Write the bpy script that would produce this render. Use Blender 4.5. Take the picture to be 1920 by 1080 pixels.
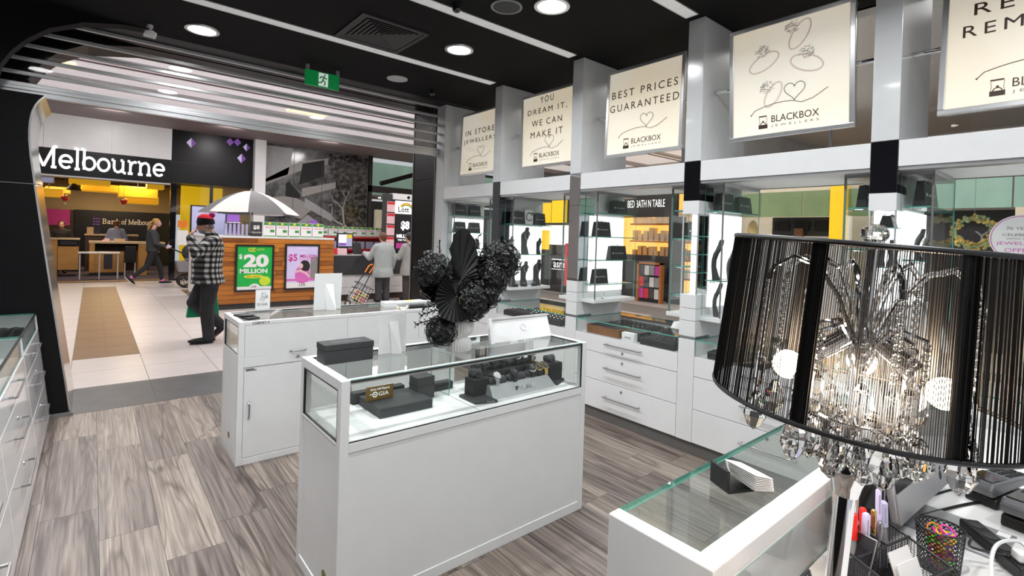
import bpy, bmesh, math, random
from mathutils import Vector, Matrix
random.seed(7)
sc = bpy.context.scene
col = sc.collection
for o in list(bpy.data.objects):
    bpy.data.objects.remove(o)
PI = math.pi

# ------------------------------------------------------------------ camera
def cam_axes(yaw, pitch, roll):
    cy, sy = math.cos(yaw), math.sin(yaw)
    f = Vector((-sy*math.cos(pitch), cy*math.cos(pitch), math.sin(pitch)))
    r = Vector((cy, sy, 0)); u = r.cross(f)
    c, s = math.cos(roll), math.sin(roll)
    return c*r+s*u, -s*r+c*u, f
cr, cu, cf = cam_axes(-0.69601473, -0.00703199, 0.03158388)
cam = bpy.data.cameras.new('camera'); cam_o = bpy.data.objects.new('camera', cam); col.objects.link(cam_o)
cam.sensor_width = 36.0; cam.sensor_fit = 'HORIZONTAL'
cam.lens = 941.51565/1920*36.0
cam.shift_y = -(540-452.7419)/1920
cam.clip_start = 0.02; cam.clip_end = 200
m = Matrix((cr, cu, -cf)).transposed().to_4x4(); m.translation = Vector((0, 0, 1.5))
cam_o.matrix_world = m
sc.camera = cam_o

# ------------------------------------------------------------------ world, exposure
w = bpy.data.worlds.new('world'); sc.world = w; w.use_nodes = True
w.node_tree.nodes['Background'].inputs[0].default_value = (0.92, 0.95, 1.0, 1)
w.node_tree.nodes['Background'].inputs[1].default_value = 0.55
vs = sc.view_settings
vs.view_transform = 'Standard'; vs.look = 'None'; vs.gamma = 1.0; vs.use_curve_mapping = False
vs.exposure = 0.0
try:
    sc.cycles.transparent_max_bounces = 40
    sc.cycles.max_bounces = 10
    sc.cycles.transmission_bounces = 10
    sc.cycles.sample_clamp_indirect = 4.0
    sc.cycles.caustics_reflective = False
    sc.cycles.caustics_refractive = False
except Exception:
    pass

DOWN_W = 14.0      # shop downlights
MALL_W = 76.0     # mall ceiling fittings
BANK_W = 60.0
def area(name, loc, size, power, color=(1, 1, 1), direction=(0, 0, -1), shape='DISK', sy=None, spread=None):
    l = bpy.data.lights.new(name, 'AREA'); l.shape = shape; l.size = size
    if sy: l.size_y = sy
    l.energy = power; l.color = color
    if spread: l.spread = math.radians(spread)
    o = bpy.data.objects.new(name, l); col.objects.link(o); o.location = loc
    o.rotation_euler = Vector(direction).to_track_quat('-Z', 'Y').to_euler()
    return o
CEIL = 3.1
DOWNLIGHTS = [(0.645, 4.745), (2.374, 3.627), (2.382, 2.504), (2.38, 1.38), (2.38, 0.25), (0.645, 3.62), (0.645, 2.5), (0.645, 1.38), (0.645, 0.2), (-0.45, 3.62), (-0.45, 2.5), (-0.45, 1.38), (-0.5, -0.8), (1.5, -0.8)]  # leftmost column is unseen, added to brighten the table side
for i, (x, y) in enumerate(DOWNLIGHTS):
    area('downlight_lamp', (x, y, CEIL-0.014), 0.10, DOWN_W, (0.955, 0.985, 1.0), spread=152)
for (x, y) in ((0.0, 8.5), (3.0, 8.5), (6.5, 9.0), (0.0, 12.5), (3.2, 13.0), (6.5, 13.0), (7.0, 1.0), (7.0, 4.5)):
    area('mall_lamp', (x, y, 4.2), 1.2, MALL_W, (1, 0.975, 0.97))
for x in (-2.2, 0.3, 2.8, 5.5):  # unseen lights added to brighten the bank front
    area('added_facade_light', (x, 15.3, 4.2), 0.5, 15.0, (1, 0.98, 0.96), (0, 0.75, -0.65))
for (x, y) in ((-0.8, 19), (1.0, 19), (0.4, 21.6)):
    area('bank_lamp', (x, y, 2.95), 0.6, BANK_W, (1, 0.78, 0.5))

# ------------------------------------------------------------------ materials
M = {}
def nodes_of(name):
    m = bpy.data.materials.new(name); m.use_nodes = True
    nt = m.node_tree; b = nt.nodes['Principled BSDF']
    return m, nt, b
def link(nt, a, b): nt.links.new(a, b)
def pm(name, c, rough=0.5, metal=0.0, var=0.06, scale=12.0, bump=0.0, emit=0.0, ecol=None, coat=0.0, stretch=None, spec=None):
    m, nt, b = nodes_of(name)
    tc = nt.nodes.new('ShaderNodeTexCoord'); mp = nt.nodes.new('ShaderNodeMapping')
    link(nt, tc.outputs['Object'], mp.inputs[0])
    if stretch: mp.inputs['Scale'].default_value = stretch
    n = nt.nodes.new('ShaderNodeTexNoise'); n.inputs['Scale'].default_value = scale; n.inputs['Detail'].default_value = 4
    link(nt, mp.outputs[0], n.inputs['Vector'])
    cr_ = nt.nodes.new('ShaderNodeValToRGB')
    a = [max(0, x*(1-var)) for x in c]; d = [min(1, x*(1+var)) for x in c]
    cr_.color_ramp.elements[0].position = 0.3; cr_.color_ramp.elements[1].position = 0.7
    cr_.color_ramp.elements[0].color = (*a, 1); cr_.color_ramp.elements[1].color = (*d, 1)
    link(nt, n.outputs['Fac'], cr_.inputs[0]); link(nt, cr_.outputs[0], b.inputs['Base Color'])
    b.inputs['Roughness'].default_value = rough; b.inputs['Metallic'].default_value = metal
    if spec is not None: b.inputs['Specular IOR Level'].default_value = spec
    if coat: b.inputs['Coat Weight'].default_value = coat; b.inputs['Coat Roughness'].default_value = 0.05
    if bump:
        bp = nt.nodes.new('ShaderNodeBump'); bp.inputs['Strength'].default_value = bump; bp.inputs['Distance'].default_value = 0.01
        link(nt, n.outputs['Fac'], bp.inputs['Height']); link(nt, bp.outputs[0], b.inputs['Normal'])
    if emit:
        b.inputs['Emission Color'].default_value = (*(ecol or c), 1); b.inputs['Emission Strength'].default_value = emit
    M[name] = m
    return m
def thin_glass(name, tint=(0.97, 0.99, 0.98), gloss=1.0, ior=1.45, rough=0.0):
    m = bpy.data.materials.new(name); m.use_nodes = True; nt = m.node_tree; nt.nodes.clear()
    out = nt.nodes.new('ShaderNodeOutputMaterial'); mix = nt.nodes.new('ShaderNodeMixShader')
    t = nt.nodes.new('ShaderNodeBsdfTransparent'); t.inputs[0].default_value = (*tint, 1)
    g = nt.nodes.new('ShaderNodeBsdfGlossy'); g.inputs['Roughness'].default_value = rough
    fr = nt.nodes.new('ShaderNodeFresnel'); fr.inputs[0].default_value = ior
    ge = nt.nodes.new('ShaderNodeNewGeometry'); sg = nt.nodes.new('ShaderNodeMath'); sg.operation = 'MULTIPLY_ADD'; sg.inputs[1].default_value = -2.0; sg.inputs[2].default_value = 1.0
    link(nt, ge.outputs['Backfacing'], sg.inputs[0]); pw = nt.nodes.new('ShaderNodeMath'); pw.operation = 'POWER'; pw.inputs[0].default_value = ior; link(nt, sg.outputs[0], pw.inputs[1]); link(nt, pw.outputs[0], fr.inputs[0])
    mu = nt.nodes.new('ShaderNodeMath'); mu.operation = 'MULTIPLY'; mu.inputs[1].default_value = gloss
    link(nt, fr.outputs[0], mu.inputs[0]); link(nt, mu.outputs[0], mix.inputs[0])
    link(nt, t.outputs[0], mix.inputs[1]); link(nt, g.outputs[0], mix.inputs[2]); link(nt, mix.outputs[0], out.inputs[0])
    M[name] = m
thin_glass('glass'); thin_glass('glass_soft', (0.985, 0.995, 0.99), 0.6)
thin_glass('gate_panel', (0.93, 0.93, 0.95), 1.0, 1.5, 0.03)
thin_glass('brown_acrylic', (0.42, 0.26, 0.07), 0.5)
thin_glass('acrylic', (0.95, 0.96, 0.96), 0.8)
thin_glass('green_glass', (0.42, 0.58, 0.40), 0.7)
thin_glass('mint_glass', (0.55, 0.78, 0.66), 0.7)
mg = bpy.data.materials.new('crystal'); mg.use_nodes = True; nt = mg.node_tree; nt.nodes.clear()
_o = nt.nodes.new('ShaderNodeOutputMaterial'); _g = nt.nodes.new('ShaderNodeBsdfGlass'); _g.inputs['IOR'].default_value = 1.55; _g.inputs['Roughness'].default_value = 0.0
link(nt, _g.outputs[0], _o.inputs[0]); M['crystal'] = mg
pm('glass_edge', (0.10, 0.34, 0.28), 0.1)
pm('white', (0.76, 0.765, 0.77), 0.35, var=0.015, coat=0.1)
pm('white_gloss', (0.80, 0.80, 0.81), 0.12, var=0.01, coat=0.4)
pm('pillar_white', (0.66, 0.67, 0.68), 0.18, var=0.02, coat=0.3)
pm('white_matte', (0.80, 0.80, 0.80), 0.7, var=0.02)
pm('paper', (0.86, 0.86, 0.86), 0.6, var=0.02)
pm('plinth', (0.16, 0.155, 0.15), 0.45)
pm('ceiling_dark', (0.0075, 0.0075, 0.008), 0.75, var=0.3, scale=60, bump=0.05, spec=0.12)
pm('black_wall', (0.005, 0.005, 0.006), 0.6, var=0.4, scale=220, bump=0.08, spec=0.15)
pm('black_panel', (0.006, 0.006, 0.007), 0.35, var=0.1, spec=0.2)
pm('black_gloss', (0.008, 0.008, 0.010), 0.04, var=0.1, coat=0.5)
pm('black_plastic', (0.012, 0.012, 0.013), 0.4)
pm('black_matte', (0.010, 0.010, 0.011), 0.8, var=0.2)
pm('charcoal', (0.035, 0.036, 0.038), 0.6, var=0.1)
pm('bag_black', (0.020, 0.021, 0.022), 0.5, var=0.15, scale=30)
pm('bust_grey', (0.055, 0.056, 0.06), 0.8, var=0.15, scale=60, bump=0.05)
pm('mid_grey', (0.28, 0.28, 0.29), 0.45)
pm('light_grey', (0.55, 0.55, 0.56), 0.4)
pm('alu', (0.62, 0.62, 0.63), 0.30, 0.55, var=0.05, stretch=(2, 2, 60))
pm('alu_frame', (0.70, 0.70, 0.71), 0.3, 0.85, var=0.03)
pm('silver_trim', (0.68, 0.66, 0.64), 0.18, 1.0, var=0.08)
pm('chrome', (0.86, 0.86, 0.87), 0.05, 1.0, var=0.02)
pm('mirror', (0.78, 0.80, 0.80), 0.01, 1.0, var=0.0)
pm('steel', (0.42, 0.42, 0.43), 0.28, 1.0)
pm('gold', (0.83, 0.57, 0.20), 0.2, 1.0)
pm('gunmetal', (0.40, 0.41, 0.42), 0.4, 0.3)
pm('brown_card', (0.175, 0.095, 0.010), 0.25, coat=0.3)
pm('black_band', (0.006, 0.006, 0.007), 0.3, spec=0.25)
pm('green_sign', (0.0, 0.27, 0.06), 0.4, emit=0.25)
pm('sign_white', (0.9, 0.95, 0.9), 0.5, emit=0.4)
pm('lamp_disc', (1, 1, 1), 0.5, emit=14.0, ecol=(1, 0.99, 0.97))
pm('strip_diffuser', (0.72, 0.72, 0.73), 0.5, emit=0.20, ecol=(1, 1, 1))
pm('ink', (0.015, 0.013, 0.012), 0.5)
pm('ink_brown', (0.05, 0.025, 0.015), 0.5)
pm('ink_grey', (0.25, 0.24, 0.23), 0.5)
pm('print_pale', (0.62, 0.55, 0.50), 0.5, emit=0.28, ecol=(0.8, 0.62, 0.5))
pm('print_grey', (0.42, 0.40, 0.39), 0.5, emit=0.14, ecol=(0.7, 0.62, 0.55))
pm('ink_pale', (0.62, 0.60, 0.58), 0.5)
pm('mall_tile', (0.56, 0.51, 0.495), 0.33, var=0.06, scale=3, stretch=(1, 5, 1))
pm('brown_tile', (0.165, 0.080, 0.026), 0.42, var=0.18, scale=5, stretch=(1, 4, 1))
pm('grey_tile', (0.055, 0.057, 0.06), 0.45, var=0.25, scale=6)
pm('grout', (0.22, 0.20, 0.19), 0.8)
pm('joint', (0.05, 0.042, 0.038), 0.9)
pm('ceiling_glow', (0.85, 0.83, 0.83), 0.6, emit=0.50, ecol=(1, 0.92, 0.91))  # plain white ceiling given a glow that also brightens the mall
pm('warm_panel', (0.95, 0.85, 0.6), 0.5, emit=1.2, ecol=(1, 0.85, 0.55))
pm('mauve', (0.26, 0.21, 0.21), 0.6)
pm('facade_white', (0.78, 0.79, 0.80), 0.35, var=0.04, scale=2)
pm('lit_white', (0.95, 0.97, 0.95), 0.4, emit=0.9)
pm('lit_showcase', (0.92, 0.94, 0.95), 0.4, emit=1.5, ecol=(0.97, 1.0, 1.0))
pm('yellow_box', (0.85, 0.47, 0.02), 0.5, var=0.06, emit=0.35, ecol=(1.0, 0.52, 0.02))
pm('oak', (0.50, 0.24, 0.055), 0.5, var=0.12, scale=4, stretch=(1, 1, 8))
pm('oak_top', (0.62, 0.46, 0.28), 0.45, var=0.08)
pm('beige_wall', (0.36, 0.26, 0.14), 0.7, var=0.06)
pm('dark_wall', (0.010, 0.010, 0.012), 0.3)
pm('purple', (0.20, 0.08, 0.42), 0.5, emit=0.25)
pm('purple_print', (0.26, 0.10, 0.48), 0.5)
pm('lilac', (0.50, 0.44, 0.66), 0.4, emit=0.35)
pm('carpet', (0.055, 0.042, 0.065), 0.95, var=0.5, scale=2.5, stretch=(1, 5, 1))
pm('red', (0.62, 0.02, 0.025), 0.5)
pm('red_pen', (0.80, 0.015, 0.01), 0.3)
pm('orange', (0.85, 0.22, 0.02), 0.5)
pm('pink_print', (0.80, 0.52, 0.56), 0.5)
pm('magenta', (0.55, 0.04, 0.30), 0.5)
pm('magenta_light', (0.70, 0.16, 0.52), 0.5)
pm('lotto_green', (0.01, 0.40, 0.06), 0.4, emit=0.12)
pm('card_green', (0.06, 0.30, 0.07), 0.5)
pm('lime', (0.62, 0.78, 0.04), 0.45)
pm('yellow', (0.86, 0.70, 0.04), 0.45)
pm('screen_blue', (0.33, 0.33, 0.50), 0.3, emit=0.55)
pm('screen_dark', (0.02, 0.018, 0.025), 0.15)
pm('skin', (0.55, 0.30, 0.22), 0.5, var=0.1, scale=20)
pm('denim_black', (0.022, 0.022, 0.025), 0.85, var=0.3, scale=14, bump=0.3)
pm('legging', (0.010, 0.010, 0.014), 0.7)
pm('sweat_grey', (0.040, 0.043, 0.043), 0.9, var=0.25, scale=40, bump=0.15)
pm('cardigan', (0.36, 0.40, 0.40), 0.95, var=0.12, scale=50, bump=0.3)
pm('cardigan_grey', (0.33, 0.33, 0.32), 0.95, var=0.12, scale=50, bump=0.3)
pm('trouser_grey', (0.055, 0.057, 0.062), 0.9, var=0.2)
pm('trouser_brown', (0.055, 0.045, 0.045), 0.9, var=0.2)
pm('blue_shirt', (0.20, 0.24, 0.40), 0.8)
pm('hair_blonde', (0.45, 0.25, 0.07), 0.6, var=0.3, scale=30, stretch=(1, 1, .3))
pm('hair_auburn', (0.12, 0.045, 0.02), 0.6, var=0.3, scale=30)
pm('hair_dark', (0.015, 0.012, 0.010), 0.6)
pm('knit_black', (0.006, 0.006, 0.007), 0.95, bump=0.4, scale=90)
pm('knit_red', (0.68, 0.02, 0.035), 0.95, bump=0.4, scale=90)
pm('pompom', (0.42, 0.02, 0.20), 0.95, bump=0.8, scale=80)
pm('bag_green', (0.0, 0.28, 0.13), 0.6, var=0.15, bump=0.3)
pm('sole_white', (0.75, 0.73, 0.72), 0.6)
pm('pink_sock', (0.80, 0.20, 0.45), 0.8)
pm('petal_black', (0.006, 0.006, 0.007), 0.38, var=0.5, scale=30)
pm('leaf_black', (0.006, 0.006, 0.007), 0.5, var=0.4, scale=20)
pm('stem_olive', (0.20, 0.18, 0.08), 0.7)
pm('ceramic', (0.78, 0.78, 0.77), 0.4, var=0.02)
pm('umbrella_white', (0.70, 0.66, 0.64), 0.7)
pm('umbrella_grey', (0.12, 0.12, 0.125), 0.7)
pm('bulb', (1, 0.9, 0.75), 0.4, emit=30.0, ecol=(1, 0.80, 0.58))
pm('string_black', (0.012, 0.011, 0.010), 0.45)
pm('desk_white', (0.80, 0.79, 0.78), 0.25, var=0.02)
pm('cream_tube', (0.62, 0.50, 0.42), 0.4)
pm('rubber_pink', (0.90, 0.02, 0.38), 0.4); pm('rubber_green', (0.03, 0.80, 0.05), 0.4); pm('rubber_yellow', (0.90, 0.80, 0.02), 0.4)
pm('lavender', (0.52, 0.50, 0.72), 0.4)
pm('wood_tray', (0.22, 0.095, 0.035), 0.5, var=0.25, scale=6, stretch=(1, 1, 10))
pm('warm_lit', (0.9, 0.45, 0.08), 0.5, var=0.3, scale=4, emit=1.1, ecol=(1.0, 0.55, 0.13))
pm('shop_dark', (0.03, 0.028, 0.028), 0.5)
pm('beige_floor', (0.55, 0.50, 0.46), 0.35, var=0.05)
pm('mustard', (0.75, 0.48, 0.01), 0.5, emit=0.5, ecol=(1, .62, .01))
pm('gold_flower', (0.72, 0.48, 0.12), 0.6, var=0.25, scale=20)
pm('sage', (0.40, 0.46, 0.24), 0.6, var=0.2)
pm('navy', (0.02, 0.02, 0.06), 0.5)
pm('shop_green', (0.22, 0.30, 0.14), 0.35, var=0.15, scale=2, emit=0.15)
pm('shop_mint', (0.34, 0.52, 0.42), 0.35, var=0.12, scale=2, emit=0.2)
pm('cream_shop', (0.72, 0.62, 0.46), 0.6, emit=0.25)
pm('terminal_grey', (0.15, 0.155, 0.165), 0.3)
pm('imac_silver', (0.42, 0.42, 0.43), 0.38, 0.55)
pm('cable_white', (0.8, 0.8, 0.8), 0.4)

# sign face: lit from behind, warmer to the top
def sign_face():
    m, nt, b = nodes_of('sign_face')
    tc = nt.nodes.new('ShaderNodeTexCoord'); g = nt.nodes.new('ShaderNodeTexNoise'); g.inputs['Scale'].default_value = 1.6
    link(nt, tc.outputs['Object'], g.inputs['Vector'])
    r = nt.nodes.new('ShaderNodeValToRGB'); r.color_ramp.elements[0].position = 0.35; r.color_ramp.elements[1].position = 0.65
    r.color_ramp.elements[0].color = (1.0, 0.83, 0.58, 1); r.color_ramp.elements[1].color = (1.0, 0.93, 0.79, 1)
    link(nt, g.outputs['Fac'], r.inputs[0])
    b.inputs['Base Color'].default_value = (0.8, 0.76, 0.66, 1); b.inputs['Roughness'].default_value = 0.4
    link(nt, r.outputs[0], b.inputs['Emission Color']); b.inputs['Emission Strength'].default_value = 0.40
    M['sign_face'] = m
sign_face()
def plank_mat():
    m, nt, b = nodes_of('floor_plank')
    tc = nt.nodes.new('ShaderNodeTexCoord'); oi = nt.nodes.new('ShaderNodeObjectInfo')
    ad = nt.nodes.new('ShaderNodeVectorMath'); ad.operation = 'ADD'
    cx = nt.nodes.new('ShaderNodeCombineXYZ')
    mu = nt.nodes.new('ShaderNodeMath'); mu.operation = 'MULTIPLY'; mu.inputs[1].default_value = 50
    link(nt, oi.outputs['Random'], mu.inputs[0])
    for i in range(3): link(nt, mu.outputs[0], cx.inputs[i])
    link(nt, tc.outputs['Object'], ad.inputs[0]); link(nt, cx.outputs[0], ad.inputs[1])
    def mapped(sy):
        q = nt.nodes.new('ShaderNodeMapping'); q.inputs['Scale'].default_value = (1.0, sy, 1.0); link(nt, ad.outputs[0], q.inputs[0]); return q.outputs[0]
    def noise(vec, sc_, det, dist=0.0, rough=0.5):
        q = nt.nodes.new('ShaderNodeTexNoise'); q.inputs['Scale'].default_value = sc_; q.inputs['Detail'].default_value = det; q.inputs['Distortion'].default_value = dist; q.inputs['Roughness'].default_value = rough; link(nt, vec, q.inputs['Vector']); return q.outputs['Fac']
    def math_(op, a, v=None, v2=None):
        q = nt.nodes.new('ShaderNodeMath'); q.operation = op; link(nt, a, q.inputs[0])
        if v is not None: q.inputs[1].default_value = v
        if v2 is not None: q.inputs[2].default_value = v2
        return q.outputs[0]
    def mixv(a, b_, f):
        q = nt.nodes.new('ShaderNodeMix'); q.data_type = 'FLOAT'; q.inputs[0].default_value = f
        link(nt, a, q.inputs[2]); link(nt, b_, q.inputs[3]); return q.outputs[0]
    field = noise(mapped(0.055), 5.5, 2, 0.25)
    rings = math_('MULTIPLY_ADD', math_('SINE', math_('MULTIPLY', field, 120.0)), 0.5, 0.5)
    streak = noise(mapped(0.018), 95, 4, 0.0, 0.65)
    bands = noise(mapped(0.045), 15, 3, 0.15)
    v = mixv(streak, rings, 0.13); v = mixv(v, bands, 0.40); v = mixv(v, oi.outputs['Random'], 0.14)
    r = nt.nodes.new('ShaderNodeValToRGB'); e = r.color_ramp.elements
    e[0].position = 0.32; e[0].color = (0.075, 0.057, 0.052, 1); e[1].position = 0.64; e[1].color = (0.325, 0.276, 0.233, 1)
    x = e.new(0.42); x.color = (0.150, 0.122, 0.109, 1); x = e.new(0.54); x.color = (0.222, 0.182, 0.155, 1)
    link(nt, v, r.inputs[0])
    # dark hairline cracks where the growth field is steepest, and knots
    crack = math_('ABSOLUTE', math_('SUBTRACT', noise(mapped(0.09), 3.1, 3, 0.5), 0.5))
    rc = nt.nodes.new('ShaderNodeValToRGB'); rc.color_ramp.elements[0].position = 0.0; rc.color_ramp.elements[0].color = (0.42, 0.38, 0.36, 1); rc.color_ramp.elements[1].position = 0.016; rc.color_ramp.elements[1].color = (1, 1, 1, 1); link(nt, crack, rc.inputs[0])
    vo = nt.nodes.new('ShaderNodeTexVoronoi'); vo.inputs['Scale'].default_value = 3.4; link(nt, mapped(0.32), vo.inputs['Vector'])
    rk = nt.nodes.new('ShaderNodeValToRGB'); rk.color_ramp.elements[0].position = 0.02; rk.color_ramp.elements[0].color = (0.16, 0.12, 0.10, 1); rk.color_ramp.elements[1].position = 0.085; rk.color_ramp.elements[1].color = (1, 1, 1, 1)
    link(nt, vo.outputs['Distance'], rk.inputs[0])
    def mul(a, b_):
        mx = nt.nodes.new('ShaderNodeMix'); mx.data_type = 'RGBA'; mx.blend_type = 'MULTIPLY'; mx.inputs[0].default_value = 1.0; link(nt, a, mx.inputs[6]); link(nt, b_, mx.inputs[7]); return mx.outputs[2]
    lines = nt.nodes.new('ShaderNodeValToRGB'); lines.color_ramp.elements[0].position = 0.40; lines.color_ramp.elements[0].color = (0.72, 0.67, 0.64, 1); lines.color_ramp.elements[1].position = 0.52; lines.color_ramp.elements[1].color = (1.04, 1.04, 1.04, 1)
    link(nt, noise(mapped(0.022), 62, 3, 0.3, 0.6), lines.inputs[0])
    crack2 = math_('ABSOLUTE', math_('SUBTRACT', noise(mapped(0.07), 6.5, 2, 0.6), 0.47))
    rc2 = nt.nodes.new('ShaderNodeValToRGB'); rc2.color_ramp.elements[0].position = 0.0; rc2.color_ramp.elements[0].color = (0.55, 0.50, 0.47, 1); rc2.color_ramp.elements[1].position = 0.02; rc2.color_ramp.elements[1].color = (1, 1, 1, 1); link(nt, crack2, rc2.inputs[0])
    link(nt, mul(mul(mul(mul(r.outputs[0], rc.outputs[0]), rk.outputs[0]), lines.outputs[0]), rc2.outputs[0]), b.inputs['Base Color'])
    b.inputs['Roughness'].default_value = 0.42
    M['floor_plank'] = m
plank_mat()
def plaid():
    m, nt, b = nodes_of('plaid')
    tc = nt.nodes.new('ShaderNodeTexCoord'); sp = nt.nodes.new('ShaderNodeSeparateXYZ'); link(nt, tc.outputs['Object'], sp.inputs[0])
    def stripe(sock):
        a = nt.nodes.new('ShaderNodeMath'); a.operation = 'MULTIPLY'; a.inputs[1].default_value = 2*PI/0.072; link(nt, sock, a.inputs[0])
        s = nt.nodes.new('ShaderNodeMath'); s.operation = 'SINE'; link(nt, a.outputs[0], s.inputs[0])
        c = nt.nodes.new('ShaderNodeMath'); c.operation = 'MULTIPLY_ADD'; c.use_clamp = True; c.inputs[1].default_value = 1.6; c.inputs[2].default_value = 0.5; link(nt, s.outputs[0], c.inputs[0]); return c.outputs[0]
    ad = nt.nodes.new('ShaderNodeMath'); ad.operation = 'ADD'; link(nt, sp.outputs[0], ad.inputs[0]); link(nt, sp.outputs[1], ad.inputs[1])
    q = nt.nodes.new('ShaderNodeMath'); q.operation = 'ADD'; link(nt, stripe(ad.outputs[0]), q.inputs[0]); link(nt, stripe(sp.outputs[2]), q.inputs[1])
    r = nt.nodes.new('ShaderNodeValToRGB'); e = r.color_ramp.elements; e[0].position = 0.1; e[0].color = (0.008, 0.008, 0.009, 1); e[1].position = 0.95; e[1].color = (0.62, 0.62, 0.60, 1)
    x = e.new(0.5); x.color = (0.10, 0.10, 0.10, 1)
    h = nt.nodes.new('ShaderNodeMath'); h.operation = 'MULTIPLY'; h.inputs[1].default_value = 0.5; link(nt, q.outputs[0], h.inputs[0])
    link(nt, h.outputs[0], r.inputs[0]); link(nt, r.outputs[0], b.inputs['Base Color']); b.inputs['Roughness'].default_value = 0.95
    M['plaid'] = m
plaid()
def kiosk_wood():
    m, nt, b = nodes_of('kiosk_wood')
    tc = nt.nodes.new('ShaderNodeTexCoord'); oi = nt.nodes.new('ShaderNodeObjectInfo'); mp = nt.nodes.new('ShaderNodeMapping'); mp.inputs['Scale'].default_value = (1, 1, 9)
    ad = nt.nodes.new('ShaderNodeVectorMath'); ad.operation = 'ADD'; link(nt, tc.outputs['Object'], ad.inputs[0]); link(nt, oi.outputs['Random'], ad.inputs[1])
    link(nt, ad.outputs[0], mp.inputs[0]); n = nt.nodes.new('ShaderNodeTexNoise'); n.inputs['Scale'].default_value = 4; n.inputs['Detail'].default_value = 4; link(nt, mp.outputs[0], n.inputs['Vector'])
    mx = nt.nodes.new('ShaderNodeMix'); mx.data_type = 'FLOAT'; mx.inputs[0].default_value = 0.45; link(nt, n.outputs['Fac'], mx.inputs[2]); link(nt, oi.outputs['Random'], mx.inputs[3])
    r = nt.nodes.new('ShaderNodeValToRGB'); e = r.color_ramp.elements; e[0].position = 0.2; e[0].color = (0.19, 0.055, 0.010, 1); e[1].position = 0.8; e[1].color = (0.66, 0.24, 0.035, 1)
    link(nt, mx.outputs[0], r.inputs[0]); link(nt, r.outputs[0], b.inputs['Base Color']); b.inputs['Roughness'].default_value = 0.35
    M['kiosk_wood'] = m
kiosk_wood()

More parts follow.
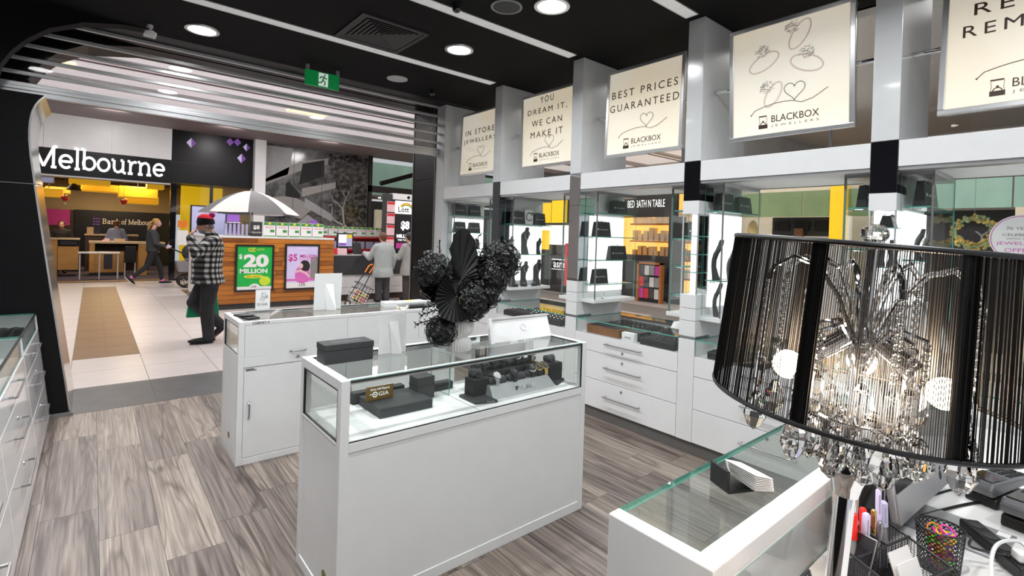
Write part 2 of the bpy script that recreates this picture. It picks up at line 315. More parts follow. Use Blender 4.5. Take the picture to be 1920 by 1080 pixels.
# ------------------------------------------------------------------ mesh helpers
class MB:
    def __init__(s, M=None): s.v = []; s.f = []; s.m = []; s.M = M
    def add(s, vs, fs, mi=0):
        b = len(s.v)
        if s.M is not None: vs = [s.M @ Vector(v) for v in vs]
        s.v += [tuple(v) for v in vs]
        for i, f in enumerate(fs):
            s.f.append(tuple(b+k for k in f)); s.m.append(mi[i] if isinstance(mi, (list, tuple)) else mi)
        return s
    def box(s, x0, x1, y0, y1, z0, z1, mi=0):
        v = [(x0, y0, z0), (x1, y0, z0), (x1, y1, z0), (x0, y1, z0), (x0, y0, z1), (x1, y0, z1), (x1, y1, z1), (x0, y1, z1)]
        return s.add(v, [(0, 3, 2, 1), (4, 5, 6, 7), (0, 1, 5, 4), (1, 2, 6, 5), (2, 3, 7, 6), (3, 0, 4, 7)], mi)
    def pane(s, x0, x1, y0, y1, z0, z1):
        """glass slab: edge faces take material 1, faces material 0"""
        d = [x1-x0, y1-y0, z1-z0]; a = d.index(min(d))
        mi = [1]*6
        for k in ((0, 1) if a == 2 else (2, 4) if a == 1 else (3, 5)): mi[k] = 0
        return s.box(x0, x1, y0, y1, z0, z1, mi)
    def tube(s, pts, r, n=8, mi=0, flat=None, closed=False):
        pts = [Vector(p) for p in pts]; k = len(pts)
        rs = r if isinstance(r, (list, tuple)) else [r]*k
        vs = []; up = None
        for i, p in enumerate(pts):
            if closed: t = pts[(i+1) % k]-pts[i-1]
            else: t = pts[min(i+1, k-1)]-pts[max(i-1, 0)]
            t.normalize()
            if up is None:
                a = Vector((0, 0, 1)) if abs(t.z) < 0.9 else Vector((1, 0, 0))
                up = (a-t*a.dot(t)).normalized()
            else:
                up = up-t*up.dot(t)
                up = up.normalized() if up.length > 1e-6 else t.orthogonal().normalized()
            sd = t.cross(up)
            rr = rs[i]; ra, rb = (rr if isinstance(rr, (tuple, list)) else (rr, rr))
            for j in range(n):
                an = 2*PI*j/n
                vs.append(p+up*(math.sin(an)*rb)+sd*(math.cos(an)*ra))
        fs = []
        for i in range(k if closed else k-1):
            for j in range(n):
                a, b = i*n+j, i*n+(j+1) % n; c, d = ((i+1) % k)*n+(j+1) % n, ((i+1) % k)*n+j
                fs.append((a, b, c, d))
        if not closed: fs += [tuple(range(n))[::-1], tuple(range((k-1)*n, k*n))]
        return s.add(vs, fs, mi)
    def cyl(s, p0, p1, r0, r1=None, n=16, mi=0): return s.tube([p0, p1], [r0, r0 if r1 is None else r1], n, mi)
    def lathe(s, prof, n=24, c=(0, 0, 0), mi=0, fn=None, ring=False):
        vs = []; fs = []
        for (r, z) in prof:
            for j in range(n):
                a = 2*PI*j/n; q = r*(fn(a, z) if fn else 1)
                vs.append((c[0]+q*math.cos(a), c[1]+q*math.sin(a), c[2]+z))
        K = len(prof)
        for i in range(K if ring else K-1):
            for j in range(n):
                a, b = i*n+j, i*n+(j+1) % n; q = ((i+1) % K-i)*n
                fs.append((a, b, b+q, a+q))
        if not ring: fs += [tuple(range(n))[::-1], tuple(range((len(prof)-1)*n, len(prof)*n))]
        return s.add(vs, fs, mi)
    def prism(s, poly, axis, a, b, mi=0):
        n = len(poly)
        f = {'y': lambda p, t: (p[0], t, p[1]), 'x': lambda p, t: (t, p[0], p[1]), 'z': lambda p, t: (p[0], p[1], t)}[axis]
        vs = [f(p, a) for p in poly]+[f(p, b) for p in poly]
        return s.add(vs, [tuple(range(n)), tuple(range(n, 2*n))[::-1]]+[(i, (i+1) % n, n+(i+1) % n, n+i) for i in range(n)], mi)
    def ball(s, c, r, n=12, m=8, mi=0):
        rx, ry, rz = r if isinstance(r, (tuple, list)) else (r, r, r)
        vs = [(c[0], c[1], c[2]-rz)]; fs = []
        for i in range(1, m):
            t = -PI/2+PI*i/m
            for j in range(n):
                a = 2*PI*j/n; vs.append((c[0]+rx*math.cos(t)*math.cos(a), c[1]+ry*math.cos(t)*math.sin(a), c[2]+rz*math.sin(t)))
        vs.append((c[0], c[1], c[2]+rz)); L = len(vs)-1
        for j in range(n):
            fs.append((0, 1+(j+1) % n, 1+j)); fs.append((L, 1+(m-2)*n+j, 1+(m-2)*n+(j+1) % n))
            for i in range(m-2): fs.append((1+i*n+j, 1+i*n+(j+1) % n, 1+(i+1)*n+(j+1) % n, 1+(i+1)*n+j))
        return s.add(vs, fs, mi)
    def ribbon(s, pts, wd, t=0.0015, mi=0, z0=0.0):
        """flat stroke in local XY, thickness t in z"""
        P = [Vector((p[0], p[1])) for p in pts]; n = len(P); L = []; R = []
        closed = (P[0]-P[-1]).length < 1e-6 and n > 3
        for i in range(n):
            a = P[i-1] if i > 0 else (P[-2] if closed else P[0]); b = P[i+1] if i < n-1 else (P[1] if closed else P[-1])
            d = (b-a).normalized(); q = Vector((-d.y, d.x))*wd/2
            L.append(P[i]+q); R.append(P[i]-q)
        vs = [(p.x, p.y, z0) for p in L]+[(p.x, p.y, z0) for p in R]+[(p.x, p.y, z0+t) for p in L]+[(p.x, p.y, z0+t) for p in R]
        fs = []
        for i in range(n-1):
            fs += [(2*n+i, 3*n+i, 3*n+i+1, 2*n+i+1), (i, i+1, n+i+1, n+i), (i, 2*n+i, 2*n+i+1, i+1), (n+i, n+i+1, 3*n+i+1, 3*n+i)]
        fs += [(0, n, 3*n, 2*n), (n-1, 3*n-1, 4*n-1, 2*n-1)]
        return s.add(vs, fs, mi)
    def mesh(s, name, smooth=False):
        me = bpy.data.meshes.new(name); me.from_pydata(s.v, [], s.f)
        me.polygons.foreach_set('material_index', s.m)
        bm = bmesh.new(); bm.from_mesh(me); bmesh.ops.recalc_face_normals(bm, faces=bm.faces); bm.to_mesh(me); bm.free()
        if smooth:
            me.polygons.foreach_set('use_smooth', [True]*len(me.polygons))
            try: me.set_sharp_from_angle(angle=math.radians(40))
            except Exception: pass
        me.update()
        return me
def world_of(o):
    mt = o.matrix_basis.copy()
    return (world_of(o.parent) @ o.matrix_parent_inverse @ mt) if o.parent else mt
def setmat(me, mats):
    for k in (mats if isinstance(mats, (list, tuple)) else [mats]): me.materials.append(M[k])
def link_obj(name, me, parent=None, local=False):
    o = bpy.data.objects.new(name, me); col.objects.link(o)
    if parent is not None:
        o.parent = parent
        if not local: o.matrix_parent_inverse = world_of(parent).inverted()
    return o
def part(name, mb, mats, parent=None, smooth=False, local=False, label=None, bevel=0.0, kind=None):
    me = mb.mesh(name, smooth); setmat(me, mats)
    o = link_obj(name, me, parent, local)
    if label: o['label'] = label
    if kind: o['kind'] = kind
    if bevel:
        b = o.modifiers.new('bevel', 'BEVEL'); b.width = bevel; b.segments = 2; b.limit_method = 'ANGLE'; b.angle_limit = math.radians(50)
    return o
def tag(o, label, cat, group=None, kind=None):
    o['label'] = label
    if cat: o['category'] = cat
    if group: o['group'] = group
    if kind: o['kind'] = kind
    return o
def thing(name, label, cat, loc=(0, 0, 0), rz=0.0, group=None):
    o = bpy.data.objects.new(name, None); col.objects.link(o); o.empty_display_size = 0.05
    o.location = loc; o.rotation_euler = (0, 0, rz)
    return tag(o, label, cat, group)
def struct(name, mb, mats, label=None, parent=None, bevel=0):
    o = part(name, mb, mats, parent, bevel=bevel)
    if parent is None:
        o['kind'] = 'structure'
        if label: o['label'] = label
    return o
def struct_empty(name, label, loc=(0, 0, 0)):
    o = bpy.data.objects.new(name, None); col.objects.link(o); o.location = loc; o['kind'] = 'structure'; o['label'] = label
    return o
def basis(right, up, loc):
    r = Vector(right).normalized(); u = Vector(up); u = (u-r*u.dot(r)).normalized(); n = r.cross(u)
    m = Matrix((r, u, n)).transposed().to_4x4(); m.translation = Vector(loc)
    return m
FRONT = ((1, 0, 0), (0, 0, 1))    # faces -Y
SIDE = ((0, -1, 0), (0, 0, 1))    # faces -X
def text(name, s, mat, parent, loc, face=FRONT, w=None, h=0.1, extrude=0.001, spacing=1.0, shear=0.0, local=False, bold=0.0, align='C'):
    c = bpy.data.curves.new('txt', 'FONT'); c.body = s; c.size = 1.0; c.extrude = 0.5; c.space_character = spacing; c.shear = shear; c.resolution_u = 3
    if bold: c.offset = bold
    t = bpy.data.objects.new('txt', c); me = bpy.data.meshes.new_from_object(t)
    bpy.data.objects.remove(t); bpy.data.curves.remove(c)
    xs = [v.co.x for v in me.vertices]; ys = [v.co.y for v in me.vertices]
    if not xs: return None
    x0, x1, y0, y1 = min(xs), max(xs), min(ys), max(ys)
    ky = h/(y1-y0); kx = (w/(x1-x0)) if w else ky
    mt = basis(face[0], face[1], loc)
    off = {'C': (x0+x1)/2, 'L': x0}[align]
    for v in me.vertices:
        v.co = mt @ Vector(((v.co.x-off)*kx, (v.co.y-(y0+y1)/2)*ky, (v.co.z+0.5)*extrude))
    me.materials.clear(); setmat(me, mat); me.name = name
    nw = len(s.split())
    if nw < 2: return link_obj(name, me, parent, local)
    # one mesh per word: cut at the widest gaps between letters
    rr = mt.to_3x3().col[0]; bm = bmesh.new(); bm.from_mesh(me); bm.verts.ensure_lookup_table(); seen = set(); isl = []
    for v in bm.verts:
        if v.index in seen: continue
        st = [v]; seen.add(v.index); q = []
        while st:
            a = st.pop(); q.append(a)
            for e in a.link_edges:
                b_ = e.other_vert(a)
                if b_.index not in seen: seen.add(b_.index); st.append(b_)
        u = [rr.dot(a.co) for a in q]; isl.append((min(u), max(u), [a.index for a in q]))
    isl.sort(); gaps = []; mx = isl[0][1]
    for i in range(1, len(isl)): gaps.append((isl[i][0]-mx, isl[i][0])); mx = max(mx, isl[i][1])
    cut = sorted(g[1] for g in sorted(gaps, reverse=True)[:nw-1]); o = None
    for k in range(nw):
        keep = set()
        for lo, hi, ids in isl:
            if sum(lo >= c_-1e-6 for c_ in cut) == k: keep.update(ids)
        b2 = bm.copy(); b2.verts.ensure_lookup_table(); bmesh.ops.delete(b2, geom=[v for v in b2.verts if v.index not in keep], context='VERTS')
        m2 = bpy.data.meshes.new(name); b2.to_mesh(m2); b2.free(); setmat(m2, mat); o = link_obj(name, m2, parent, local)
    bm.free(); return o
def arc(cx, cy, r, a0, a1, n=12, ry=None):
    return [(cx+r*math.cos(math.radians(a0+(a1-a0)*i/n)), cy+(ry or r)*math.sin(math.radians(a0+(a1-a0)*i/n))) for i in range(n+1)]
def copy_tree(o, parent=None):
    c = o.copy(); col.objects.link(c)
    if parent is not None: c.parent = parent
    for ch in list(o.children): copy_tree(ch, c)
    return c
# ================================================================== SETTING
# shop floor: real planks on a dark bed
fl = struct('floor', MB().box(-1.3, 4.0, -1.6, 5.215, -0.06, -0.004), 'joint', 'grey-brown timber plank floor of the jewellery shop')
PW, PL = 0.2333, 1.22
pl_me = MB().box(-PW/2+0.0008, PW/2-0.0008, -PL/2+0.001, PL/2-0.001, -0.004, 0.0).mesh('plank'); setmat(pl_me, 'floor_plank')
joints = {-1: 3.41, 0: 3.05, 1: 2.69, 2: 4.115, 3: 3.10, 4: 2.55, 12: 2.115}
def clip_plank(x, y0, y1):
    y0 = max(y0, -1.6); y1 = min(y1, 5.213)
    if y1-y0 < 0.05: return
    if y1-y0 > PL-0.01: me = pl_me
    else:
        h = (y1-y0)/2
        me = MB().box(-PW/2+0.0008, PW/2-0.0008, -h+0.001, h-0.001, -0.004, 0.0).mesh('plank'); setmat(me, 'floor_plank')
    o = link_obj('plank', me); o.location = (x, (y0+y1)/2, 0); o.parent = fl
for c in range(-5, 16):
    x = 0.052+PW*(c+0.5)
    if x > 3.36: continue
    y = joints.get(c, 0.4*((c*7) % 3)+0.21*c)
    y -= PL*math.ceil((y+1.7)/PL)
    while y < 5.2:
        clip_plank(x, y, y+PL); y += PL
# threshold tiles and mall floor
mf = struct('floor_mall', MB().box(-8, 16, 5.215, 26, -0.06, -0.004).box(4.0, 16, -7, 5.215, -0.06, -0.004), 'grout', 'pale tiled floor of the shopping mall outside')
th_me = MB().box(0.001, 0.599, 0, 0.782, -0.004, 0.0).mesh('threshold_tile'); setmat(th_me, 'grey_tile')
for k in range(-3, 7):
    o = link_obj('threshold_tile', th_me); o.location = (0.456+0.6*k, 5.217, 0); o.parent = mf
TR = 0.643
t_me = {}
for nm in ('mall_tile', 'brown_tile'):
    t_me[nm] = MB().box(0.0025, 0.5975, 0.0025, TR-0.0025, -0.004, 0.0).mesh('floor_tile'); setmat(t_me[nm], nm)
b_me = MB().box(0.002, 0.2985, 0.0025, TR-0.0025, -0.004, 0.0).mesh('floor_tile'); setmat(b_me, 'brown_tile')
for r in range(17):
    for c in range(-2, 14):
        x = 0.456+0.6*c; y = 6.02+TR*r
        if c >= 6 and r > 8: continue
        if c == -1 and 2 <= r < 15:
            for q in (0, 0.3):
                o = link_obj('floor_tile', b_me); o.location = (x+q, y, 0); o.parent = mf
            continue
        br = (c == 2 and r in (11, 12))
        o = link_obj('floor_tile', t_me['brown_tile' if br else 'mall_tile']); o.location = (x, y, 0); o.parent = mf
part('far_paving', MB().box(4.0, 15.9, -6.9, 5.2, -0.004, 0).box(10.07, 15.9, 5.22, 11.8, -0.004, 0).box(5.2, 10.0, 11.81, 16.9, -0.004, 0), 'beige_floor', mf)
struct('floor_bank', MB().box(-5, 3.7, 17.02, 25.9, -0.004, 0.006), 'carpet', 'dark purple patterned carpet inside the bank')
part('carpet_edge', MB().box(-5, 1.69, 17.0, 17.5, 0.0, 0.008), 'brown_tile', bpy.data.objects['floor_bank'])

# ceiling of the shop
struct('ceiling', MB().box(-1.3, 3.93, -1.6, 5.16, CEIL, CEIL+0.1), 'ceiling_dark', 'dark charcoal ceiling of the jewellery shop')
# left wall (black) and its curved portal
lw = struct('wall_left', MB().box(-1.3, -1.2, -1.6, 5.05, 0, CEIL), 'black_wall', 'black wall behind the left drawer cabinets')
arch = [(-1.3, 0), (-0.80, 0), (-0.78, 1.2), (-0.66, 2.0), (-0.56, 2.40), (-0.536, 2.527), (-0.524, 2.607), (-0.471, 2.717), (-0.391, 2.825), (-0.276, 2.932), (-0.084, 3.032), (0.15, 3.085), (0.35, CEIL), (-1.3, CEIL)]
struct('wall_front', MB().prism(arch, 'y', 5.05, 5.17), 'black_wall', 'black curved bulkhead in front of the roller shutter')
por = [(-0.112, 0), (-0.16, 0.36), (-0.22, 0.81), (-0.28, 1.26), (-0.335, 1.68), (-0.374, 2.0), (-0.384, 2.12), (-0.386, 2.20), (-0.382, 2.27), (-0.373, 2.33), (-0.357, 2.385), (-0.334, 2.43), (-0.305, 2.468)]
pol = [(-2.2, 0)]+por+[(-2.2, 2.468)]
pw_ = struct('wall_portal', MB().prism(pol, 'y', 5.225, 5.99), 'black_wall', 'black slanted side wall of the shop entrance')
part('upper_return', MB().prism([(-2.2, 2.468), (-0.30, 2.468), (-0.42, 2.62), (-2.2, 2.62)], 'y', 5.46, 5.99), 'black_wall', pw_)
part('panel_joint', MB().box(-1.2, -0.31, 5.221, 5.2255, 1.79, 1.796), 'plinth', pw_)
# silver trim lining the slanted opening
def lining(pts, y0, y1, t, name, mat, parent):
    mb = MB()
    n = len(pts); nor = []
    for i in range(n):
        a, b = Vector(pts[max(i-1, 0)]), Vector(pts[min(i+1, n-1)]); d = (b-a).normalized(); nor.append(Vector((d.y, -d.x))*t)
    vs = []
    for y in (y0, y1):
        for p in pts: vs.append((p[0], y, p[1]))
        for p, q in zip(pts, nor): vs.append((p[0]+q.x, y, p[1]+q.y))
    fs = []
    for i in range(n-1):
        fs += [(i, i+1, n+i+1, n+i), (2*n+i, 3*n+i, 3*n+i+1, 2*n+i+1), (n+i, n+i+1, 3*n+i+1, 3*n+i), (i, 2*n+i, 2*n+i+1, i+1)]
    fs += [(0, n, 3*n, 2*n), (n-1, 3*n-1, 4*n-1, 2*n-1)]
    return part(name, mb.add(vs, fs), mat, parent, smooth=True)
tr = struct_empty('trim_1', 'silver metal trim lining the slanted shop entrance', (-0.1, 5.7, 0))
lining(por, 5.235, 6.0, 0.012, 'metal_lining', 'silver_trim', tr)
struct('baseboard_left', MB().box(-0.30, -0.09, 5.20, 5.222, 0, 0.025), 'plinth', 'low grey skirting under the black entrance wall')
# outer header behind the shutter
oa = [(-2.2, 2.62), (-0.55, 2.62), (-0.42, 2.66), (-0.40, 2.69), (-0.33, 2.82), (-0.24, 2.92), (-0.06, 3.03), (0.3, 3.1), (3.27, 3.1), (3.27, 3.6), (-2.2, 3.6)]
struct('wall_header', MB().prism(oa, 'y', 5.62, 6.0), 'black_panel', 'dark arched header outside the shutter')
struct('ceiling_soffit', MB().box(-1.3, 3.93, 5.17, 5.6, CEIL+0.005, CEIL+0.1), 'black_panel', 'black slot soffit above the shutter')
# right entrance column
cb = struct('wall_column', MB().box(3.262, 3.9, 5.45, 6.0, 0, 2.205).box(3.262, 3.9, 5.45, 6.0, 2.213, 3.6).box(3.27, 3.9, 5.46, 5.99, 2.2, 2.22), 'black_panel', 'black panelled column beside the entrance', bevel=0.003)
part('corner_bead', MB().box(3.255, 3.263, 5.985, 6.004, 0, 3.55).box(3.255, 3.27, 5.442, 5.452, 0, 2.48), 'plinth', cb)

# ------------------------------------------------------------------ right wall: pillars, fascias, windows
PILL = [(-0.385, -0.26), (0.743, 0.868), (1.875, 2.0), (3.007, 3.134), (4.140, 4.265), (5.25, 5.44)]
BAYS = [(PILL[i][1], PILL[i+1][0]) for i in range(5)][::-1]        # bay 0 = far (IN STORE) ... bay 4 = nearest
XF, XB = 3.27, 3.90
wr = struct_empty('wall_right', 'white pillared display wall of the jewellery shop', (3.6, 2.5, 0))
for i, (a, b) in enumerate(PILL):
    last = i == 5
    part('pillar_fin', MB().box(XF, XB, a, b, 2.087, CEIL), 'pillar_white', wr, bevel=0.003)
    if last:
        part('pillar_base', MB().box(XF, XB, a, b, 0, 2.087), 'pillar_white', wr, bevel=0.003); continue
    part('pillar_core', MB().box(3.47, XB, a+0.002, b-0.002, 0.82, 2.087), 'white', wr)
    part('pillar_mirror', MB().box(XF+0.002, 3.47, a+0.001, b-0.001, 1.806, 2.085), 'black_gloss' if i != 3 else 'mirror', wr, bevel=0.002)
    if i in (3, 4):
        part('pillar_mirror', MB().box(XF+0.004, 3.47, a+0.002, b-0.002, 1.14, 1.804), 'mirror' if i == 3 else 'black_gloss', wr)
    else:
        part('niche_head', MB().box(XF, 3.47, a, b, 1.712, 1.805), 'white', wr)
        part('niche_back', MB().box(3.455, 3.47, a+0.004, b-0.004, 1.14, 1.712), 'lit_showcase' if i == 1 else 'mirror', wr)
        for z in ((1.615, 1.40) if i == 1 else (1.55, 1.42, 1.29)):
            part('niche_shelf', MB().pane(XF+0.02, 3.455, a+0.004, b-0.004, z, z+0.006), ['glass', 'glass_edge'], wr)
        part('niche_side', MB().box(XF, XF+0.012, a, a+0.006, 1.14, 1.712).box(XF, XF+0.012, b-0.006, b, 1.14, 1.712), 'alu', wr)
    for z0, z1 in ((1.040, 1.137), (0.952, 1.037), (0.839, 0.949)):
        part('pillar_panel', MB().box(XF, 3.47, a, b, z0, z1), 'white', wr, bevel=0.0015)
    part('pillar_band', MB().box(XF+0.01, 3.47, a, b, 0.817, 0.838), 'steel', wr)
    part('pillar_base', MB().box(XF, XB, a, b, 0.096, 0.816), 'white', wr, bevel=0.0015)
for (a, b) in BAYS:
    part('fascia', MB().box(XF+0.004, XF+0.07, a, b, 1.945, 2.083), 'white', wr, bevel=0.002)
    part('fascia_lip', MB().box(XF+0.012, XF+0.09, a, b, 1.925, 1.944), 'alu_frame', wr)
    part('bay_head', MB().box(XF+0.09, XB-0.02, a, b, 1.93, 1.945), 'white_matte', wr)
    part('bay_ledge', MB().box(XF+0.07, XB-0.02, a, b, 2.06, 2.083), 'white', wr)
part('plinth', MB().box(XF+0.035, XF+0.06, -0.4, 5.25, 0, 0.095), 'plinth', wr)
for k, (a, b) in enumerate(BAYS):
    wn = struct_empty('window_%d' % (k+1), 'clear shop window between the display pillars', (3.92, (a+b)/2, 0.82))
    part('pane', MB().pane(3.915, 3.923, a-0.05, b+0.05, 0.82, 1.93), ['glass_soft', 'glass_edge'], wn)
    part('pane', MB().pane(3.915, 3.923, a-0.05, b+0.05, 2.0, 3.1), ['glass_soft', 'glass_edge'], wn)
    part('window_frame', MB().box(3.90, 3.935, a-0.06, b+0.06, 1.93, 2.0).box(3.90, 3.935, a-0.06, b+0.06, 0.78, 0.82), 'plinth', wn)
    part('mullion', MB().box(3.895, 3.935, (a+b)/2-0.10, (a+b)/2-0.09, 2.0, 3.1), 'steel', wn)
struct('wall_window_base', MB().box(3.905, 3.95, -0.5, 5.45, 0, 0.78), 'white', 'low wall under the shop windows')
struct('wall_window_head', MB().box(3.9, 4.05, -1.6, 5.45, 3.1, 4.3), 'light_grey', 'plain bulkhead above the shop windows')

# ------------------------------------------------------------------ mall shell
struct('ceiling_mall', MB().box(-8, 16, 6.0, 15.0, 4.40, 4.45), 'ceiling_glow', 'white ceiling of the mall with an added glow')
cm = bpy.data.objects['ceiling_mall']
for y in (7.4, 9.3, 11.2, 13.1):
    part('ceiling_beam', MB().box(-8, 16, y, y+0.16, 4.33, 4.40), 'light_grey', cm)
    part('slot', MB().box(-8, 16, y+0.5, y+0.58, 4.385, 4.40), 'mauve', cm)
for x, y in ((-1.2, 12.0), (3.5, 12.3), (1.2, 8.4)):
    part('light_panel', MB().box(x, x+0.9, y, y+0.5, 4.37, 4.40), 'warm_panel', cm)
struct('ceiling_side_mall', MB().box(4.05, 16, -7, 6.0, 4.40, 4.45), 'light_grey', 'grey ceiling of the side mall beyond the windows')
struct('ceiling_bulkhead', MB().box(-8, 16, 15.0, 17.3, 4.25, 4.46), 'mauve', 'mauve-brown dropped ceiling along the bank front')
struct('wall_shop_outside', MB().box(-8, -2.2, 5.45, 6.0, 0, 4.4), 'light_grey', 'outside wall of the jewellery shop facing the mall')
struct('wall_upper_outside', MB().box(-2.2, 16, 5.7, 6.0, 3.6, 4.4), 'light_grey', 'bulkhead over the shop entrance facing the mall').location.y = 0.0
struct('wall_mall_end', MB().box(-8.1, -8, 5.5, 17.2, 0, 4.45), 'light_grey', 'end wall of the mall')
struct('wall_mall_far', MB().box(15.9, 16, -7, 17.2, 0, 4.45), 'light_grey', 'far end wall of the mall')
# ================================================================== CEILING FITTINGS, SHUTTER
def strip(y0, y1, x0, x1, lab):
    t = thing('ceiling_strip_light', lab, 'ceiling light', ((x0+x1)/2, (y0+y1)/2, CEIL-0.01), group='recessed ceiling strips')
    part('frame', MB().box(x0, x1, y0, y0+0.006, CEIL-0.008, CEIL).box(x0, x1, y1-0.006, y1, CEIL-0.008, CEIL).box(x0, x0+0.006, y0, y1, CEIL-0.008, CEIL).box(x1-0.006, x1, y0, y1, CEIL-0.008, CEIL), 'alu_frame', t)
    part('diffuser', MB().box(x0+0.006, x1-0.006, y0+0.006, y1-0.006, CEIL-0.006, CEIL-0.001), 'strip_diffuser', t)
strip(4.112, 4.222, -0.55, 3.16, 'long pale recessed strip light nearest the shutter')
strip(3.0, 3.105, -0.55, 3.175, 'long pale recessed strip light in the middle of the ceiling')
strip(1.882, 1.985, -0.55, 3.20, 'long pale recessed strip light at the top of the view')
strip(0.76, 0.865, -0.55, 3.2, 'long pale recessed strip light above the counter')
dl_lab = ['glowing round downlight left of the exit sign', 'glowing round downlight beside the ceiling vent', 'glowing round downlight at the top edge of the ceiling']+['round downlight out of view above '+q for q in ('the rings sign bay', 'the REPAIR sign bay', 'cabinet 4 at left', 'the table end at left', 'the aisle by the glass counter', 'the photographer', 'the second left cabinet, added fill light', 'the left cabinet at the frame edge, added fill light', 'the aisle beside the camera, added fill light', 'the area behind the camera at left', 'the area behind the camera at right')]
for i, (x, y) in enumerate(DOWNLIGHTS):
    t = thing('ceiling_downlight', dl_lab[i], 'ceiling light', (x, y, CEIL-0.012), group='round ceiling downlights')
    mb = MB(); mb.lathe([(0.098, 0.0), (0.122, 0.0), (0.125, 0.008), (0.125, 0.012), (0.098, 0.012)], 32, ring=True)
    part('rim', mb, 'alu_frame', t, smooth=True, local=True)
    part('lens', MB().lathe([(0.0, 0.002), (0.098, 0.002), (0.098, 0.009), (0.0, 0.009)], 32), 'lamp_disc', t, local=True)
# air vent
vt = thing('ceiling_air_vent', 'square dark ceiling air vent with nested louvres', 'air vent', (1.745, 3.797, CEIL))
S = 0.278
def sq_frame(mb, a, b, z0, z1):
    # sloped square louvre from half size a (z0) to b (z1)
    vs = []
    for (h, z) in ((a, z0), (b, z1), (b-0.004, z1), (a-0.004, z0)):
        vs += [(-h, -h, z), (h, -h, z), (h, h, z), (-h, h, z)]
    fs = []
    for q in range(4):
        p = (q+1) % 4
        for k in range(4): fs.append((q*4+k, q*4+(k+1) % 4, p*4+(k+1) % 4, p*4+k))
    mb.add(vs, fs)
part('vent_frame', MB().box(-S, S, -S, -S+0.03, -0.012, 0).box(-S, S, S-0.03, S, -0.012, 0).box(-S, -S+0.03, -S+0.03, S-0.03, -0.012, 0).box(S-0.03, S, -S+0.03, S-0.03, -0.012, 0), 'charcoal', vt, local=True)
for k in range(7):
    mb = MB(); h = S-0.035-k*0.034; sq_frame(mb, h, h-0.022, -0.008, -0.03+0.028); part('louvre', mb, 'charcoal', vt, local=True)
# round speakers
for lab, x, y, r, mt in (('small white round ceiling speaker by the strip light', 2.369, 4.754, 0.105, 'light_grey'), ('dark round ceiling speaker at the top of the view', 2.167, 2.732, 0.11, 'charcoal')):
    t = thing('ceiling_speaker', lab, 'speaker', (x, y, CEIL-0.008))
    part('rim', MB().lathe([(r*0.86, 0), (r, 0.0), (r, 0.008), (r*0.86, 0.008)], 28, ring=True), 'mid_grey' if mt == 'charcoal' else 'light_grey', t, local=True)
    part('grille', MB().lathe([(0, 0.001), (r*0.86, 0.001), (r*0.86, 0.007), (0, 0.007)], 28), mt, t, local=True)
# motion sensor and camera
t = thing('motion_sensor', 'small white motion sensor on the ceiling above the shutter', 'sensor', (0.318, 4.95, CEIL))
part('mount', MB().cyl((0, 0, 0), (0, 0, -0.02), 0.022).cyl((0, 0, -0.02), (0, 0.005, -0.045), 0.01), 'white', t, local=True, smooth=True)
part('head', MB().prism([(-0.045, -0.09), (0.04, -0.095), (0.045, -0.06), (0.01, -0.04), (-0.035, -0.055)], 'y', -0.03, 0.035), 'white', t, local=True, bevel=0.006)
for lab, x, y in (('small black dome camera in the ceiling corner by the column', 2.85, 4.86), ('small black sprinkler cover on the ceiling above the vent', 1.9, 2.95)):
    t = thing('security_camera', lab, 'camera', (x, y, CEIL))
    part('bracket', MB().cyl((0, 0, 0), (0, 0, -0.02), 0.035), 'black_plastic', t, local=True)
    part('dome', MB().ball((0, 0, -0.03), (0.032, 0.032, 0.028)), 'black_gloss', t, local=True, smooth=True)
# exit sign
t = thing('exit_sign', 'green running man exit sign hanging before the shutter', 'sign', (1.69, 4.98, 2.91))
part('hanger', MB().box(1.53, 1.56, 4.965, 4.995, 3.05, 3.10).box(1.82, 1.85, 4.965, 4.995, 3.055, 3.10), 'alu_frame', t)
part('plate', MB().box(1.525, 1.85, 4.965, 4.995, 2.905, 3.052), 'green_sign', t, bevel=0.003)
part('white_door', MB().box(1.648, 1.738, 4.961, 4.966, 2.915, 3.04), 'sign_white', t)
mb = MB(basis((1, 0, 0), (0, 0, 1), (1.69, 4.961, 2.977)))
mb.ball((0.016, 0.046, 0.001), (0.0095, 0.0095, 0.002), 10, 6)
for st in ([(0.008, 0.03), (-0.004, -0.005)], [(0.008, 0.028), (-0.022, 0.024), (-0.034, 0.006)], [(0.010, 0.028), (0.024, 0.012), (0.036, 0.018)], [(-0.004, -0.005), (0.02, -0.02), (0.014, -0.052)], [(-0.004, -0.005), (-0.016, -0.03), (-0.05, -0.034)]):
    mb.ribbon(st, 0.0125, 0.003)
part('running_man', mb, 'green_sign', t)

# roller shutter, half lowered
t = thing('roller_shutter', 'raised aluminium roller shutter with clear panels across the entrance', 'roller shutter', (1.4, 5.4, 2.476))
zb = [3.085, 2.972, 2.863, 2.756, 2.645]
for z in zb:
    part('shutter_bar', MB().box(-0.95, 3.262, 5.385, 5.415, z-0.012, z+0.018), 'alu', t, bevel=0.004)
part('bottom_rail', MB().box(-0.95, 3.262, 5.378, 5.422, 2.476, 2.575).box(-0.95, 3.262, 5.370, 5.378, 2.515, 2.545), 'alu', t, bevel=0.004)
for a, b in zip(zb, zb[1:]+[2.575]):
    part('clear_panel', MB().box(-0.95, 3.262, 5.398, 5.402, (b+0.018) if b != 2.575 else b, a-0.012), 'gate_panel', t)

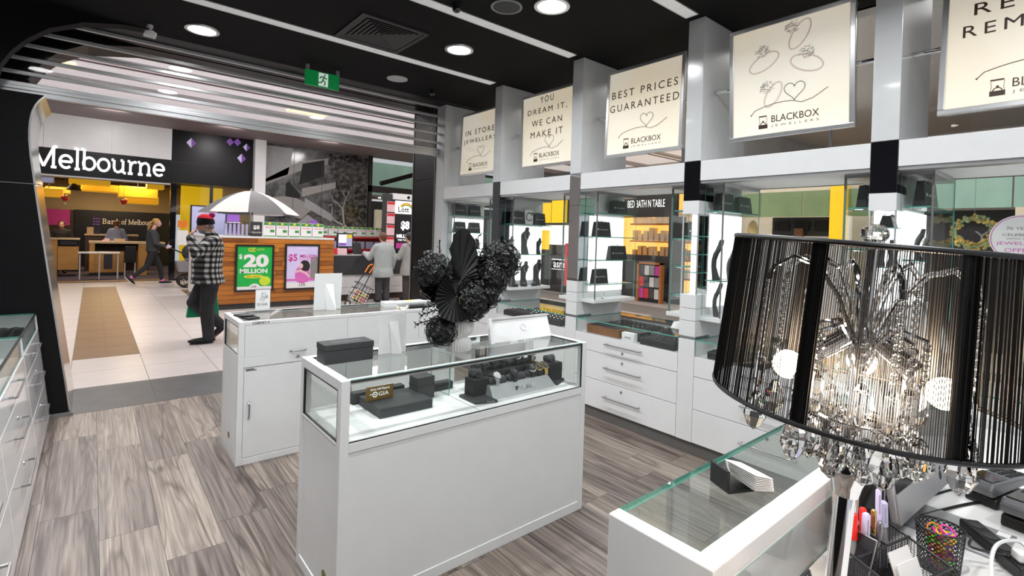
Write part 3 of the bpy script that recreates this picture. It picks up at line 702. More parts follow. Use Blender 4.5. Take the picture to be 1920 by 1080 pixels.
# ================================================================== SIGN BOXES
def heart(mb, cx, cy, s, wd):
    # flowing line that loops into a heart
    L = [(cx-3.3*s, cy-1.55*s)]+[(cx-3.25*s+3.2*s*k/10, cy-1.25*s+0.5*s*math.sin(PI*0.62*k/10)) for k in range(1, 10)]+[(cx+0.1*s, cy-0.78*s)]
    H = []
    for k in range(33):
        a = 2*PI*k/32+PI; x = 16*math.sin(a)**3; y = 13*math.cos(a)-5*math.cos(2*a)-2*math.cos(3*a)-math.cos(4*a)
        H.append((cx+0.35*s+x*s*0.052, cy+0.08*s+y*s*0.052))
    T = [(cx+0.35*s, cy-0.85*s), (cx+0.9*s, cy-1.05*s), (cx+1.8*s, cy-0.85*s), (cx+2.9*s, cy-0.2*s)]
    mb.ribbon(L+[(cx+0.35*s, cy-0.85*s)], wd); mb.ribbon(H, wd); mb.ribbon(T, wd)
    mb.lathe([(0, 0), (wd*1.2, 0), (wd*1.2, 0.0015), (0, 0.0015)], 8, (L[0][0], L[0][1], 0))
def logo(t, mt, cx, cy, wd, mat='ink_brown'):
    """ring box mark and the shop name"""
    k = wd/0.36
    mb = MB(mt)
    x = cx-0.175*k
    mb.box(x-0.032*k, x+0.028*k, cy+0.046*k, cy+0.055*k, 0, 0.0015)
    mb.box(x-0.034*k, x+0.034*k, cy-0.045*k, cy-0.015*k, 0, 0.0015)
    mb.ribbon(arc(x, cy-0.016*k, 0.02*k, 0, 180, 10), 0.005*k); mb.box(x-0.006*k, x+0.006*k, cy+0.006*k, cy+0.016*k, 0, 0.0015)
    mb.ribbon([(x-0.03*k, cy+0.045*k), (x-0.026*k, cy+0.01*k), (x-0.03*k, cy-0.015*k)], 0.002*k); mb.ribbon([(x+0.03*k, cy+0.045*k), (x+0.026*k, cy+0.01*k), (x+0.03*k, cy-0.015*k)], 0.002*k)
    part('logo_mark', mb, mat, t)
    f = (mt.to_3x3() @ Vector((1, 0, 0)), mt.to_3x3() @ Vector((0, 1, 0)))
    text('logo_name', 'BLACKBOX', mat, t, mt @ Vector((cx+0.055*k, cy+0.022*k, 0)), f, w=0.335*k, h=0.052*k)
    text('logo_name', 'JEWELLERS', 'ink_grey', t, mt @ Vector((cx+0.055*k, cy-0.034*k, 0)), f, w=0.335*k, h=0.022*k, spacing=1.7)
SH = 0.3775
def sign(bay, xt, xb, lines, lab, tops=None, hy=-0.12, rings=False):
    a, b = BAYS[bay]; yc = (a+b)/2; zc = 2.595
    up = Vector((xt-xb, 0, 0.755)).normalized()
    mt = basis((0, -1, 0), up, ((xt+xb)/2, yc, zc))
    t = thing('light_box_sign', lab, 'sign', ((xt+xb)/2, yc, zc), group='hanging light box signs')
    f = ((0, -1, 0), up)
    D = 0.012
    mb = MB(mt)
    for (u0, u1, v0, v1) in ((-SH, SH, SH-0.028, SH), (-SH, SH, -SH, -SH+0.028), (-SH, -SH+0.028, -SH+0.028, SH-0.028), (SH-0.028, SH, -SH+0.028, SH-0.028)):
        mb.box(u0, u1, v0, v1, -0.012, D)
    part('frame', mb, 'alu_frame', t, bevel=0.003)
    part('box_back', MB(mt).box(-SH+0.02, SH-0.02, -SH+0.02, SH-0.02, -0.085, -0.078), 'light_grey', t)
    mb = MB(mt)
    for (u0, u1, v0, v1) in ((-SH+0.012, SH-0.012, SH-0.02, SH-0.014), (-SH+0.012, SH-0.012, -SH+0.014, -SH+0.02), (-SH+0.014, -SH+0.02, -SH+0.02, SH-0.02), (SH-0.02, SH-0.014, -SH+0.02, SH-0.02)):
        mb.box(u0, u1, v0, v1, -0.085, -0.012)
    part('box_side', mb, 'acrylic', t)
    part('lit_face', MB(mt).box(-SH+0.028, SH-0.028, -SH+0.028, SH-0.028, 0, 0.006), 'sign_face', t)
    off = mt @ Vector((0, 0, 0.0065)) - mt @ Vector((0, 0, 0))
    m2 = mt.copy(); m2.translation += off
    for i, (s, wd, v) in enumerate(lines):
        text('lettering', s, 'ink_brown', t, m2 @ Vector((0, v, 0)), f, w=wd, h=0.062, spacing=1.35)
    mb = MB(m2); heart(mb, 0.02, hy+0.005 if not rings else -0.10, 0.075, 0.0035); part('heart_line', mb, 'ink_brown', t)
    logo(t, m2, 0.0, -0.275, 0.305)
    if rings:
        for (cx, cy, r, rot, gx, gy) in ((0.075, 0.245, 0.095, 58, 0.035, 0.305), (-0.145, 0.120, 0.10, 24, -0.155, 0.195), (0.115, 0.060, 0.10, -24, 0.115, 0.125), (-0.085, -0.10, 0.085, 60, -0.125, -0.045)):
            mb = MB(m2); ca, sa = math.cos(math.radians(rot)), math.sin(math.radians(rot))
            el = []
            for k in range(33):
                q = 2*PI*k/32; u, v = r*math.cos(q), 0.48*r*math.sin(q); el.append((cx+u*ca-v*sa, cy+u*sa+v*ca))
            mb.ribbon(el, 0.011, 0.001)
            part('ring_print', mb, 'print_pale', t)
            mb = MB(m2); rn = random.Random(int(rot)+90)
            for k in range(60):
                q = rn.random()*2*PI; d = 0.046*math.sqrt(rn.random()); x, y = gx+d*math.cos(q), gy+d*math.sin(q)*0.8; s = 0.003+0.005*rn.random()
                mb.ribbon([(x-s, y-s*0.4), (x+s, y+s*rn.uniform(-1, 1))], 0.004, 0.0018)
            part('diamond_print', mb, 'print_grey', t)
    # chrome carrying rod to both pillars
    for y0, y1 in ((b-0.002, yc+SH-0.02), (a+0.002, yc-SH+0.02)):
        part('carrying_rod', MB().cyl(((xt+xb)/2+0.045, y0, zc), ((xt+xb)/2+0.045, y1, zc), 0.014, n=12), 'chrome', t, smooth=True)
sign(0, 3.445, 3.42, [('IN STORE', 0.56, 0.14), ('JEWELLERS', 0.62, 0.03)], 'cream lit sign reading IN STORE beside the shutter', hy=-0.10)
sign(1, 3.438, 3.447, [('YOU', 0.19, 0.30), ('DREAM IT,', 0.56, 0.19), ('WE CAN', 0.43, 0.075), ('MAKE IT', 0.46, -0.04)], 'cream lit sign reading YOU DREAM IT WE CAN MAKE IT', hy=-0.13)
sign(2, 3.455, 3.435, [('BEST PRICES', 0.64, 0.16), ('GUARANTEED', 0.67, 0.045)], 'cream lit sign reading BEST PRICES GUARANTEED', hy=-0.10)
sign(3, 3.385, 3.435, [], 'cream lit sign printed with four diamond rings', rings=True)
sign(4, 3.50, 3.44, [('RESIZE', 0.44, 0.27), ('REPAIR', 0.50, 0.16), ('REMODEL', 0.58, 0.05)], 'cream lit sign reading REPAIR and REMODEL cut by the frame', hy=-0.10)
# ================================================================== WALL CABINETS AND SHOWCASES
BN = ['IN STORE sign', 'YOU DREAM IT sign', 'BEST PRICES sign', 'diamond rings sign', 'REPAIR sign']
GT = 0.815
for k, (a, b) in enumerate(BAYS):
    t = thing('drawer_cabinet', 'white drawer cabinet with glass counter below the '+BN[k], 'cabinet', (3.55, (a+b)/2, 0.096), group='wall drawer cabinets')
    part('carcass', MB().box(XF+0.022, XB, a+0.002, b-0.002, 0.096, 0.690), 'white', t)
    for z0, z1, hz, lz in ((0.098, 0.331, 0.217, 0.292), (0.335, 0.562, 0.457, 0.522), (0.566, 0.705, 0.650, 0.603)):
        d = part('drawer', MB().box(XF, XF+0.02, a+0.003, b-0.003, z0, z1), 'white_gloss', t, bevel=0.0015)
        yc = (a+b)/2-0.02
        part('handle', MB().cyl((XF-0.03, yc-0.178, hz), (XF-0.03, yc+0.178, hz), 0.006, n=10).cyl((XF-0.03, yc-0.165, hz), (XF+0.004, yc-0.165, hz), 0.005, n=8).cyl((XF-0.03, yc+0.165, hz), (XF+0.004, yc+0.165, hz), 0.005, n=8), 'steel', d, smooth=True)
        part('lock', MB().cyl((XF-0.004, yc+0.01, lz), (XF+0.004, yc+0.01, lz), 0.010, n=12), 'steel', d)
    part('display_floor', MB().box(XF+0.022, XB, a+0.002, b-0.002, 0.690, 0.700), 'white', t)
    part('glass_front', MB().pane(XF+0.004, XF+0.010, a+0.006, b-0.006, 0.705, GT), ['glass_soft', 'glass_edge'], t)
    part('glass_top', MB().pane(XF, XB, a+0.004, b-0.004, GT, GT+0.009), ['glass_soft', 'glass_edge'], t)

def showcase(k, side, shelves, base=0.985):
    a, b = BAYS[k]
    y0, y1 = (b-0.137, b) if side == 'far' else (a, a+0.137)
    x0, x1 = 3.35, 3.905
    lab = 'glass shelf showcase on the %s side below the %s' % ('left' if side == 'far' else 'right', BN[k])
    t = thing('glass_showcase', lab, 'showcase', ((x0+x1)/2, (y0+y1)/2, base), group='wall glass showcases')
    inner = y0 if side == 'far' else y1
    back = y1 if side == 'far' else y0
    e = 0.006 if side == 'far' else -0.006
    part('base_board', MB().box(x0-0.02, x1, min(inner, back)-(0.012 if side == 'far' else 0), max(inner, back)+(0 if side == 'far' else 0.012), base-0.03, base), 'white', t, bevel=0.002)
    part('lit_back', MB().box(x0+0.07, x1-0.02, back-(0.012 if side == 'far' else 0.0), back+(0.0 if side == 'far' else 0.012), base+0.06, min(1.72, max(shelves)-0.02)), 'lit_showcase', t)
    part('side_pane', MB().pane(x0, x1, min(inner, inner+e), max(inner, inner+e), base, 1.93), ['glass_soft', 'glass_edge'], t)
    part('front_pane', MB().pane(x0, x0+0.005, y0+0.007 if side == 'far' else y0+0.001, y1-0.001 if side == 'far' else y1-0.007, base, 1.93), ['glass_soft', 'glass_edge'], t)
    part('corner_strip', MB().box(x0-0.003, x0+0.006, inner-0.003, inner+0.006, base, 1.93), 'plinth', t)
    part('head_rail', MB().box(x0-0.01, x1, min(inner, back), max(inner, back), 1.905, 1.929), 'alu_frame', t)
    for z in shelves:
        part('glass_shelf', MB().pane(x0+0.008, x1-0.01, y0+0.008, y1-0.014, z-0.008, z), ['glass_soft', 'glass_edge'], t)
    for z in shelves:
        part('shelf_clip', MB().cyl((x0+0.012, (y0+y1)/2-0.02, z-0.014), (x0+0.012, (y0+y1)/2+0.02, z-0.014), 0.004, n=6), 'steel', t)
    return t
SHV = {0: [1.76, 1.55, 1.35, 1.16], 1: [1.65, 1.33], 2: [1.746, 1.537, 1.33, 1.117], 3: [1.737, 1.245], 4: [1.737, 1.45]}
for k in range(5):
    showcase(k, 'far', SHV[k]); showcase(k, 'near', SHV[k] if k not in (3,) else [1.737, 1.5, 1.245])

# ---- paper gift bags
def bag(lab, x0, x1, yc, z, h, d=0.055):
    t = thing('gift_bag', lab, 'bag', ((x0+x1)/2, yc, z), group='black paper gift bags')
    xi = (x1-x0)/2; mb = MB()
    tp = 0.9
    # zig-zag top edge
    vs = []; n = 8
    bot = [(-xi, -d/2, 0), (xi, -d/2, 0), (xi, d/2, 0), (-xi, d/2, 0)]
    top = [(-xi*tp, -d/2*0.55, h), (xi*tp, -d/2*0.55, h), (xi*tp, d/2*0.55, h), (-xi*tp, d/2*0.55, h)]
    mb.add(bot+top, [(0, 3, 2, 1), (0, 1, 5, 4), (1, 2, 6, 5), (2, 3, 7, 6), (3, 0, 4, 7), (4, 5, 6, 7)])
    for q in range(n):
        u = -xi*tp+2*xi*tp*(q+0.5)/n; s = xi*tp/n
        mb.prism([(u-s, h), (u+s, h), (u, h+0.006)], 'y', -d*0.27, -d*0.24)
    part('bag_body', mb, 'bag_black', t, local=True, bevel=0.002)
    for yy in (-d*0.3, d*0.3):
        part('rope_handle', MB().tube([(-xi*0.4, yy, h-0.01), (-xi*0.35, yy, h+0.005), (0, yy*0.8, h+0.012), (xi*0.35, yy, h+0.005), (xi*0.4, yy, h-0.01)], 0.0016, 5), 'black_matte', t, local=True)
    text('bag_print', 'BLACKBOX', 'light_grey', t, (0.012, -d*0.415, h*0.48), ((1, 0, 0), (0, 0.10, 1)), w=xi*1.0, h=0.012, local=True)
    part('bag_mark', MB().box(-xi*0.72, -xi*0.56, -d*0.425, -d*0.40, h*0.43, h*0.54), 'light_grey', t, local=True)
    return t
def ydep(k): return BAYS[k][1]-0.068
for (k, x0, x1, z, h, lab) in (
    (0, 3.39, 3.56, 1.76, 0.125, 'black gift bag at left on the top shelf below the IN STORE sign'), (0, 3.61, 3.78, 1.76, 0.125, 'black gift bag at right on the top shelf below the IN STORE sign'),
    (0, 3.39, 3.56, 1.55, 0.125, 'black gift bag at left on the second shelf below the IN STORE sign'), (0, 3.61, 3.78, 1.55, 0.125, 'black gift bag at right on the second shelf below the IN STORE sign'),
    (0, 3.39, 3.56, 1.35, 0.11, 'black gift bag at left on the third shelf below the IN STORE sign'), (0, 3.61, 3.78, 1.35, 0.11, 'black gift bag at right on the third shelf below the IN STORE sign'),
    (1, 3.38, 3.56, 1.65, 0.13, 'black gift bag left of the ring card below the YOU DREAM IT sign'), (1, 3.70, 3.86, 1.65, 0.125, 'black gift bag right of the ring card below the YOU DREAM IT sign'),
    (2, 3.61, 3.83, 1.746, 0.12, 'black gift bag on the top shelf below the BEST PRICES sign'), (2, 3.39, 3.60, 1.537, 0.13, 'black gift bag on the second shelf below the BEST PRICES sign'),
    (2, 3.60, 3.84, 1.33, 0.125, 'black gift bag on the third shelf below the BEST PRICES sign'), (2, 3.39, 3.58, 1.117, 0.13, 'black gift bag on the lowest shelf below the BEST PRICES sign'),
    (3, 3.39, 3.61, 1.737, 0.125, 'black gift bag nearest the pillar on the top shelf below the rings sign'), (3, 3.67, 3.88, 1.737, 0.12, 'black gift bag nearest the window on the top shelf below the rings sign'),
    (4, 3.40, 3.72, 1.737, 0.14, 'wide black gift bag in the showcase below the REPAIR sign')):
    bag(lab, x0, x1, ydep(k), z, h)
bag('black gift bag in the right showcase below the diamond rings sign', 3.39, 3.60, BAYS[3][0]+0.068, 1.737, 0.13)
bag('black gift bag in the right showcase below the BEST PRICES sign', 3.42, 3.60, BAYS[2][0]+0.068, 1.537, 0.12)
bag('black gift bag in the right showcase top shelf below the BEST PRICES sign', 3.42, 3.60, BAYS[2][0]+0.068, 1.746, 0.12)
t = bag('small black box bag in the lit pillar niche above the lamp shade', 3.33, 3.42, 0.80, 1.622, 0.065, 0.07)

# ---- necklace busts
def bust(lab, x, y, z, h, rz=0.0, gold=False, group='necklace display busts'):
    t = thing('necklace_bust', lab, 'display bust', (x, y, z), rz, group)
    mb = MB(); k = h/0.3
    # front outline lofted: base, waist, chest, shoulders, neck
    prof = [(0.052, 0.030, 0.0, 0.0), (0.050, 0.024, 0.04, 0.01), (0.040, 0.018, 0.10, 0.022), (0.044, 0.018, 0.15, 0.020), (0.058, 0.020, 0.195, 0.008), (0.066, 0.020, 0.222, -0.006), (0.046, 0.020, 0.245, -0.014), (0.026, 0.019, 0.258, -0.02), (0.024, 0.018, 0.285, -0.026), (0.020, 0.015, 0.298, -0.028)]
    n = 16; vs = []
    for (rx, ry, zz, oy) in prof:
        for j in range(n):
            a = 2*PI*j/n; vs.append((rx*k*math.cos(a), ry*k*math.sin(a)-oy*k*-1.0, zz*k))
    fs = [(i*n+j, i*n+(j+1) % n, (i+1)*n+(j+1) % n, (i+1)*n+j) for i in range(len(prof)-1) for j in range(n)]
    fs += [tuple(range(n))[::-1], tuple(range((len(prof)-1)*n, len(prof)*n))]
    mb.add(vs, fs); part('bust_form', mb, 'bust_grey', t, smooth=True, local=True)
    nk = [(math.cos(a)*0.03*k, -0.020*k-0.006*k*math.sin(a)-0.004*k, (0.235-0.075*math.sin(a))*k) for a in [PI*q/10 for q in range(11)]]
    part('necklace', MB().tube(nk, 0.0016*k+0.0006, 5), 'gold' if gold else 'chrome', t, local=True)
    part('pendant', MB().ball((0, -0.032*k, 0.157*k), (0.005*k, 0.003*k, 0.007*k), 6, 4), 'gold' if gold else 'chrome', t, local=True)
    return t
for k, x, z, h, lab in ((1, 3.39, 1.33, 0.19, 'small grey necklace bust at left of the middle shelf below YOU DREAM IT'), (1, 3.59, 1.33, 0.29, 'tall grey necklace bust in the middle shelf below YOU DREAM IT'), (1, 3.79, 1.33, 0.18, 'small grey necklace bust at right of the middle shelf below YOU DREAM IT'),
    (1, 3.43, 0.985, 0.29, 'grey necklace bust at left of the bottom shelf below YOU DREAM IT'), (1, 3.59, 0.985, 0.27, 'grey necklace bust in the centre of the bottom shelf below YOU DREAM IT'), (1, 3.78, 0.985, 0.29, 'grey necklace bust at right of the bottom shelf below YOU DREAM IT'),
    (3, 3.42, 1.245, 0.29, 'upper grey necklace bust beside the lamp below the rings sign'), (3, 3.44, 0.985, 0.24, 'lower grey necklace bust beside the lamp below the rings sign'), (3, 3.62, 1.245, 0.22, 'grey necklace bust beside the upper one below the rings sign'), (3, 3.80, 1.245, 0.24, 'pale grey necklace bust nearest the window below the rings sign'),
    (4, 3.45, 1.45, 0.17, 'grey bust with gold chain left of another below the REPAIR sign'), (4, 3.62, 1.45, 0.16, 'grey bust with gold chain right of another below the REPAIR sign')):
    bust(lab, x, ydep(k), z, h, 0.0 if k == 1 else 0.5, gold=(k == 4))
bust('tiny dark necklace bust at left in the lit pillar niche', 3.37, 0.835, 1.406, 0.15, -PI/2); bust('tiny dark necklace bust at right in the lit pillar niche', 3.37, 0.775, 1.406, 0.15, -PI/2)
bust('grey necklace bust in the right showcase below YOU DREAM IT', 3.50, BAYS[1][0]+0.068, 1.33, 0.22)
for k, x, lab in ((1, 3.43, 'small black ring box at left under the busts'), (1, 3.55, 'small black ring box in the middle under the busts'), (1, 3.70, 'small black ring box at right under the busts')):
    t = thing('ring_box', lab, 'ring box', (x, BAYS[k][1]-0.11, 0.985), group='small ring boxes under the busts')
    part('box', MB().box(-0.028, 0.028, -0.018, 0.018, 0, 0.028), 'charcoal', t, local=True, bevel=0.003)
    part('ring', MB().tube([(0.011*math.cos(a), -0.004, 0.036+0.011*math.sin(a)) for a in [2*PI*q/12 for q in range(12)]], 0.002, 5, closed=True), 'chrome', t, local=True)
# ring card and small pieces
t = thing('ring_card', 'white card with a black ring drawing between two gift bags', 'card', (3.63, ydep(1), 1.65))
part('card', MB().box(3.57, 3.69, ydep(1)-0.002, ydep(1)+0.002, 1.65, 1.81), 'paper', t)
mb = MB(basis((1, 0, 0), (0, 0, 1), (3.63, ydep(1)-0.0025, 1.735))); mb.ribbon(arc(0.005, 0, 0.042, 20, 330, 18), 0.010); mb.ribbon([(0.035, 0.03), (0.06, 0.045)], 0.012); part('ring_drawing', mb, 'ink', t)
t = thing('ring_stand', 'tiny chrome ring stand on the base below BEST PRICES', 'ring', (3.50, BAYS[2][1]-0.10, 0.985))
part('foot', MB().lathe([(0.0, 0), (0.014, 0), (0.012, 0.004), (0.0, 0.005)], 12), 'chrome', t, local=True)
part('ring', MB().tube([(0.016*math.cos(a), 0, 0.022+0.016*math.sin(a)) for a in [2*PI*q/14 for q in range(14)]], 0.004, 6, closed=True), 'chrome', t, local=True, smooth=True)

# ---- trays in the glass counters
def tray(lab, x0, x1, y0, y1, z, h, mt, rows=3, cols=8, stone='chrome', dots=True):
    t = thing('jewellery_tray', lab, 'tray', ((x0+x1)/2, (y0+y1)/2, z), group='jewellery trays in the wall counters')
    part('tray_body', MB().box(x0, x1, y0, y1, z, z+h), mt, t, bevel=0.003)
    part('tray_pad', MB().box(x0+0.008, x1-0.008, y0+0.008, y1-0.008, z+h, z+h+0.003), 'black_matte', t)
    if dots:
        mb = MB()
        for i in range(rows):
            for j in range(cols):
                x = x0+(x1-x0)*(i+0.5)/rows; y = y0+(y1-y0)*(j+0.5)/cols
                mb.ball((x, y, z+h+0.009), (0.008, 0.006, 0.007), 6, 4)
        part('rings', mb, stone, t, kind='stuff')
Z0 = 0.7005
for k, spec in {1: [(3.31, 3.55, 0.10, 0.45, 0.05, 'charcoal', 'chrome'), (3.31, 3.52, 0.52, 0.93, 0.05, 'charcoal', 'chrome'), (3.60, 3.85, 0.1, 0.9, 0.04, 'charcoal', 'gold')],
                2: [(3.31, 3.56, 0.06, 0.36, 0.055, 'charcoal', 'chrome'), (3.33, 3.55, 0.58, 0.93, 0.07, 'wood_tray', 'chrome'), (3.60, 3.86, 0.06, 0.46, 0.06, 'charcoal', 'chrome'), (3.60, 3.86, 0.5, 0.94, 0.06, 'charcoal', 'chrome')],
                3: [(3.31, 3.55, 0.55, 0.93, 0.05, 'charcoal', 'chrome'), (3.60, 3.85, 0.3, 0.9, 0.05, 'charcoal', 'gold')],
                0: [(3.31, 3.55, 0.1, 0.85, 0.05, 'charcoal', 'chrome')]}.items():
    for q, (x0, x1, u0, u1, h, mt, stn) in enumerate(spec):
        a = BAYS[k][0]
        nm = {'wood_tray': 'wooden', 'charcoal': 'black'}[mt]
        pos = 'front' if x0 < 3.5 else 'back'
        tray('%s jewellery tray at the %s%s of the counter below the %s' % (nm, pos, ' left' if u0 > 0.3 else ' right' if u1 < 0.6 else '', BN[k]), x0, x1, a+u0, a+u1, Z0, h, mt, 3, max(4, int((u1-u0)*22)), stn, dots=(mt != 'wood_tray'))
t = thing('price_box', 'white price box on the tray below the BEST PRICES sign', 'box', (3.40, 2.48, Z0)); part('box', MB().box(3.315, 3.36, 2.42, 2.54, Z0, Z0+0.065), 'paper', t); text('print', 'BLACKBOX', 'ink_grey', t, (3.3145, 2.48, Z0+0.03), SIDE, w=0.06, h=0.01)
part('dark_back', MB().box(3.361, 3.50, 2.40, 2.56, Z0, Z0+0.07), 'charcoal', t)
t = thing('card_box', 'small white folded card box on the glass below BEST PRICES', 'box', (3.62, 2.22, GT+0.009)); part('folded_card', MB().prism([(3.56, GT+0.009), (3.70, GT+0.009), (3.68, GT+0.05), (3.60, GT+0.055)], 'y', 2.17, 2.25), 'paper', t)
t = thing('yellow_tag', 'upright yellow tag on the glass below BEST PRICES', 'tag', (3.74, 2.12, GT+0.009)); part('tag', MB().box(3.735, 3.745, 2.10, 2.14, GT+0.009, GT+0.09), 'yellow', t); part('tag_foot', MB().box(3.72, 3.76, 2.10, 2.14, GT+0.009, GT+0.015), 'yellow', t)

# wreath and sticker at the nearest window
t = thing('flower_wreath', 'round golden flower wreath in the window above the lamp shade', 'wreath', (4.0, 0.53, 1.58))
part('wreath_ring', MB().tube([(4.0, 0.53+0.085*math.cos(a), 1.62+0.085*math.sin(a)) for a in [2*PI*q/24 for q in range(24)]], 0.008, 6, closed=True), 'sage', t)
rn = random.Random(3)
for nm, mt, n in (('blossoms', 'gold_flower', 90), ('leaves', 'sage', 50)):
    mb = MB()
    for i in range(n):
        a = rn.random()*2*PI; r = 0.085+rn.uniform(-0.022, 0.022)
        mb.ball((4.0+rn.uniform(-0.02, 0.02), 0.53+r*math.cos(a), 1.62+r*math.sin(a)), (0.009, 0.010, 0.010*rn.uniform(0.6, 1.2)), 6, 4)
    part(nm, mb, mt, t, kind='stuff')
part('hanging_wire', MB().cyl((4.0, 0.53, 1.70), (4.0, 0.53, 2.0), 0.001, n=5), 'steel', t)
t = thing('window_sticker', 'round white sticker reading JEWELLERY OFFERS on the near window', 'sticker', (3.912, 0.33, 1.60))
mt = basis((0, -1, 0), (0, 0, 1), (3.9145, 0.325, 1.585))
part('disc', MB(mt).lathe([(0, 0), (0.13, 0), (0.13, 0.001), (0, 0.001)], 40), 'paper', t)
mb = MB(mt); mb.ribbon(arc(0, 0, 0.122, 0, 360, 40), 0.004, 0.0015); part('border', mb, 'magenta_light', t)
for s, v, h, mt2, wd in (('70 YEARS', 0.055, 0.016, 'ink_grey', 0.12), ('CELEBRATE', 0.02, 0.014, 'ink_grey', 0.15), ('WITH SOME', -0.002, 0.008, 'ink_grey', 0.12), ('JEWELLERY', -0.03, 0.022, 'magenta_light', 0.2), ('OFFERS', -0.066, 0.022, 'magenta_light', 0.13)):
    text('lettering', s, mt2, t, mt @ Vector((0, v, 0.001)), SIDE, w=wd, h=h, extrude=0.0008)
# ================================================================== CENTRE TABLE SHOWCASE
TX0, TX1, TY0, TY1, TH = 0.738, 2.130, 1.868, 2.345, 0.932
t = thing('display_table', 'white display table with glass top holding watches and flowers', 'showcase', ((TX0+TX1)/2, (TY0+TY1)/2, 0))
P = 0.036
part('front_panel', MB().box(TX0+P, TX1-P, TY0+0.004, TY0+0.02, 0.05, 0.646), 'white', t)
part('back_panel', MB().box(TX0+P, TX1-P, TY1-0.02, TY1-0.004, 0.05, 0.646), 'white', t)
part('side_panel', MB().box(TX0+0.004, TX0+0.02, TY0+P, TY1-P, 0.05, 0.67), 'white', t)
part('side_panel', MB().box(TX1-0.02, TX1-0.004, TY0+P, TY1-P, 0.05, 0.67), 'white', t)
part('bottom_rail', MB().box(TX0+P, TX1-P, TY0, TY0+P, 0, 0.05).box(TX0+P, TX1-P, TY1-P, TY1, 0, 0.05).box(TX0, TX0+P, TY0+P, TY1-P, 0, 0.05).box(TX1-P, TX1, TY0+P, TY1-P, 0, 0.05), 'white', t, bevel=0.002)
part('mid_rail', MB().box(TX0+P, TX1-P, TY0, TY0+P, 0.648, 0.686).box(TX0+P, TX1-P, TY1-P, TY1, 0.648, 0.686).box(TX0, TX0+P, TY0+P, TY1-P, 0.672, 0.686).box(TX1-P, TX1, TY0+P, TY1-P, 0.672, 0.686), 'white', t, bevel=0.002)
for x in (TX0, TX1-P):
    for y in (TY0, TY1-P):
        part('corner_post', MB().box(x, x+P, y, y+P, 0, TH-0.0005), 'white', t, bevel=0.002)
part('top_rail', MB().box(TX0+P, TX1-P, TY0+0.012, TY0+0.026, TH-0.022, TH).box(TX0+P, TX1-P, TY1-P, TY1, TH-0.03, TH).box(TX0, TX0+P, TY0+P, TY1-P, TH-0.04, TH).box(TX1-P, TX1, TY0+P, TY1-P, TH-0.04, TH), 'white', t, bevel=0.002)
part('display_floor', MB().box(TX0+0.012, TX1-0.012, TY0+0.014, TY1-0.014, 0.672, 0.689), 'white_matte', t)
part('floor_joint', MB().box(1.405, 1.408, TY0+0.016, TY1-0.016, 0.689, 0.6895), 'plinth', t)
part('glass_front', MB().pane(TX0+P, TX1-P, TY0+0.004, TY0+0.010, 0.686, TH-0.002), ['glass_soft', 'glass_edge'], t)
part('glass_side', MB().pane(TX0+0.006, TX0+0.012, TY0+P, TY1-P, 0.686, TH-0.04), ['glass', 'glass_edge'], t)
part('glass_side', MB().pane(TX1-0.012, TX1-0.006, TY0+P, TY1-P, 0.686, TH-0.04), ['glass', 'glass_edge'], t)
part('glass_back', MB().pane(TX0+P, TX1-P, TY1-0.012, TY1-0.006, 0.686, TH-0.03), ['glass', 'glass_edge'], t)
part('glass_top', MB().pane(TX0+P, TX1-P, TY0+0.026, TY1-P, TH-0.008, TH-0.001), ['glass', 'glass_edge'], t)
part('black_seal', MB().box(TX0+P, TX1-P, TY0+0.001, TY0+0.005, 0.6865, 0.690).box(TX0+P, TX1-P, TY0+0.001, TY0+0.011, TH-0.012, TH-0.006).box(TX0+0.001, TX0+0.006, TY0+P, TY1-P, 0.686, 0.692).box(TX0+0.001, TX0+0.006, TY0+P, TY0+P+0.006, 0.686, TH-0.04).box(TX0+0.001, TX0+0.006, TY1-P-0.006, TY1-P, 0.686, TH-0.04).box(TX0+0.001, TX0+0.006, TY0+P, TY1-P, TH-0.046, TH-0.04).box(TX1-P-0.005, TX1-P, TY0+0.001, TY0+0.008, 0.686, TH-0.006), 'black_plastic', t)
part('cable_port', MB(basis((0, -1, 0), (0, 0, 1), (TX0+0.005, 2.0, 0.12))).lathe([(0.0, 0), (0.022, 0), (0.022, 0.004), (0.0, 0.004)], 18), 'stem_olive', t)
part('inner_divider', MB().pane(1.404, 1.409, TY1-0.2, TY1-0.02, 0.690, TH-0.04), ['glass', 'glass_edge'], t)

DF = 0.6895
# ---- things inside
t = thing('display_plinth', 'dark grey flat display slab under the brown sign card', 'display slab', (1.11, 2.13, DF)); part('slab', MB().box(0.98, 1.245, 2.035, 2.26, DF, DF+0.042), 'charcoal', t, bevel=0.002); part('slab_foot', MB().box(0.99, 1.235, 2.045, 2.25, DF, DF+0.003), 'black_matte', t)
t = thing('display_plinth', 'narrow dark display slab behind the slab with the brown card', 'display slab', (1.1, 2.295, DF)); part('slab', MB().box(0.955, 1.225, 2.275, 2.32, DF, DF+0.052), 'charcoal', t, bevel=0.002); part('slab_foot', MB().box(0.96, 1.22, 2.28, 2.315, DF, DF+0.003), 'black_matte', t)
t = thing('certificate_sign', 'brown card reading Gems with Reports on the dark slab', 'sign', (1.037, 2.163, DF+0.042))
part('card', MB().box(0.969, 1.104, 2.160, 2.163, DF+0.044, DF+0.108), 'brown_card', t)
part('card_foot', MB().box(0.969, 1.104, 2.160, 2.19, DF+0.0425, DF+0.0445), 'brown_acrylic', t)
text('lettering', 'Gems with Reports', 'sign_white', t, (1.037, 2.1595, DF+0.093), FRONT, w=0.095, h=0.014, extrude=0.0005)
text('lettering', 'by', 'sign_white', t, (0.992, 2.1595, DF+0.072), FRONT, w=0.009, h=0.009, extrude=0.0005)
text('lettering', 'GIA', 'sign_white', t, (1.055, 2.1595, DF+0.070), FRONT, w=0.05, h=0.018, extrude=0.0005)
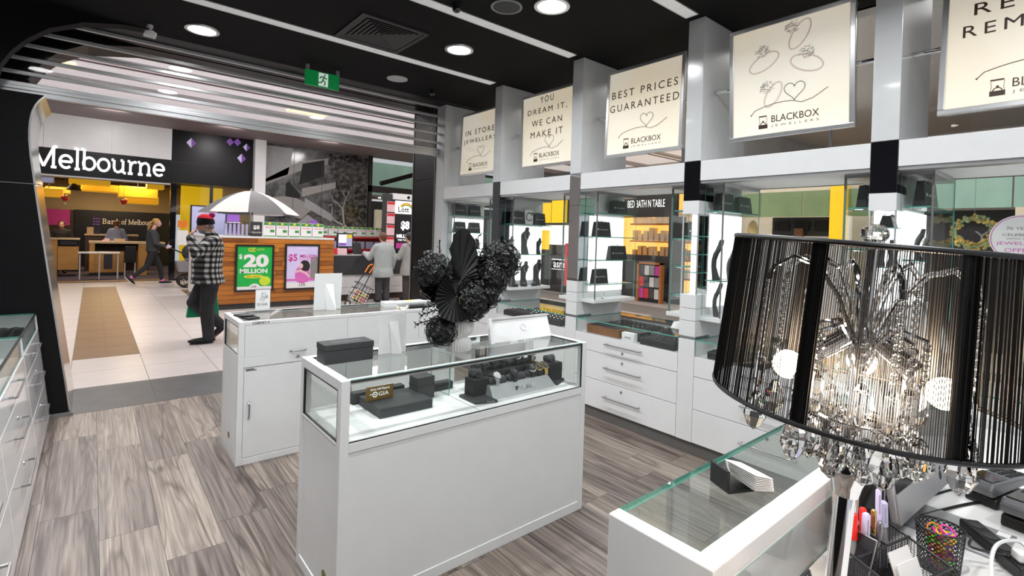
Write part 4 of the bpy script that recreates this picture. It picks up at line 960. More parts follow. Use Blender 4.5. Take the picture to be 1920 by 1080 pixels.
mb = MB(basis((1, 0, 0), (0, 0, 1), (1.012, 2.1595, DF+0.070))); mb.ribbon(arc(0, 0, 0.011, 0, 360, 20), 0.004, 0.0006); mb.ball((0, 0, 0), (0.004, 0.004, 0.0006), 8, 4); part('seal', mb, 'sign_white', t)
for x, y, sx, sy, h, lab in ((1.28, 2.20, 0.10, 0.08, 0.11, 'black box inside the table behind the slab'), (1.40, 2.26, 0.18, 0.05, 0.04, 'dark stepped riser inside the table behind the divider'), (1.72, 2.30, 0.12, 0.04, 0.10, 'black bracelet cushion rack inside the table behind the vase')):
    t = thing('inner_box', lab, 'box', (x, y, DF)); part('box', MB().box(-sx/2, sx/2, -sy/2, sy/2, 0, h), 'charcoal', t, local=True, bevel=0.003); part('lid_line', MB().box(-sx/2-0.001, sx/2+0.001, -sy/2-0.001, sy/2+0.001, h*0.6, h*0.6+0.003), 'black_matte', t, local=True)

# ---- watch stand
ST = Matrix.Translation((1.765, 1.975, DF))
t = thing('watch_stand', 'silver grey tiered watch stand with raised front lettering', 'watch stand', (1.765, 1.975, DF))
part('front_block', MB(ST).add([(-0.218, -0.02, 0), (0.218, -0.02, 0), (0.192, 0.022, 0.058), (-0.212, 0.022, 0.058), (-0.225, 0.11, 0), (0.225, 0.11, 0), (0.21, 0.11, 0.062), (-0.215, 0.11, 0.062)], [(0, 1, 2, 3), (4, 7, 6, 5), (0, 3, 7, 4), (1, 5, 6, 2), (3, 2, 6, 7), (0, 4, 5, 1)]), 'gunmetal', t, bevel=0.002)
part('back_step', MB(ST).box(-0.215, 0.21, 0.11, 0.21, 0, 0.105), 'charcoal', t, bevel=0.003)
part('back_board', MB(ST).box(-0.16, 0.19, 0.215, 0.225, 0, 0.20), 'black_matte', t)
sl = Vector((0, 0.042, 0.058)).normalized()
for s_, u, mt in (('P', -0.058, 'black_plastic'), ('O', -0.030, 'chrome'), ('L', -0.006, 'chrome'), ('I', 0.010, 'chrome'), ('C', 0.030, 'chrome'), ('E', 0.058, 'chrome')):
    text('letter', s_, mt, t, ST @ Vector((u+0.01, -0.0005, 0.028)), ((1, 0, 0), sl), h=0.020, extrude=0.004, w=(0.006 if s_ == 'I' else 0.019))
part('side_wing', MB(ST).prism([(-0.33, -0.02), (-0.22, -0.055), (-0.22, 0.12), (-0.33, 0.12)], 'z', 0, 0.012), 'charcoal', t)
text('wing_print', 'POLICE', 'light_grey', t, ST @ Vector((-0.255, -0.046, 0.007)), ((1, -0.32, 0), (0, 0, 1)), w=0.04, h=0.008)
part('side_wing', MB(ST).prism([(0.23, -0.02), (0.335, 0.03), (0.335, 0.12), (0.23, 0.12)], 'z', 0, 0.012), 'charcoal', t)
cush = [(-0.155, 0.062), (-0.11, 0.062), (-0.02, 0.062), (0.03, 0.062), (0.11, 0.062), (0.15, 0.062), (0.19, 0.062)]
for (cx0, cx1, cy, cz) in ((-0.20, -0.09, 0.055, 0.07), (-0.075, 0.045, 0.055, 0.07), (0.06, 0.20, 0.06, 0.072), (-0.20, -0.02, 0.15, 0.125), (-0.005, 0.20, 0.15, 0.125)):
    part('cushion', MB(ST).tube([(cx0, cy, cz), (cx0+0.006, cy, cz+0.002), (cx1-0.006, cy, cz+0.002), (cx1, cy, cz)], [(0.018, 0.014), (0.024, 0.018), (0.024, 0.018), (0.018, 0.014)], 14), 'bust_grey', t, smooth=True)
def watch(lab, u, cy, cz, mcase, mdial, mstrap, square=False):
    mt = ST @ Matrix.Translation((u, cy, cz)) @ Matrix.Rotation(math.radians(42), 4, 'X') @ Matrix.Scale(1.28, 4)
    w_ = thing('wristwatch', lab, 'watch', tuple((ST @ Vector((u, cy, cz)))), group='wristwatches on the grey stand')
    part('strap', MB(mt).tube([(0, 0.031*math.cos(a), 0.027*math.sin(a)) for a in [2*PI*q/18 for q in range(18)]], [(0.0025, 0.0085)]*18, 8, closed=True) if False else MB(mt).add(*strap_ring()), mstrap, w_, smooth=True)
    c = MB(mt @ Matrix.Translation((0, 0, 0.026)))
    if square: c.box(-0.015, 0.015, -0.019, 0.019, 0, 0.008)
    else: c.lathe([(0, 0), (0.018, 0), (0.0195, 0.003), (0.0185, 0.008), (0.0155, 0.0085), (0, 0.0085)], 20)
    part('case', c, mcase, w_, smooth=not square)
    d = MB(mt @ Matrix.Translation((0, 0, 0.0347)))
    if square: d.box(-0.012, 0.012, -0.016, 0.016, -0.001, 0.0006)
    else: d.lathe([(0, -0.0005), (0.0150, -0.0005), (0.0150, 0.0006), (0, 0.0006)], 20)
    dl = part('dial', d, mdial, w_)
    part('watch_hands', MB(mt @ Matrix.Translation((0, 0, 0.0356))).box(-0.0006, 0.0006, 0, 0.011, 0, 0.0006).box(0, 0.008, -0.0006, 0.0006, 0, 0.0006), 'light_grey', dl)
def strap_ring():
    vs = []; fs = []; n = 20
    for q in range(n):
        a = 2*PI*q/n
        for (x, r) in ((-0.009, 1.0), (0.009, 1.0), (0.009, 1.09), (-0.009, 1.09)): vs.append((x, 0.030*r*math.cos(a), 0.0265*r*math.sin(a)))
    for q in range(n):
        p = (q+1) % n
        for k in range(4): fs.append((q*4+k, q*4+(k+1) % 4, p*4+(k+1) % 4, p*4+k))
    return vs, fs
for lab, u, cy, cz, a, b, c, sq in (
    ('large steel wristwatch at the left of the front row', -0.165, 0.055, 0.075, 'chrome', 'light_grey', 'steel', False), ('black wristwatch in the middle of the front row', -0.045, 0.055, 0.075, 'black_plastic', 'screen_dark', 'black_plastic', False),
    ('steel wristwatch with dark dial in the front row right', 0.085, 0.06, 0.077, 'chrome', 'screen_dark', 'black_plastic', False), ('gold and black wristwatch in the front row right', 0.135, 0.06, 0.077, 'gold', 'screen_dark', 'black_plastic', False), ('gold wristwatch at the right end of the front row', 0.182, 0.06, 0.077, 'gold', 'charcoal', 'gold', False),
    ('square black wristwatch at the left of the back row', -0.175, 0.15, 0.130, 'black_plastic', 'charcoal', 'black_plastic', True), ('black wristwatch second from left in the back row', -0.115, 0.15, 0.130, 'black_plastic', 'screen_dark', 'black_plastic', False), ('black wristwatch third from left in the back row', -0.05, 0.15, 0.130, 'black_plastic', 'screen_dark', 'black_plastic', False),
    ('steel and black wristwatch in the back row right', 0.05, 0.15, 0.130, 'chrome', 'screen_dark', 'black_plastic', False), ('silver dial wristwatch in the back row right', 0.10, 0.15, 0.130, 'chrome', 'light_grey', 'charcoal', False), ('steel wristwatch at the right end of the back row', 0.16, 0.15, 0.130, 'chrome', 'charcoal', 'steel', False)):
    watch(lab, u, cy, cz, a, b, c, sq)
for x, y, zz, lab, dial in ((1.52, 2.06, DF+0.0, 'black watch box with a gold rimmed watch at the left', 'gold'), (2.035, 2.05, DF+0.0125, 'black watch box at the right end of the watch stand', 'chrome')):
    t = thing('watch_box', lab, 'box', (x, y, zz))
    part('box_body', MB().box(-0.05, 0.05, -0.04, 0.04, 0, 0.095), 'black_matte', t, local=True, bevel=0.002)
    part('box_cushion', MB().tube([(-0.035, 0.02, 0.11), (-0.03, 0.02, 0.112), (0.03, 0.02, 0.112), (0.035, 0.02, 0.11)], [0.01, 0.02, 0.02, 0.01], 12), 'bust_grey', t, local=True, smooth=True)
    wb = part('watch_case', MB(Matrix.Translation((0.0, -0.012, 0.102)) @ Matrix.Rotation(0.5, 4, 'X')).lathe([(0, 0), (0.019, 0), (0.019, 0.007), (0.016, 0.007), (0, 0.007)], 18), dial, t, local=True)
    part('watch_dial', MB(Matrix.Translation((0.0, -0.0155, 0.1085)) @ Matrix.Rotation(0.5, 4, 'X')).lathe([(0, 0), (0.0155, 0), (0.0155, 0.001), (0, 0.001)], 18), 'screen_dark', wb, local=True)

# ---- on the table top
t = thing('black_gift_box', 'long black gift box on the left end of the table', 'box', (0.877, 2.185, TH))
part('box_body', MB().box(0.768, 0.986, 2.135, 2.235, TH, TH+0.058), 'charcoal', t, bevel=0.002)
part('box_lid', MB().box(0.766, 0.988, 2.133, 2.237, TH+0.0585, TH+0.085), 'charcoal', t, bevel=0.002)
text('box_print', 'MAURICE BLACK', 'mid_grey', t, (0.877, 2.185, TH+0.0852), ((1, 0, 0), (0, 1, 0)), w=0.14, h=0.013, extrude=0.0004) if False else part('box_print', MB().box(0.81, 0.945, 2.183, 2.187, TH+0.085, TH+0.0854), 'mid_grey', t)
def easel(name, lab, x, y, z, wd, h, lean=0.22, deep=0.06):
    t = thing(name, lab, 'display card', (x, y, z))
    c = Matrix.Translation((x, y, z))
    f = Vector((0, lean, 1)).normalized()
    mt = c @ Matrix.Rotation(lean*0.35, 4, 'X')
    part('card', MB(mt).box(-wd/2, wd/2, 0.0, 0.003, 0.001, h), 'paper', t)
    part('easel_leg', MB(c).add([(-wd*0.15, 0.0, h*0.82), (wd*0.18, 0.0, h*0.82), (wd*0.22, -deep, 0.0), (-wd*0.05, -deep*0.2, 0.0), (-wd*0.15, 0.002, h*0.82), (wd*0.18, 0.002, h*0.82), (wd*0.22, -deep+0.003, 0), (-wd*0.05, -deep*0.2+0.003, 0)], [(0, 1, 2, 3), (4, 7, 6, 5), (0, 4, 5, 1), (1, 5, 6, 2), (2, 6, 7, 3), (3, 7, 4, 0)]), 'paper', t)
    return t, mt
t, mt = easel('easel_card', 'white easel-back card standing on the display table', 1.108, 2.19, TH, 0.142, 0.185, -0.10, 0.035)
mb = MB(basis((1, 0, 0), (0, 0, 1), (1.112, 2.186, TH+0.07))); mb.ribbon([(-0.014, -0.02), (-0.006, 0.012), (0.006, 0.02), (0.012, -0.012), (-0.012, -0.016)], 0.0016); part('ring_sketch', mb, 'ink_grey', t)
# white sloped lid stand
t = thing('sloped_display_stand', 'white sloped display lid standing open on the table', 'display stand', (1.86, 2.16, TH))
part('sloped_panel', MB().add([(1.635, 2.115, TH), (2.085, 2.108, TH), (2.13, 2.20, TH+0.115), (1.685, 2.205, TH+0.115), (1.635, 2.121, TH), (2.085, 2.114, TH), (2.13, 2.206, TH+0.115), (1.685, 2.211, TH+0.115)], [(0, 1, 2, 3), (4, 7, 6, 5), (0, 4, 5, 1), (1, 5, 6, 2), (2, 6, 7, 3), (3, 7, 4, 0)]), 'white_matte', t)
part('lip', MB().add([(1.685, 2.190, TH+0.118), (2.13, 2.185, TH+0.118), (2.13, 2.212, TH+0.112), (1.685, 2.217, TH+0.112), (1.685, 2.190, TH+0.108), (2.13, 2.185, TH+0.108), (2.13, 2.212, TH+0.102), (1.685, 2.217, TH+0.102)], [(0, 1, 2, 3), (4, 7, 6, 5), (0, 4, 5, 1), (1, 5, 6, 2), (2, 6, 7, 3), (3, 7, 4, 0)]), 'white', t)
part('left_cheek', MB().add([(1.635, 2.115, TH), (1.685, 2.205, TH+0.115), (1.69, 2.205, TH+0.115), (1.65, 2.115, TH), (1.635, 2.10, TH), (1.68, 2.19, TH+0.118), (1.70, 2.19, TH+0.118), (1.655, 2.10, TH)], [(0, 1, 2, 3), (4, 7, 6, 5), (0, 4, 5, 1), (1, 5, 6, 2), (2, 6, 7, 3), (3, 7, 4, 0)]), 'white', t)
part('embossed_logo', MB(Matrix.Translation((1.905, 2.155, TH+0.062)) @ Matrix.Rotation(math.radians(52), 4, 'X')).lathe([(0.018, 0), (0.022, 0), (0.022, 0.002), (0.018, 0.002)], 20, ring=True), 'paper', t)
part('prop_leg', MB().cyl((1.72, 2.29, TH), (1.75, 2.20, TH+0.09), 0.003, n=6).cyl((2.05, 2.29, TH), (2.06, 2.20, TH+0.09), 0.003, n=6), 'acrylic', t)
t = thing('silver_clip', 'small silver clip on the far right corner of the table', 'clip', (2.08, 2.20, TH)); part('clip_body', MB().box(2.07, 2.09, 2.19, 2.21, TH, TH+0.012).cyl((2.08, 2.20, TH+0.012), (2.08, 2.20, TH+0.028), 0.004), 'steel', t); part('clip_lever', MB().box(2.078, 2.082, 2.17, 2.20, TH+0.012, TH+0.016), 'chrome', t)

# ---- vase and black flowers
VX, VY = 1.418, 2.096
t = thing('ribbed_vase', 'white ribbed two-bulb ceramic vase on the display table', 'vase', (VX, VY, TH))
rib = lambda a, z: 1+0.022*math.cos(32*a)
pr_ = [(0.0, 0), (0.064, 0), (0.067, 0.008), (0.068, 0.03), (0.064, 0.05), (0.050, 0.062), (0.046, 0.066), (0.052, 0.072), (0.068, 0.088), (0.077, 0.108), (0.077, 0.128), (0.071, 0.146), (0.066, 0.150), (0.062, 0.146), (0.060, 0.10), (0.0, 0.09)]
part('vase_body', MB().lathe(pr_, 160, (0, 0, 0), fn=rib), 'ceramic', t, local=True, smooth=True)
part('foot_ring', MB().lathe([(0.055, -0.0), (0.063, 0), (0.063, 0.003), (0.055, 0.003)], 32, ring=True), 'ceramic', t, local=True)
fa = thing('flower_arrangement', 'tall arrangement of black dried hydrangeas and palm leaves', 'flowers', (VX, VY, TH+0.1))
rn = random.Random(11)
def petal_ball(mb, c, R, n):
    for i in range(n):
        zz = 1-2*(i+0.5)/n; ph = i*2.39996; q = math.sqrt(max(0, 1-zz*zz)); d = Vector((q*math.cos(ph), q*math.sin(ph), zz))
        p = Vector(c)+d*R*rn.uniform(0.80, 1.08)
        a = d.orthogonal().normalized(); a.rotate(Matrix.Rotation(rn.random()*6.28, 3, d)); b_ = d.cross(a)
        s = R*rn.uniform(0.115, 0.165)
        a = (a+d*rn.uniform(-0.5, 0.5)).normalized()
        k = len(mb.v)
        for kk in range(4):
            # four cupped petals
            an = kk*PI/2; u = a*math.cos(an)+b_*math.sin(an); v = a*-math.sin(an)+b_*math.cos(an)
            mb.add([p, p+u*s*0.7+v*s*0.5+d*s*0.25, p+u*s*1.15+d*s*0.1, p+u*s*0.7-v*s*0.5+d*s*0.25], [(0, 1, 2), (0, 2, 3)])
def hyd(x, z, R, dy=0.0, n=150):
    n = int(n*2.1); mb = MB(); petal_ball(mb, (x, VY+dy, z), R, n)
    o = part('hydrangea_head', mb, 'petal_black', fa)
    part('flower_core', MB().ball((x, VY+dy, z), R*0.80, 12, 8), 'black_matte', o)
    part('stem', MB().tube([(VX, VY, TH+0.10), ((x+VX)/2, VY+dy*0.5, (z+TH+0.16)/2), (x, VY+dy, z)], 0.004, 6), 'leaf_black', o)
hyd(1.245, 1.335, 0.085, -0.02); hyd(1.665, 1.375, 0.105, -0.01, 190); hyd(1.585, 1.285, 0.085, -0.05); hyd(1.445, 1.185, 0.10, -0.06, 190); hyd(1.285, 1.045, 0.072, -0.05); hyd(1.545, 1.215, 0.085, -0.04); hyd(1.37, 1.14, 0.055, -0.03, 90); hyd(1.40, 1.24, 0.075, 0.03); hyd(1.47, 1.32, 0.07, 0.06); hyd(1.60, 1.22, 0.06, 0.02)
def fan_leaf(base, tip_dir, face, R, spread, n=26, ragged=0.1, point=0.0, plw=0.008):
    """pleated palm fan"""
    d = Vector(tip_dir).normalized(); nrm = Vector(face).normalized(); nrm = (nrm-d*nrm.dot(d)).normalized(); s = d.cross(nrm)
    mb = MB(); B = Vector(base); vs = []; L = 5
    for i in range(n+1):
        a = math.radians(-spread+2*spread*i/n); u = d*math.cos(a)+s*math.sin(a)
        pl = plw*(1 if i % 2 else -1)
        rr = ((0.085+(R-0.085)*max(0, math.cos(a))**5) if point else R*(1-abs(a)/PI*0.35))*rn.uniform(1-ragged, 1)
        for l in range(L+1):
            q = l/L; vs.append(B+u*rr*q+nrm*(pl*q+0.12*R*q*q))
    top = len(vs); vs2 = [v-nrm*0.0025 for v in vs]
    fs = []
    for i in range(n):
        for l in range(L):
            a, b_ = i*(L+1)+l, (i+1)*(L+1)+l
            fs += [(a, b_, b_+1, a+1), (top+a, top+a+1, top+b_+1, top+b_)]
    mb.add(vs+vs2, fs)
    o = part('palm_leaf', mb, 'leaf_black', fa)
    part('leaf_stalk', MB().tube([(VX, VY, TH+0.1), ((VX+B.x)/2, (VY+B.y)/2-0.01, (TH+0.1+B.z)/2), B], 0.004, 6), 'stem_olive', o)
fan_leaf((1.405, VY-0.03, 1.285), (-0.08, 0.02, 1), (0.1, -1, 0.1), 0.262, 165, 48, 0.04, 1.0)
fan_leaf((1.335, VY-0.10, 1.215), (-0.75, -0.1, -0.75), (-0.1, -1, 0.15), 0.135, 115, 40, 0.03)
fan_leaf((1.36, VY+0.04, 1.27), (-0.6, 0.1, -0.2), (0, -1, 0.3), 0.14, 70, 22, 0.1)
fan_leaf((1.50, VY+0.05, 1.26), (0.15, 0.1, 1), (-0.3, -1, 0.0), 0.17, 45, 18, 0.12)
def sprig(pts, n, leaf, name='leafy_sprig'):
    mb = MB(); P = [Vector(p) for p in pts]
    mb.tube(P, 0.0028, 5)
    for i in range(n):
        q = 0.25+0.75*(i+0.5)/n; k = min(int(q*(len(P)-1)), len(P)-2); f = q*(len(P)-1)-k; p = P[k].lerp(P[k+1], f); t_ = (P[k+1]-P[k]).normalized()
        o_ = t_.orthogonal(); o_.rotate(Matrix.Rotation(i*2.4, 3, t_)); u = (o_*0.85+t_*0.6).normalized(); s = u.cross(t_).normalized()
        mb.add([p, p+u*leaf*0.5+s*leaf*0.22, p+u*leaf, p+u*leaf*0.5-s*leaf*0.22], [(0, 1, 2), (0, 2, 3)])
    part(name, mb, 'leaf_black', fa)
V0 = (VX, VY, TH+0.12)
sprig([V0, (1.38, VY, 1.25), (1.31, VY+0.02, 1.36), (1.305, VY+0.02, 1.475)], 26, 0.026)
sprig([V0, (1.47, VY, 1.25), (1.50, VY, 1.38), (1.525, VY, 1.505)], 34, 0.034); sprig([V0, (1.45, VY-0.02, 1.25), (1.475, VY-0.02, 1.36), (1.478, VY-0.02, 1.465)], 30, 0.03); sprig([V0, (1.5, VY+0.02, 1.26), (1.545, VY+0.02, 1.36), (1.55, VY, 1.43)], 28, 0.034); sprig([V0, (1.52, VY-0.03, 1.2), (1.57, VY-0.02, 1.33), (1.62, VY-0.02, 1.42)], 28, 0.034)
for (x, z) in ((1.165, 1.13), (1.14, 1.09), (1.20, 1.08), (1.175, 1.16)):
    sprig([V0, (1.34, VY-0.05, 1.09), (1.25, VY-0.06, z+0.02), (x, VY-0.06, z)], 40, 0.022, 'bristle_sprig')
for a in ((1.33, 1.21), (1.345, 1.235)):
    part('dry_stalk', MB().tube([(VX, VY-0.02, TH+0.12), (1.38, VY-0.07, 1.12), (a[0], VY-0.13, a[1])], 0.0028, 5), 'stem_olive', fa)
part('wire_loop', MB().tube([(1.22, VY-0.02, 1.345), (1.17, VY-0.02, 1.37), (1.165, VY-0.02, 1.355), (1.23, VY-0.02, 1.335)], 0.002, 5), 'steel', fa)
part('wire_loop', MB().tube([(1.23, VY-0.04, 1.205), (1.165, VY-0.05, 1.245), (1.17, VY-0.05, 1.225), (1.24, VY-0.04, 1.19)], 0.002, 5), 'steel', fa)

# ================================================================== CABINET 4
C0, C1, D0, D1, CH = 0.719, 2.35, 3.512, 3.985, 0.914
t = thing('counter_cabinet', 'white counter cabinet lettered CABINET 4 before the entrance', 'cabinet', ((C0+C1)/2, (D0+D1)/2, 0))
Q = 0.034
part('carcass', MB().box(C0+0.01, C1-0.01, D0+0.012, D1-0.012, 0.0, 0.645), 'white', t)
part('end_panel', MB().box(C0, C0+0.012, D0+Q, D1-Q, 0.04, 0.665), 'white_matte', t)
for x in (C0, C1-Q):
    for y in (D0, D1-Q): part('corner_post', MB().box(x, x+Q, y, y+Q, 0, CH-0.0005), 'white', t, bevel=0.002)
part('base_rail', MB().box(C0+Q, C1-Q, D0, D0+0.012, 0, 0.04).box(C0, C0+0.012, D0+Q, D1-Q, 0, 0.04), 'white', t, bevel=0.0015)
part('middle_rail', MB().box(C0+Q, C1-Q, D0, D0+0.012, 0.622, 0.682).box(C0, C0+0.012, D0+Q, D1-Q, 0.665, 0.70), 'white', t, bevel=0.0015)
part('top_rail', MB().box(C0+Q, C1-Q, D0, D0+0.03, 0.892, CH).box(C0+Q, C1-Q, D1-0.012, D1, 0.892, CH).box(C0, C0+Q, D0+Q, D1-Q, 0.88, CH).box(C1-Q, C1, D0+Q, D1-Q, 0.88, CH), 'white', t, bevel=0.0015)
for i, (a, b) in enumerate(((C0+Q+0.002, 1.418), (1.422, 2.0), (2.004, C1-Q-0.002))):
    d = part('flap', MB().box(a, b, D0+0.002, D0+0.012, 0.684, 0.890), 'white', t, bevel=0.0015)
    if i < 2:
        hx = (1.03, 1.134) if i == 0 else (1.66, 1.76)
        part('handle', MB().tube([(hx[0], D0+0.002, 0.697), (hx[0]+0.01, D0-0.016, 0.697), ((hx[0]+hx[1])/2, D0-0.022, 0.695), (hx[1]-0.01, D0-0.016, 0.697), (hx[1], D0+0.002, 0.697)], 0.005, 8), 'steel', d, smooth=True)
        part('lock', MB().cyl(((hx[0]+hx[1])/2, D0-0.003, 0.655), ((hx[0]+hx[1])/2, D0+0.004, 0.655), 0.011, n=12), 'steel', d)
for i, (a, b) in enumerate(((C0+Q+0.004, 1.418), (1.422, C1-Q-0.004))):
    d = part('door', MB().box(a, b, D0+0.004, D0+0.014, 0.044, 0.618), 'white', t, bevel=0.0015)
    part('handle', MB().tube([(a+0.03, D0+0.004, 0.40), (a+0.03, D0-0.014, 0.388), (a+0.03, D0-0.020, 0.345), (a+0.03, D0-0.014, 0.302), (a+0.03, D0+0.004, 0.29)], 0.005, 8), 'steel', d, smooth=True)
part('glass_end', MB().pane(C0+0.006, C0+0.012, D0+Q, D1-Q, 0.70, 0.88), ['glass', 'glass_edge'], t)
part('glass_end_seal', MB().box(C0+0.001, C0+0.007, D0+Q, D0+Q+0.005, 0.70, 0.88).box(C0+0.001, C0+0.007, D1-Q-0.005, D1-Q, 0.70, 0.88).box(C0+0.001, C0+0.007, D0+Q, D1-Q, 0.70, 0.705).box(C0+0.001, C0+0.007, D0+Q, D1-Q, 0.875, 0.88), 'black_plastic', t)
part('glass_back', MB().pane(C0+Q, C1-Q, D1-0.010, D1-0.004, 0.66, 0.892), ['glass', 'glass_edge'], t)
part('glass_top', MB().pane(C0+Q, C1-Q, D0+0.03, D1-0.012, CH-0.008, CH-0.001), ['glass', 'glass_edge'], t)
part('display_floor', MB().box(C0+0.012, C1-0.012, D0+0.013, D1-0.012, 0.646, 0.66), 'white_matte', t)
text('lettering', 'CABINET 4', 'ink', t, (0.845, D0-0.0005, 0.903), FRONT, w=0.10, h=0.014)
part('small_print', MB().box(C0+Q+0.012, C0+Q+0.06, D0+0.003, D0+0.0045, 0.606, 0.611).box(C0+Q+0.012, C0+Q+0.075, D0+0.003, D0+0.0045, 0.598, 0.603), 'ink', t)
part('cable_port', MB(basis((0, -1, 0), (0, 0, 1), (C0-0.001, 3.72, 0.14))).lathe([(0, 0), (0.02, 0), (0.02, 0.003), (0, 0.003)], 16), 'stem_olive', t)
# things on it
t = thing('acrylic_card_stand', 'clear acrylic stand with white seal card on cabinet 4', 'display stand', (0.955, 3.93, CH))
part('acrylic_sheet', MB().box(0.895, 1.012, 3.93, 3.934, CH, CH+0.165), 'acrylic', t); part('acrylic_foot', MB().box(0.895, 1.012, 3.87, 3.93, CH, CH+0.003), 'acrylic', t)
part('card', MB().box(0.905, 1.002, 3.926, 3.929, CH+0.012, CH+0.155), 'paper', t)
text('lettering', 'GIA', 'ink_grey', t, (0.964, 3.9255, CH+0.052), FRONT, w=0.045, h=0.016)
mb = MB(basis((1, 0, 0), (0, 0, 1), (0.954, 3.9255, CH+0.105))); rn = random.Random(5)
for i in range(24):
    a = rn.random()*6.28; r = 0.028*math.sqrt(rn.random()); mb.ribbon([(r*math.cos(a), r*math.sin(a)), (r*math.cos(a)+0.006, r*math.sin(a)+0.004*rn.uniform(-1, 1))], 0.0025)
mb.ribbon(arc(-0.028, -0.053, 0.008, 0, 360, 14), 0.003); part('seal_print', mb, 'ink_grey', t)
easel('easel_card', 'large white easel-back board standing on cabinet 4', 1.375, 3.80, CH, 0.205, 0.275, 0.12, 0.06)
t = thing('valet_tray', 'black leather tray on the left corner of cabinet 4', 'tray', (0.80, 3.68, CH))
part('tray_base', MB().prism([(0.742, 3.80), (0.782, 3.565), (0.86, 3.60), (0.83, 3.82)], 'z', CH, CH+0.010), 'black_matte', t); part('tray_cup', MB(Matrix.Translation((0.80, 3.69, CH+0.010))).lathe([(0, 0), (0.035, 0), (0.045, 0.008), (0.040, 0.009), (0, 0.004)], 20), 'charcoal', t, smooth=True)
t = thing('white_card_stack', 'small stack of white cards on the right of cabinet 4', 'cards', (1.86, 3.77, CH)); part('cards', MB().prism([(1.80, 3.70), (1.90, 3.70), (1.93, 3.83), (1.82, 3.83)], 'z', CH, CH+0.035), 'paper', t); part('top_card', MB().box(1.82, 1.90, 3.72, 3.82, CH+0.0355, CH+0.037), 'white', t)
t = thing('paper_pad', 'flat white paper pad at the far end of cabinet 4', 'paper', (2.12, 3.92, CH)); part('sheet', MB().box(1.97, 2.26, 3.84, 3.965, CH, CH+0.012), 'paper', t); part('yellow_note', MB().box(2.10, 2.16, 3.90, 3.95, CH+0.012, CH+0.014), 'yellow', t)

# ================================================================== LEFT DRAWER CABINETS (fronts lean back with the wall)
LEAN = Matrix(((1, 0, -0.115, 0), (0, 1, 0, 0), (0, 0, 1, 0), (0, 0, 0, 1)))
def left_cab(y0, y1, lab):
    fx, zt, gt = -0.222, 0.700, 0.810
    t = thing('drawer_cabinet', lab, 'cabinet', (fx-0.24, (y0+y1)/2, 0), group='glossy white cabinets along the left wall')
    N = lambda: MB(LEAN)
    part('carcass', N().box(fx-0.45, fx-0.02, y0+0.003, y1-0.003, 0.0, zt-0.01), 'white', t)
    zs = [0.02, 0.30, 0.562, zt]
    for i in range(3):
        d = part('drawer', N().box(fx-0.018, fx, y0+0.004, y1-0.004, zs[i]+0.002, zs[i+1]-0.002), 'white_gloss', t, bevel=0.0015)
        yc, hz = (y0+y1)/2, (0.20, 0.44, 0.645)[i]
        part('handle', N().box(fx+0.026, fx+0.034, yc-0.19, yc+0.19, hz-0.006, hz+0.006).box(fx-0.001, fx+0.026, yc-0.19, yc-0.178, hz-0.006, hz+0.006).box(fx-0.001, fx+0.026, yc+0.178, yc+0.19, hz-0.006, hz+0.006), 'steel', d, bevel=0.002)
        part('lock', N().cyl((fx-0.002, yc, hz+(0.05 if i < 2 else -0.045)), (fx+0.004, yc, hz+(0.05 if i < 2 else -0.045)), 0.010, n=12), 'steel', d)
    part('display_floor', N().box(fx-0.45, fx-0.02, y0+0.003, y1-0.003, zt-0.009, zt), 'white_matte', t)
    part('glass_top', N().pane(fx-0.45, fx, y0+0.004, y1-0.004, gt, gt+0.009), ['glass', 'glass_edge'], t)
    part('glass_front', N().pane(fx-0.012, fx-0.006, y0+0.02, y1-0.02, zt, gt), ['glass', 'glass_edge'], t)
    part('black_edge', N().box(fx-0.006, fx+0.001, y0+0.004, y1-0.004, gt-0.001, gt+0.0095), 'black_plastic', t)
    part('end_frame', N().box(fx-0.45, fx, y0+0.003, y0+0.02, zt, gt).box(fx-0.45, fx, y1-0.02, y1-0.003, zt, gt), 'white', t)
    return t
left_cab(4.17, 5.20, 'glossy white drawer cabinet next to the black entrance wall')
left_cab(3.04, 4.165, 'glossy white drawer cabinet second from the entrance wall')
left_cab(1.91, 3.035, 'glossy white drawer cabinet at the left frame edge')
t = thing('bracelet_tray', 'black tray of bracelets in the far left glass cabinet', 'tray', (-0.50, 4.6, 0.7005)); part('tray_body', MB().box(-0.68, -0.36, 4.25, 4.95, 0.7005, 0.755), 'black_matte', t)
mb = MB()
for i in range(5):
    for j in range(11): mb.ball((-0.64+0.06*i, 4.30+0.06*j, 0.762), (0.02, 0.012, 0.008), 6, 4)
part('bracelets', mb, 'charcoal', t, kind='stuff')
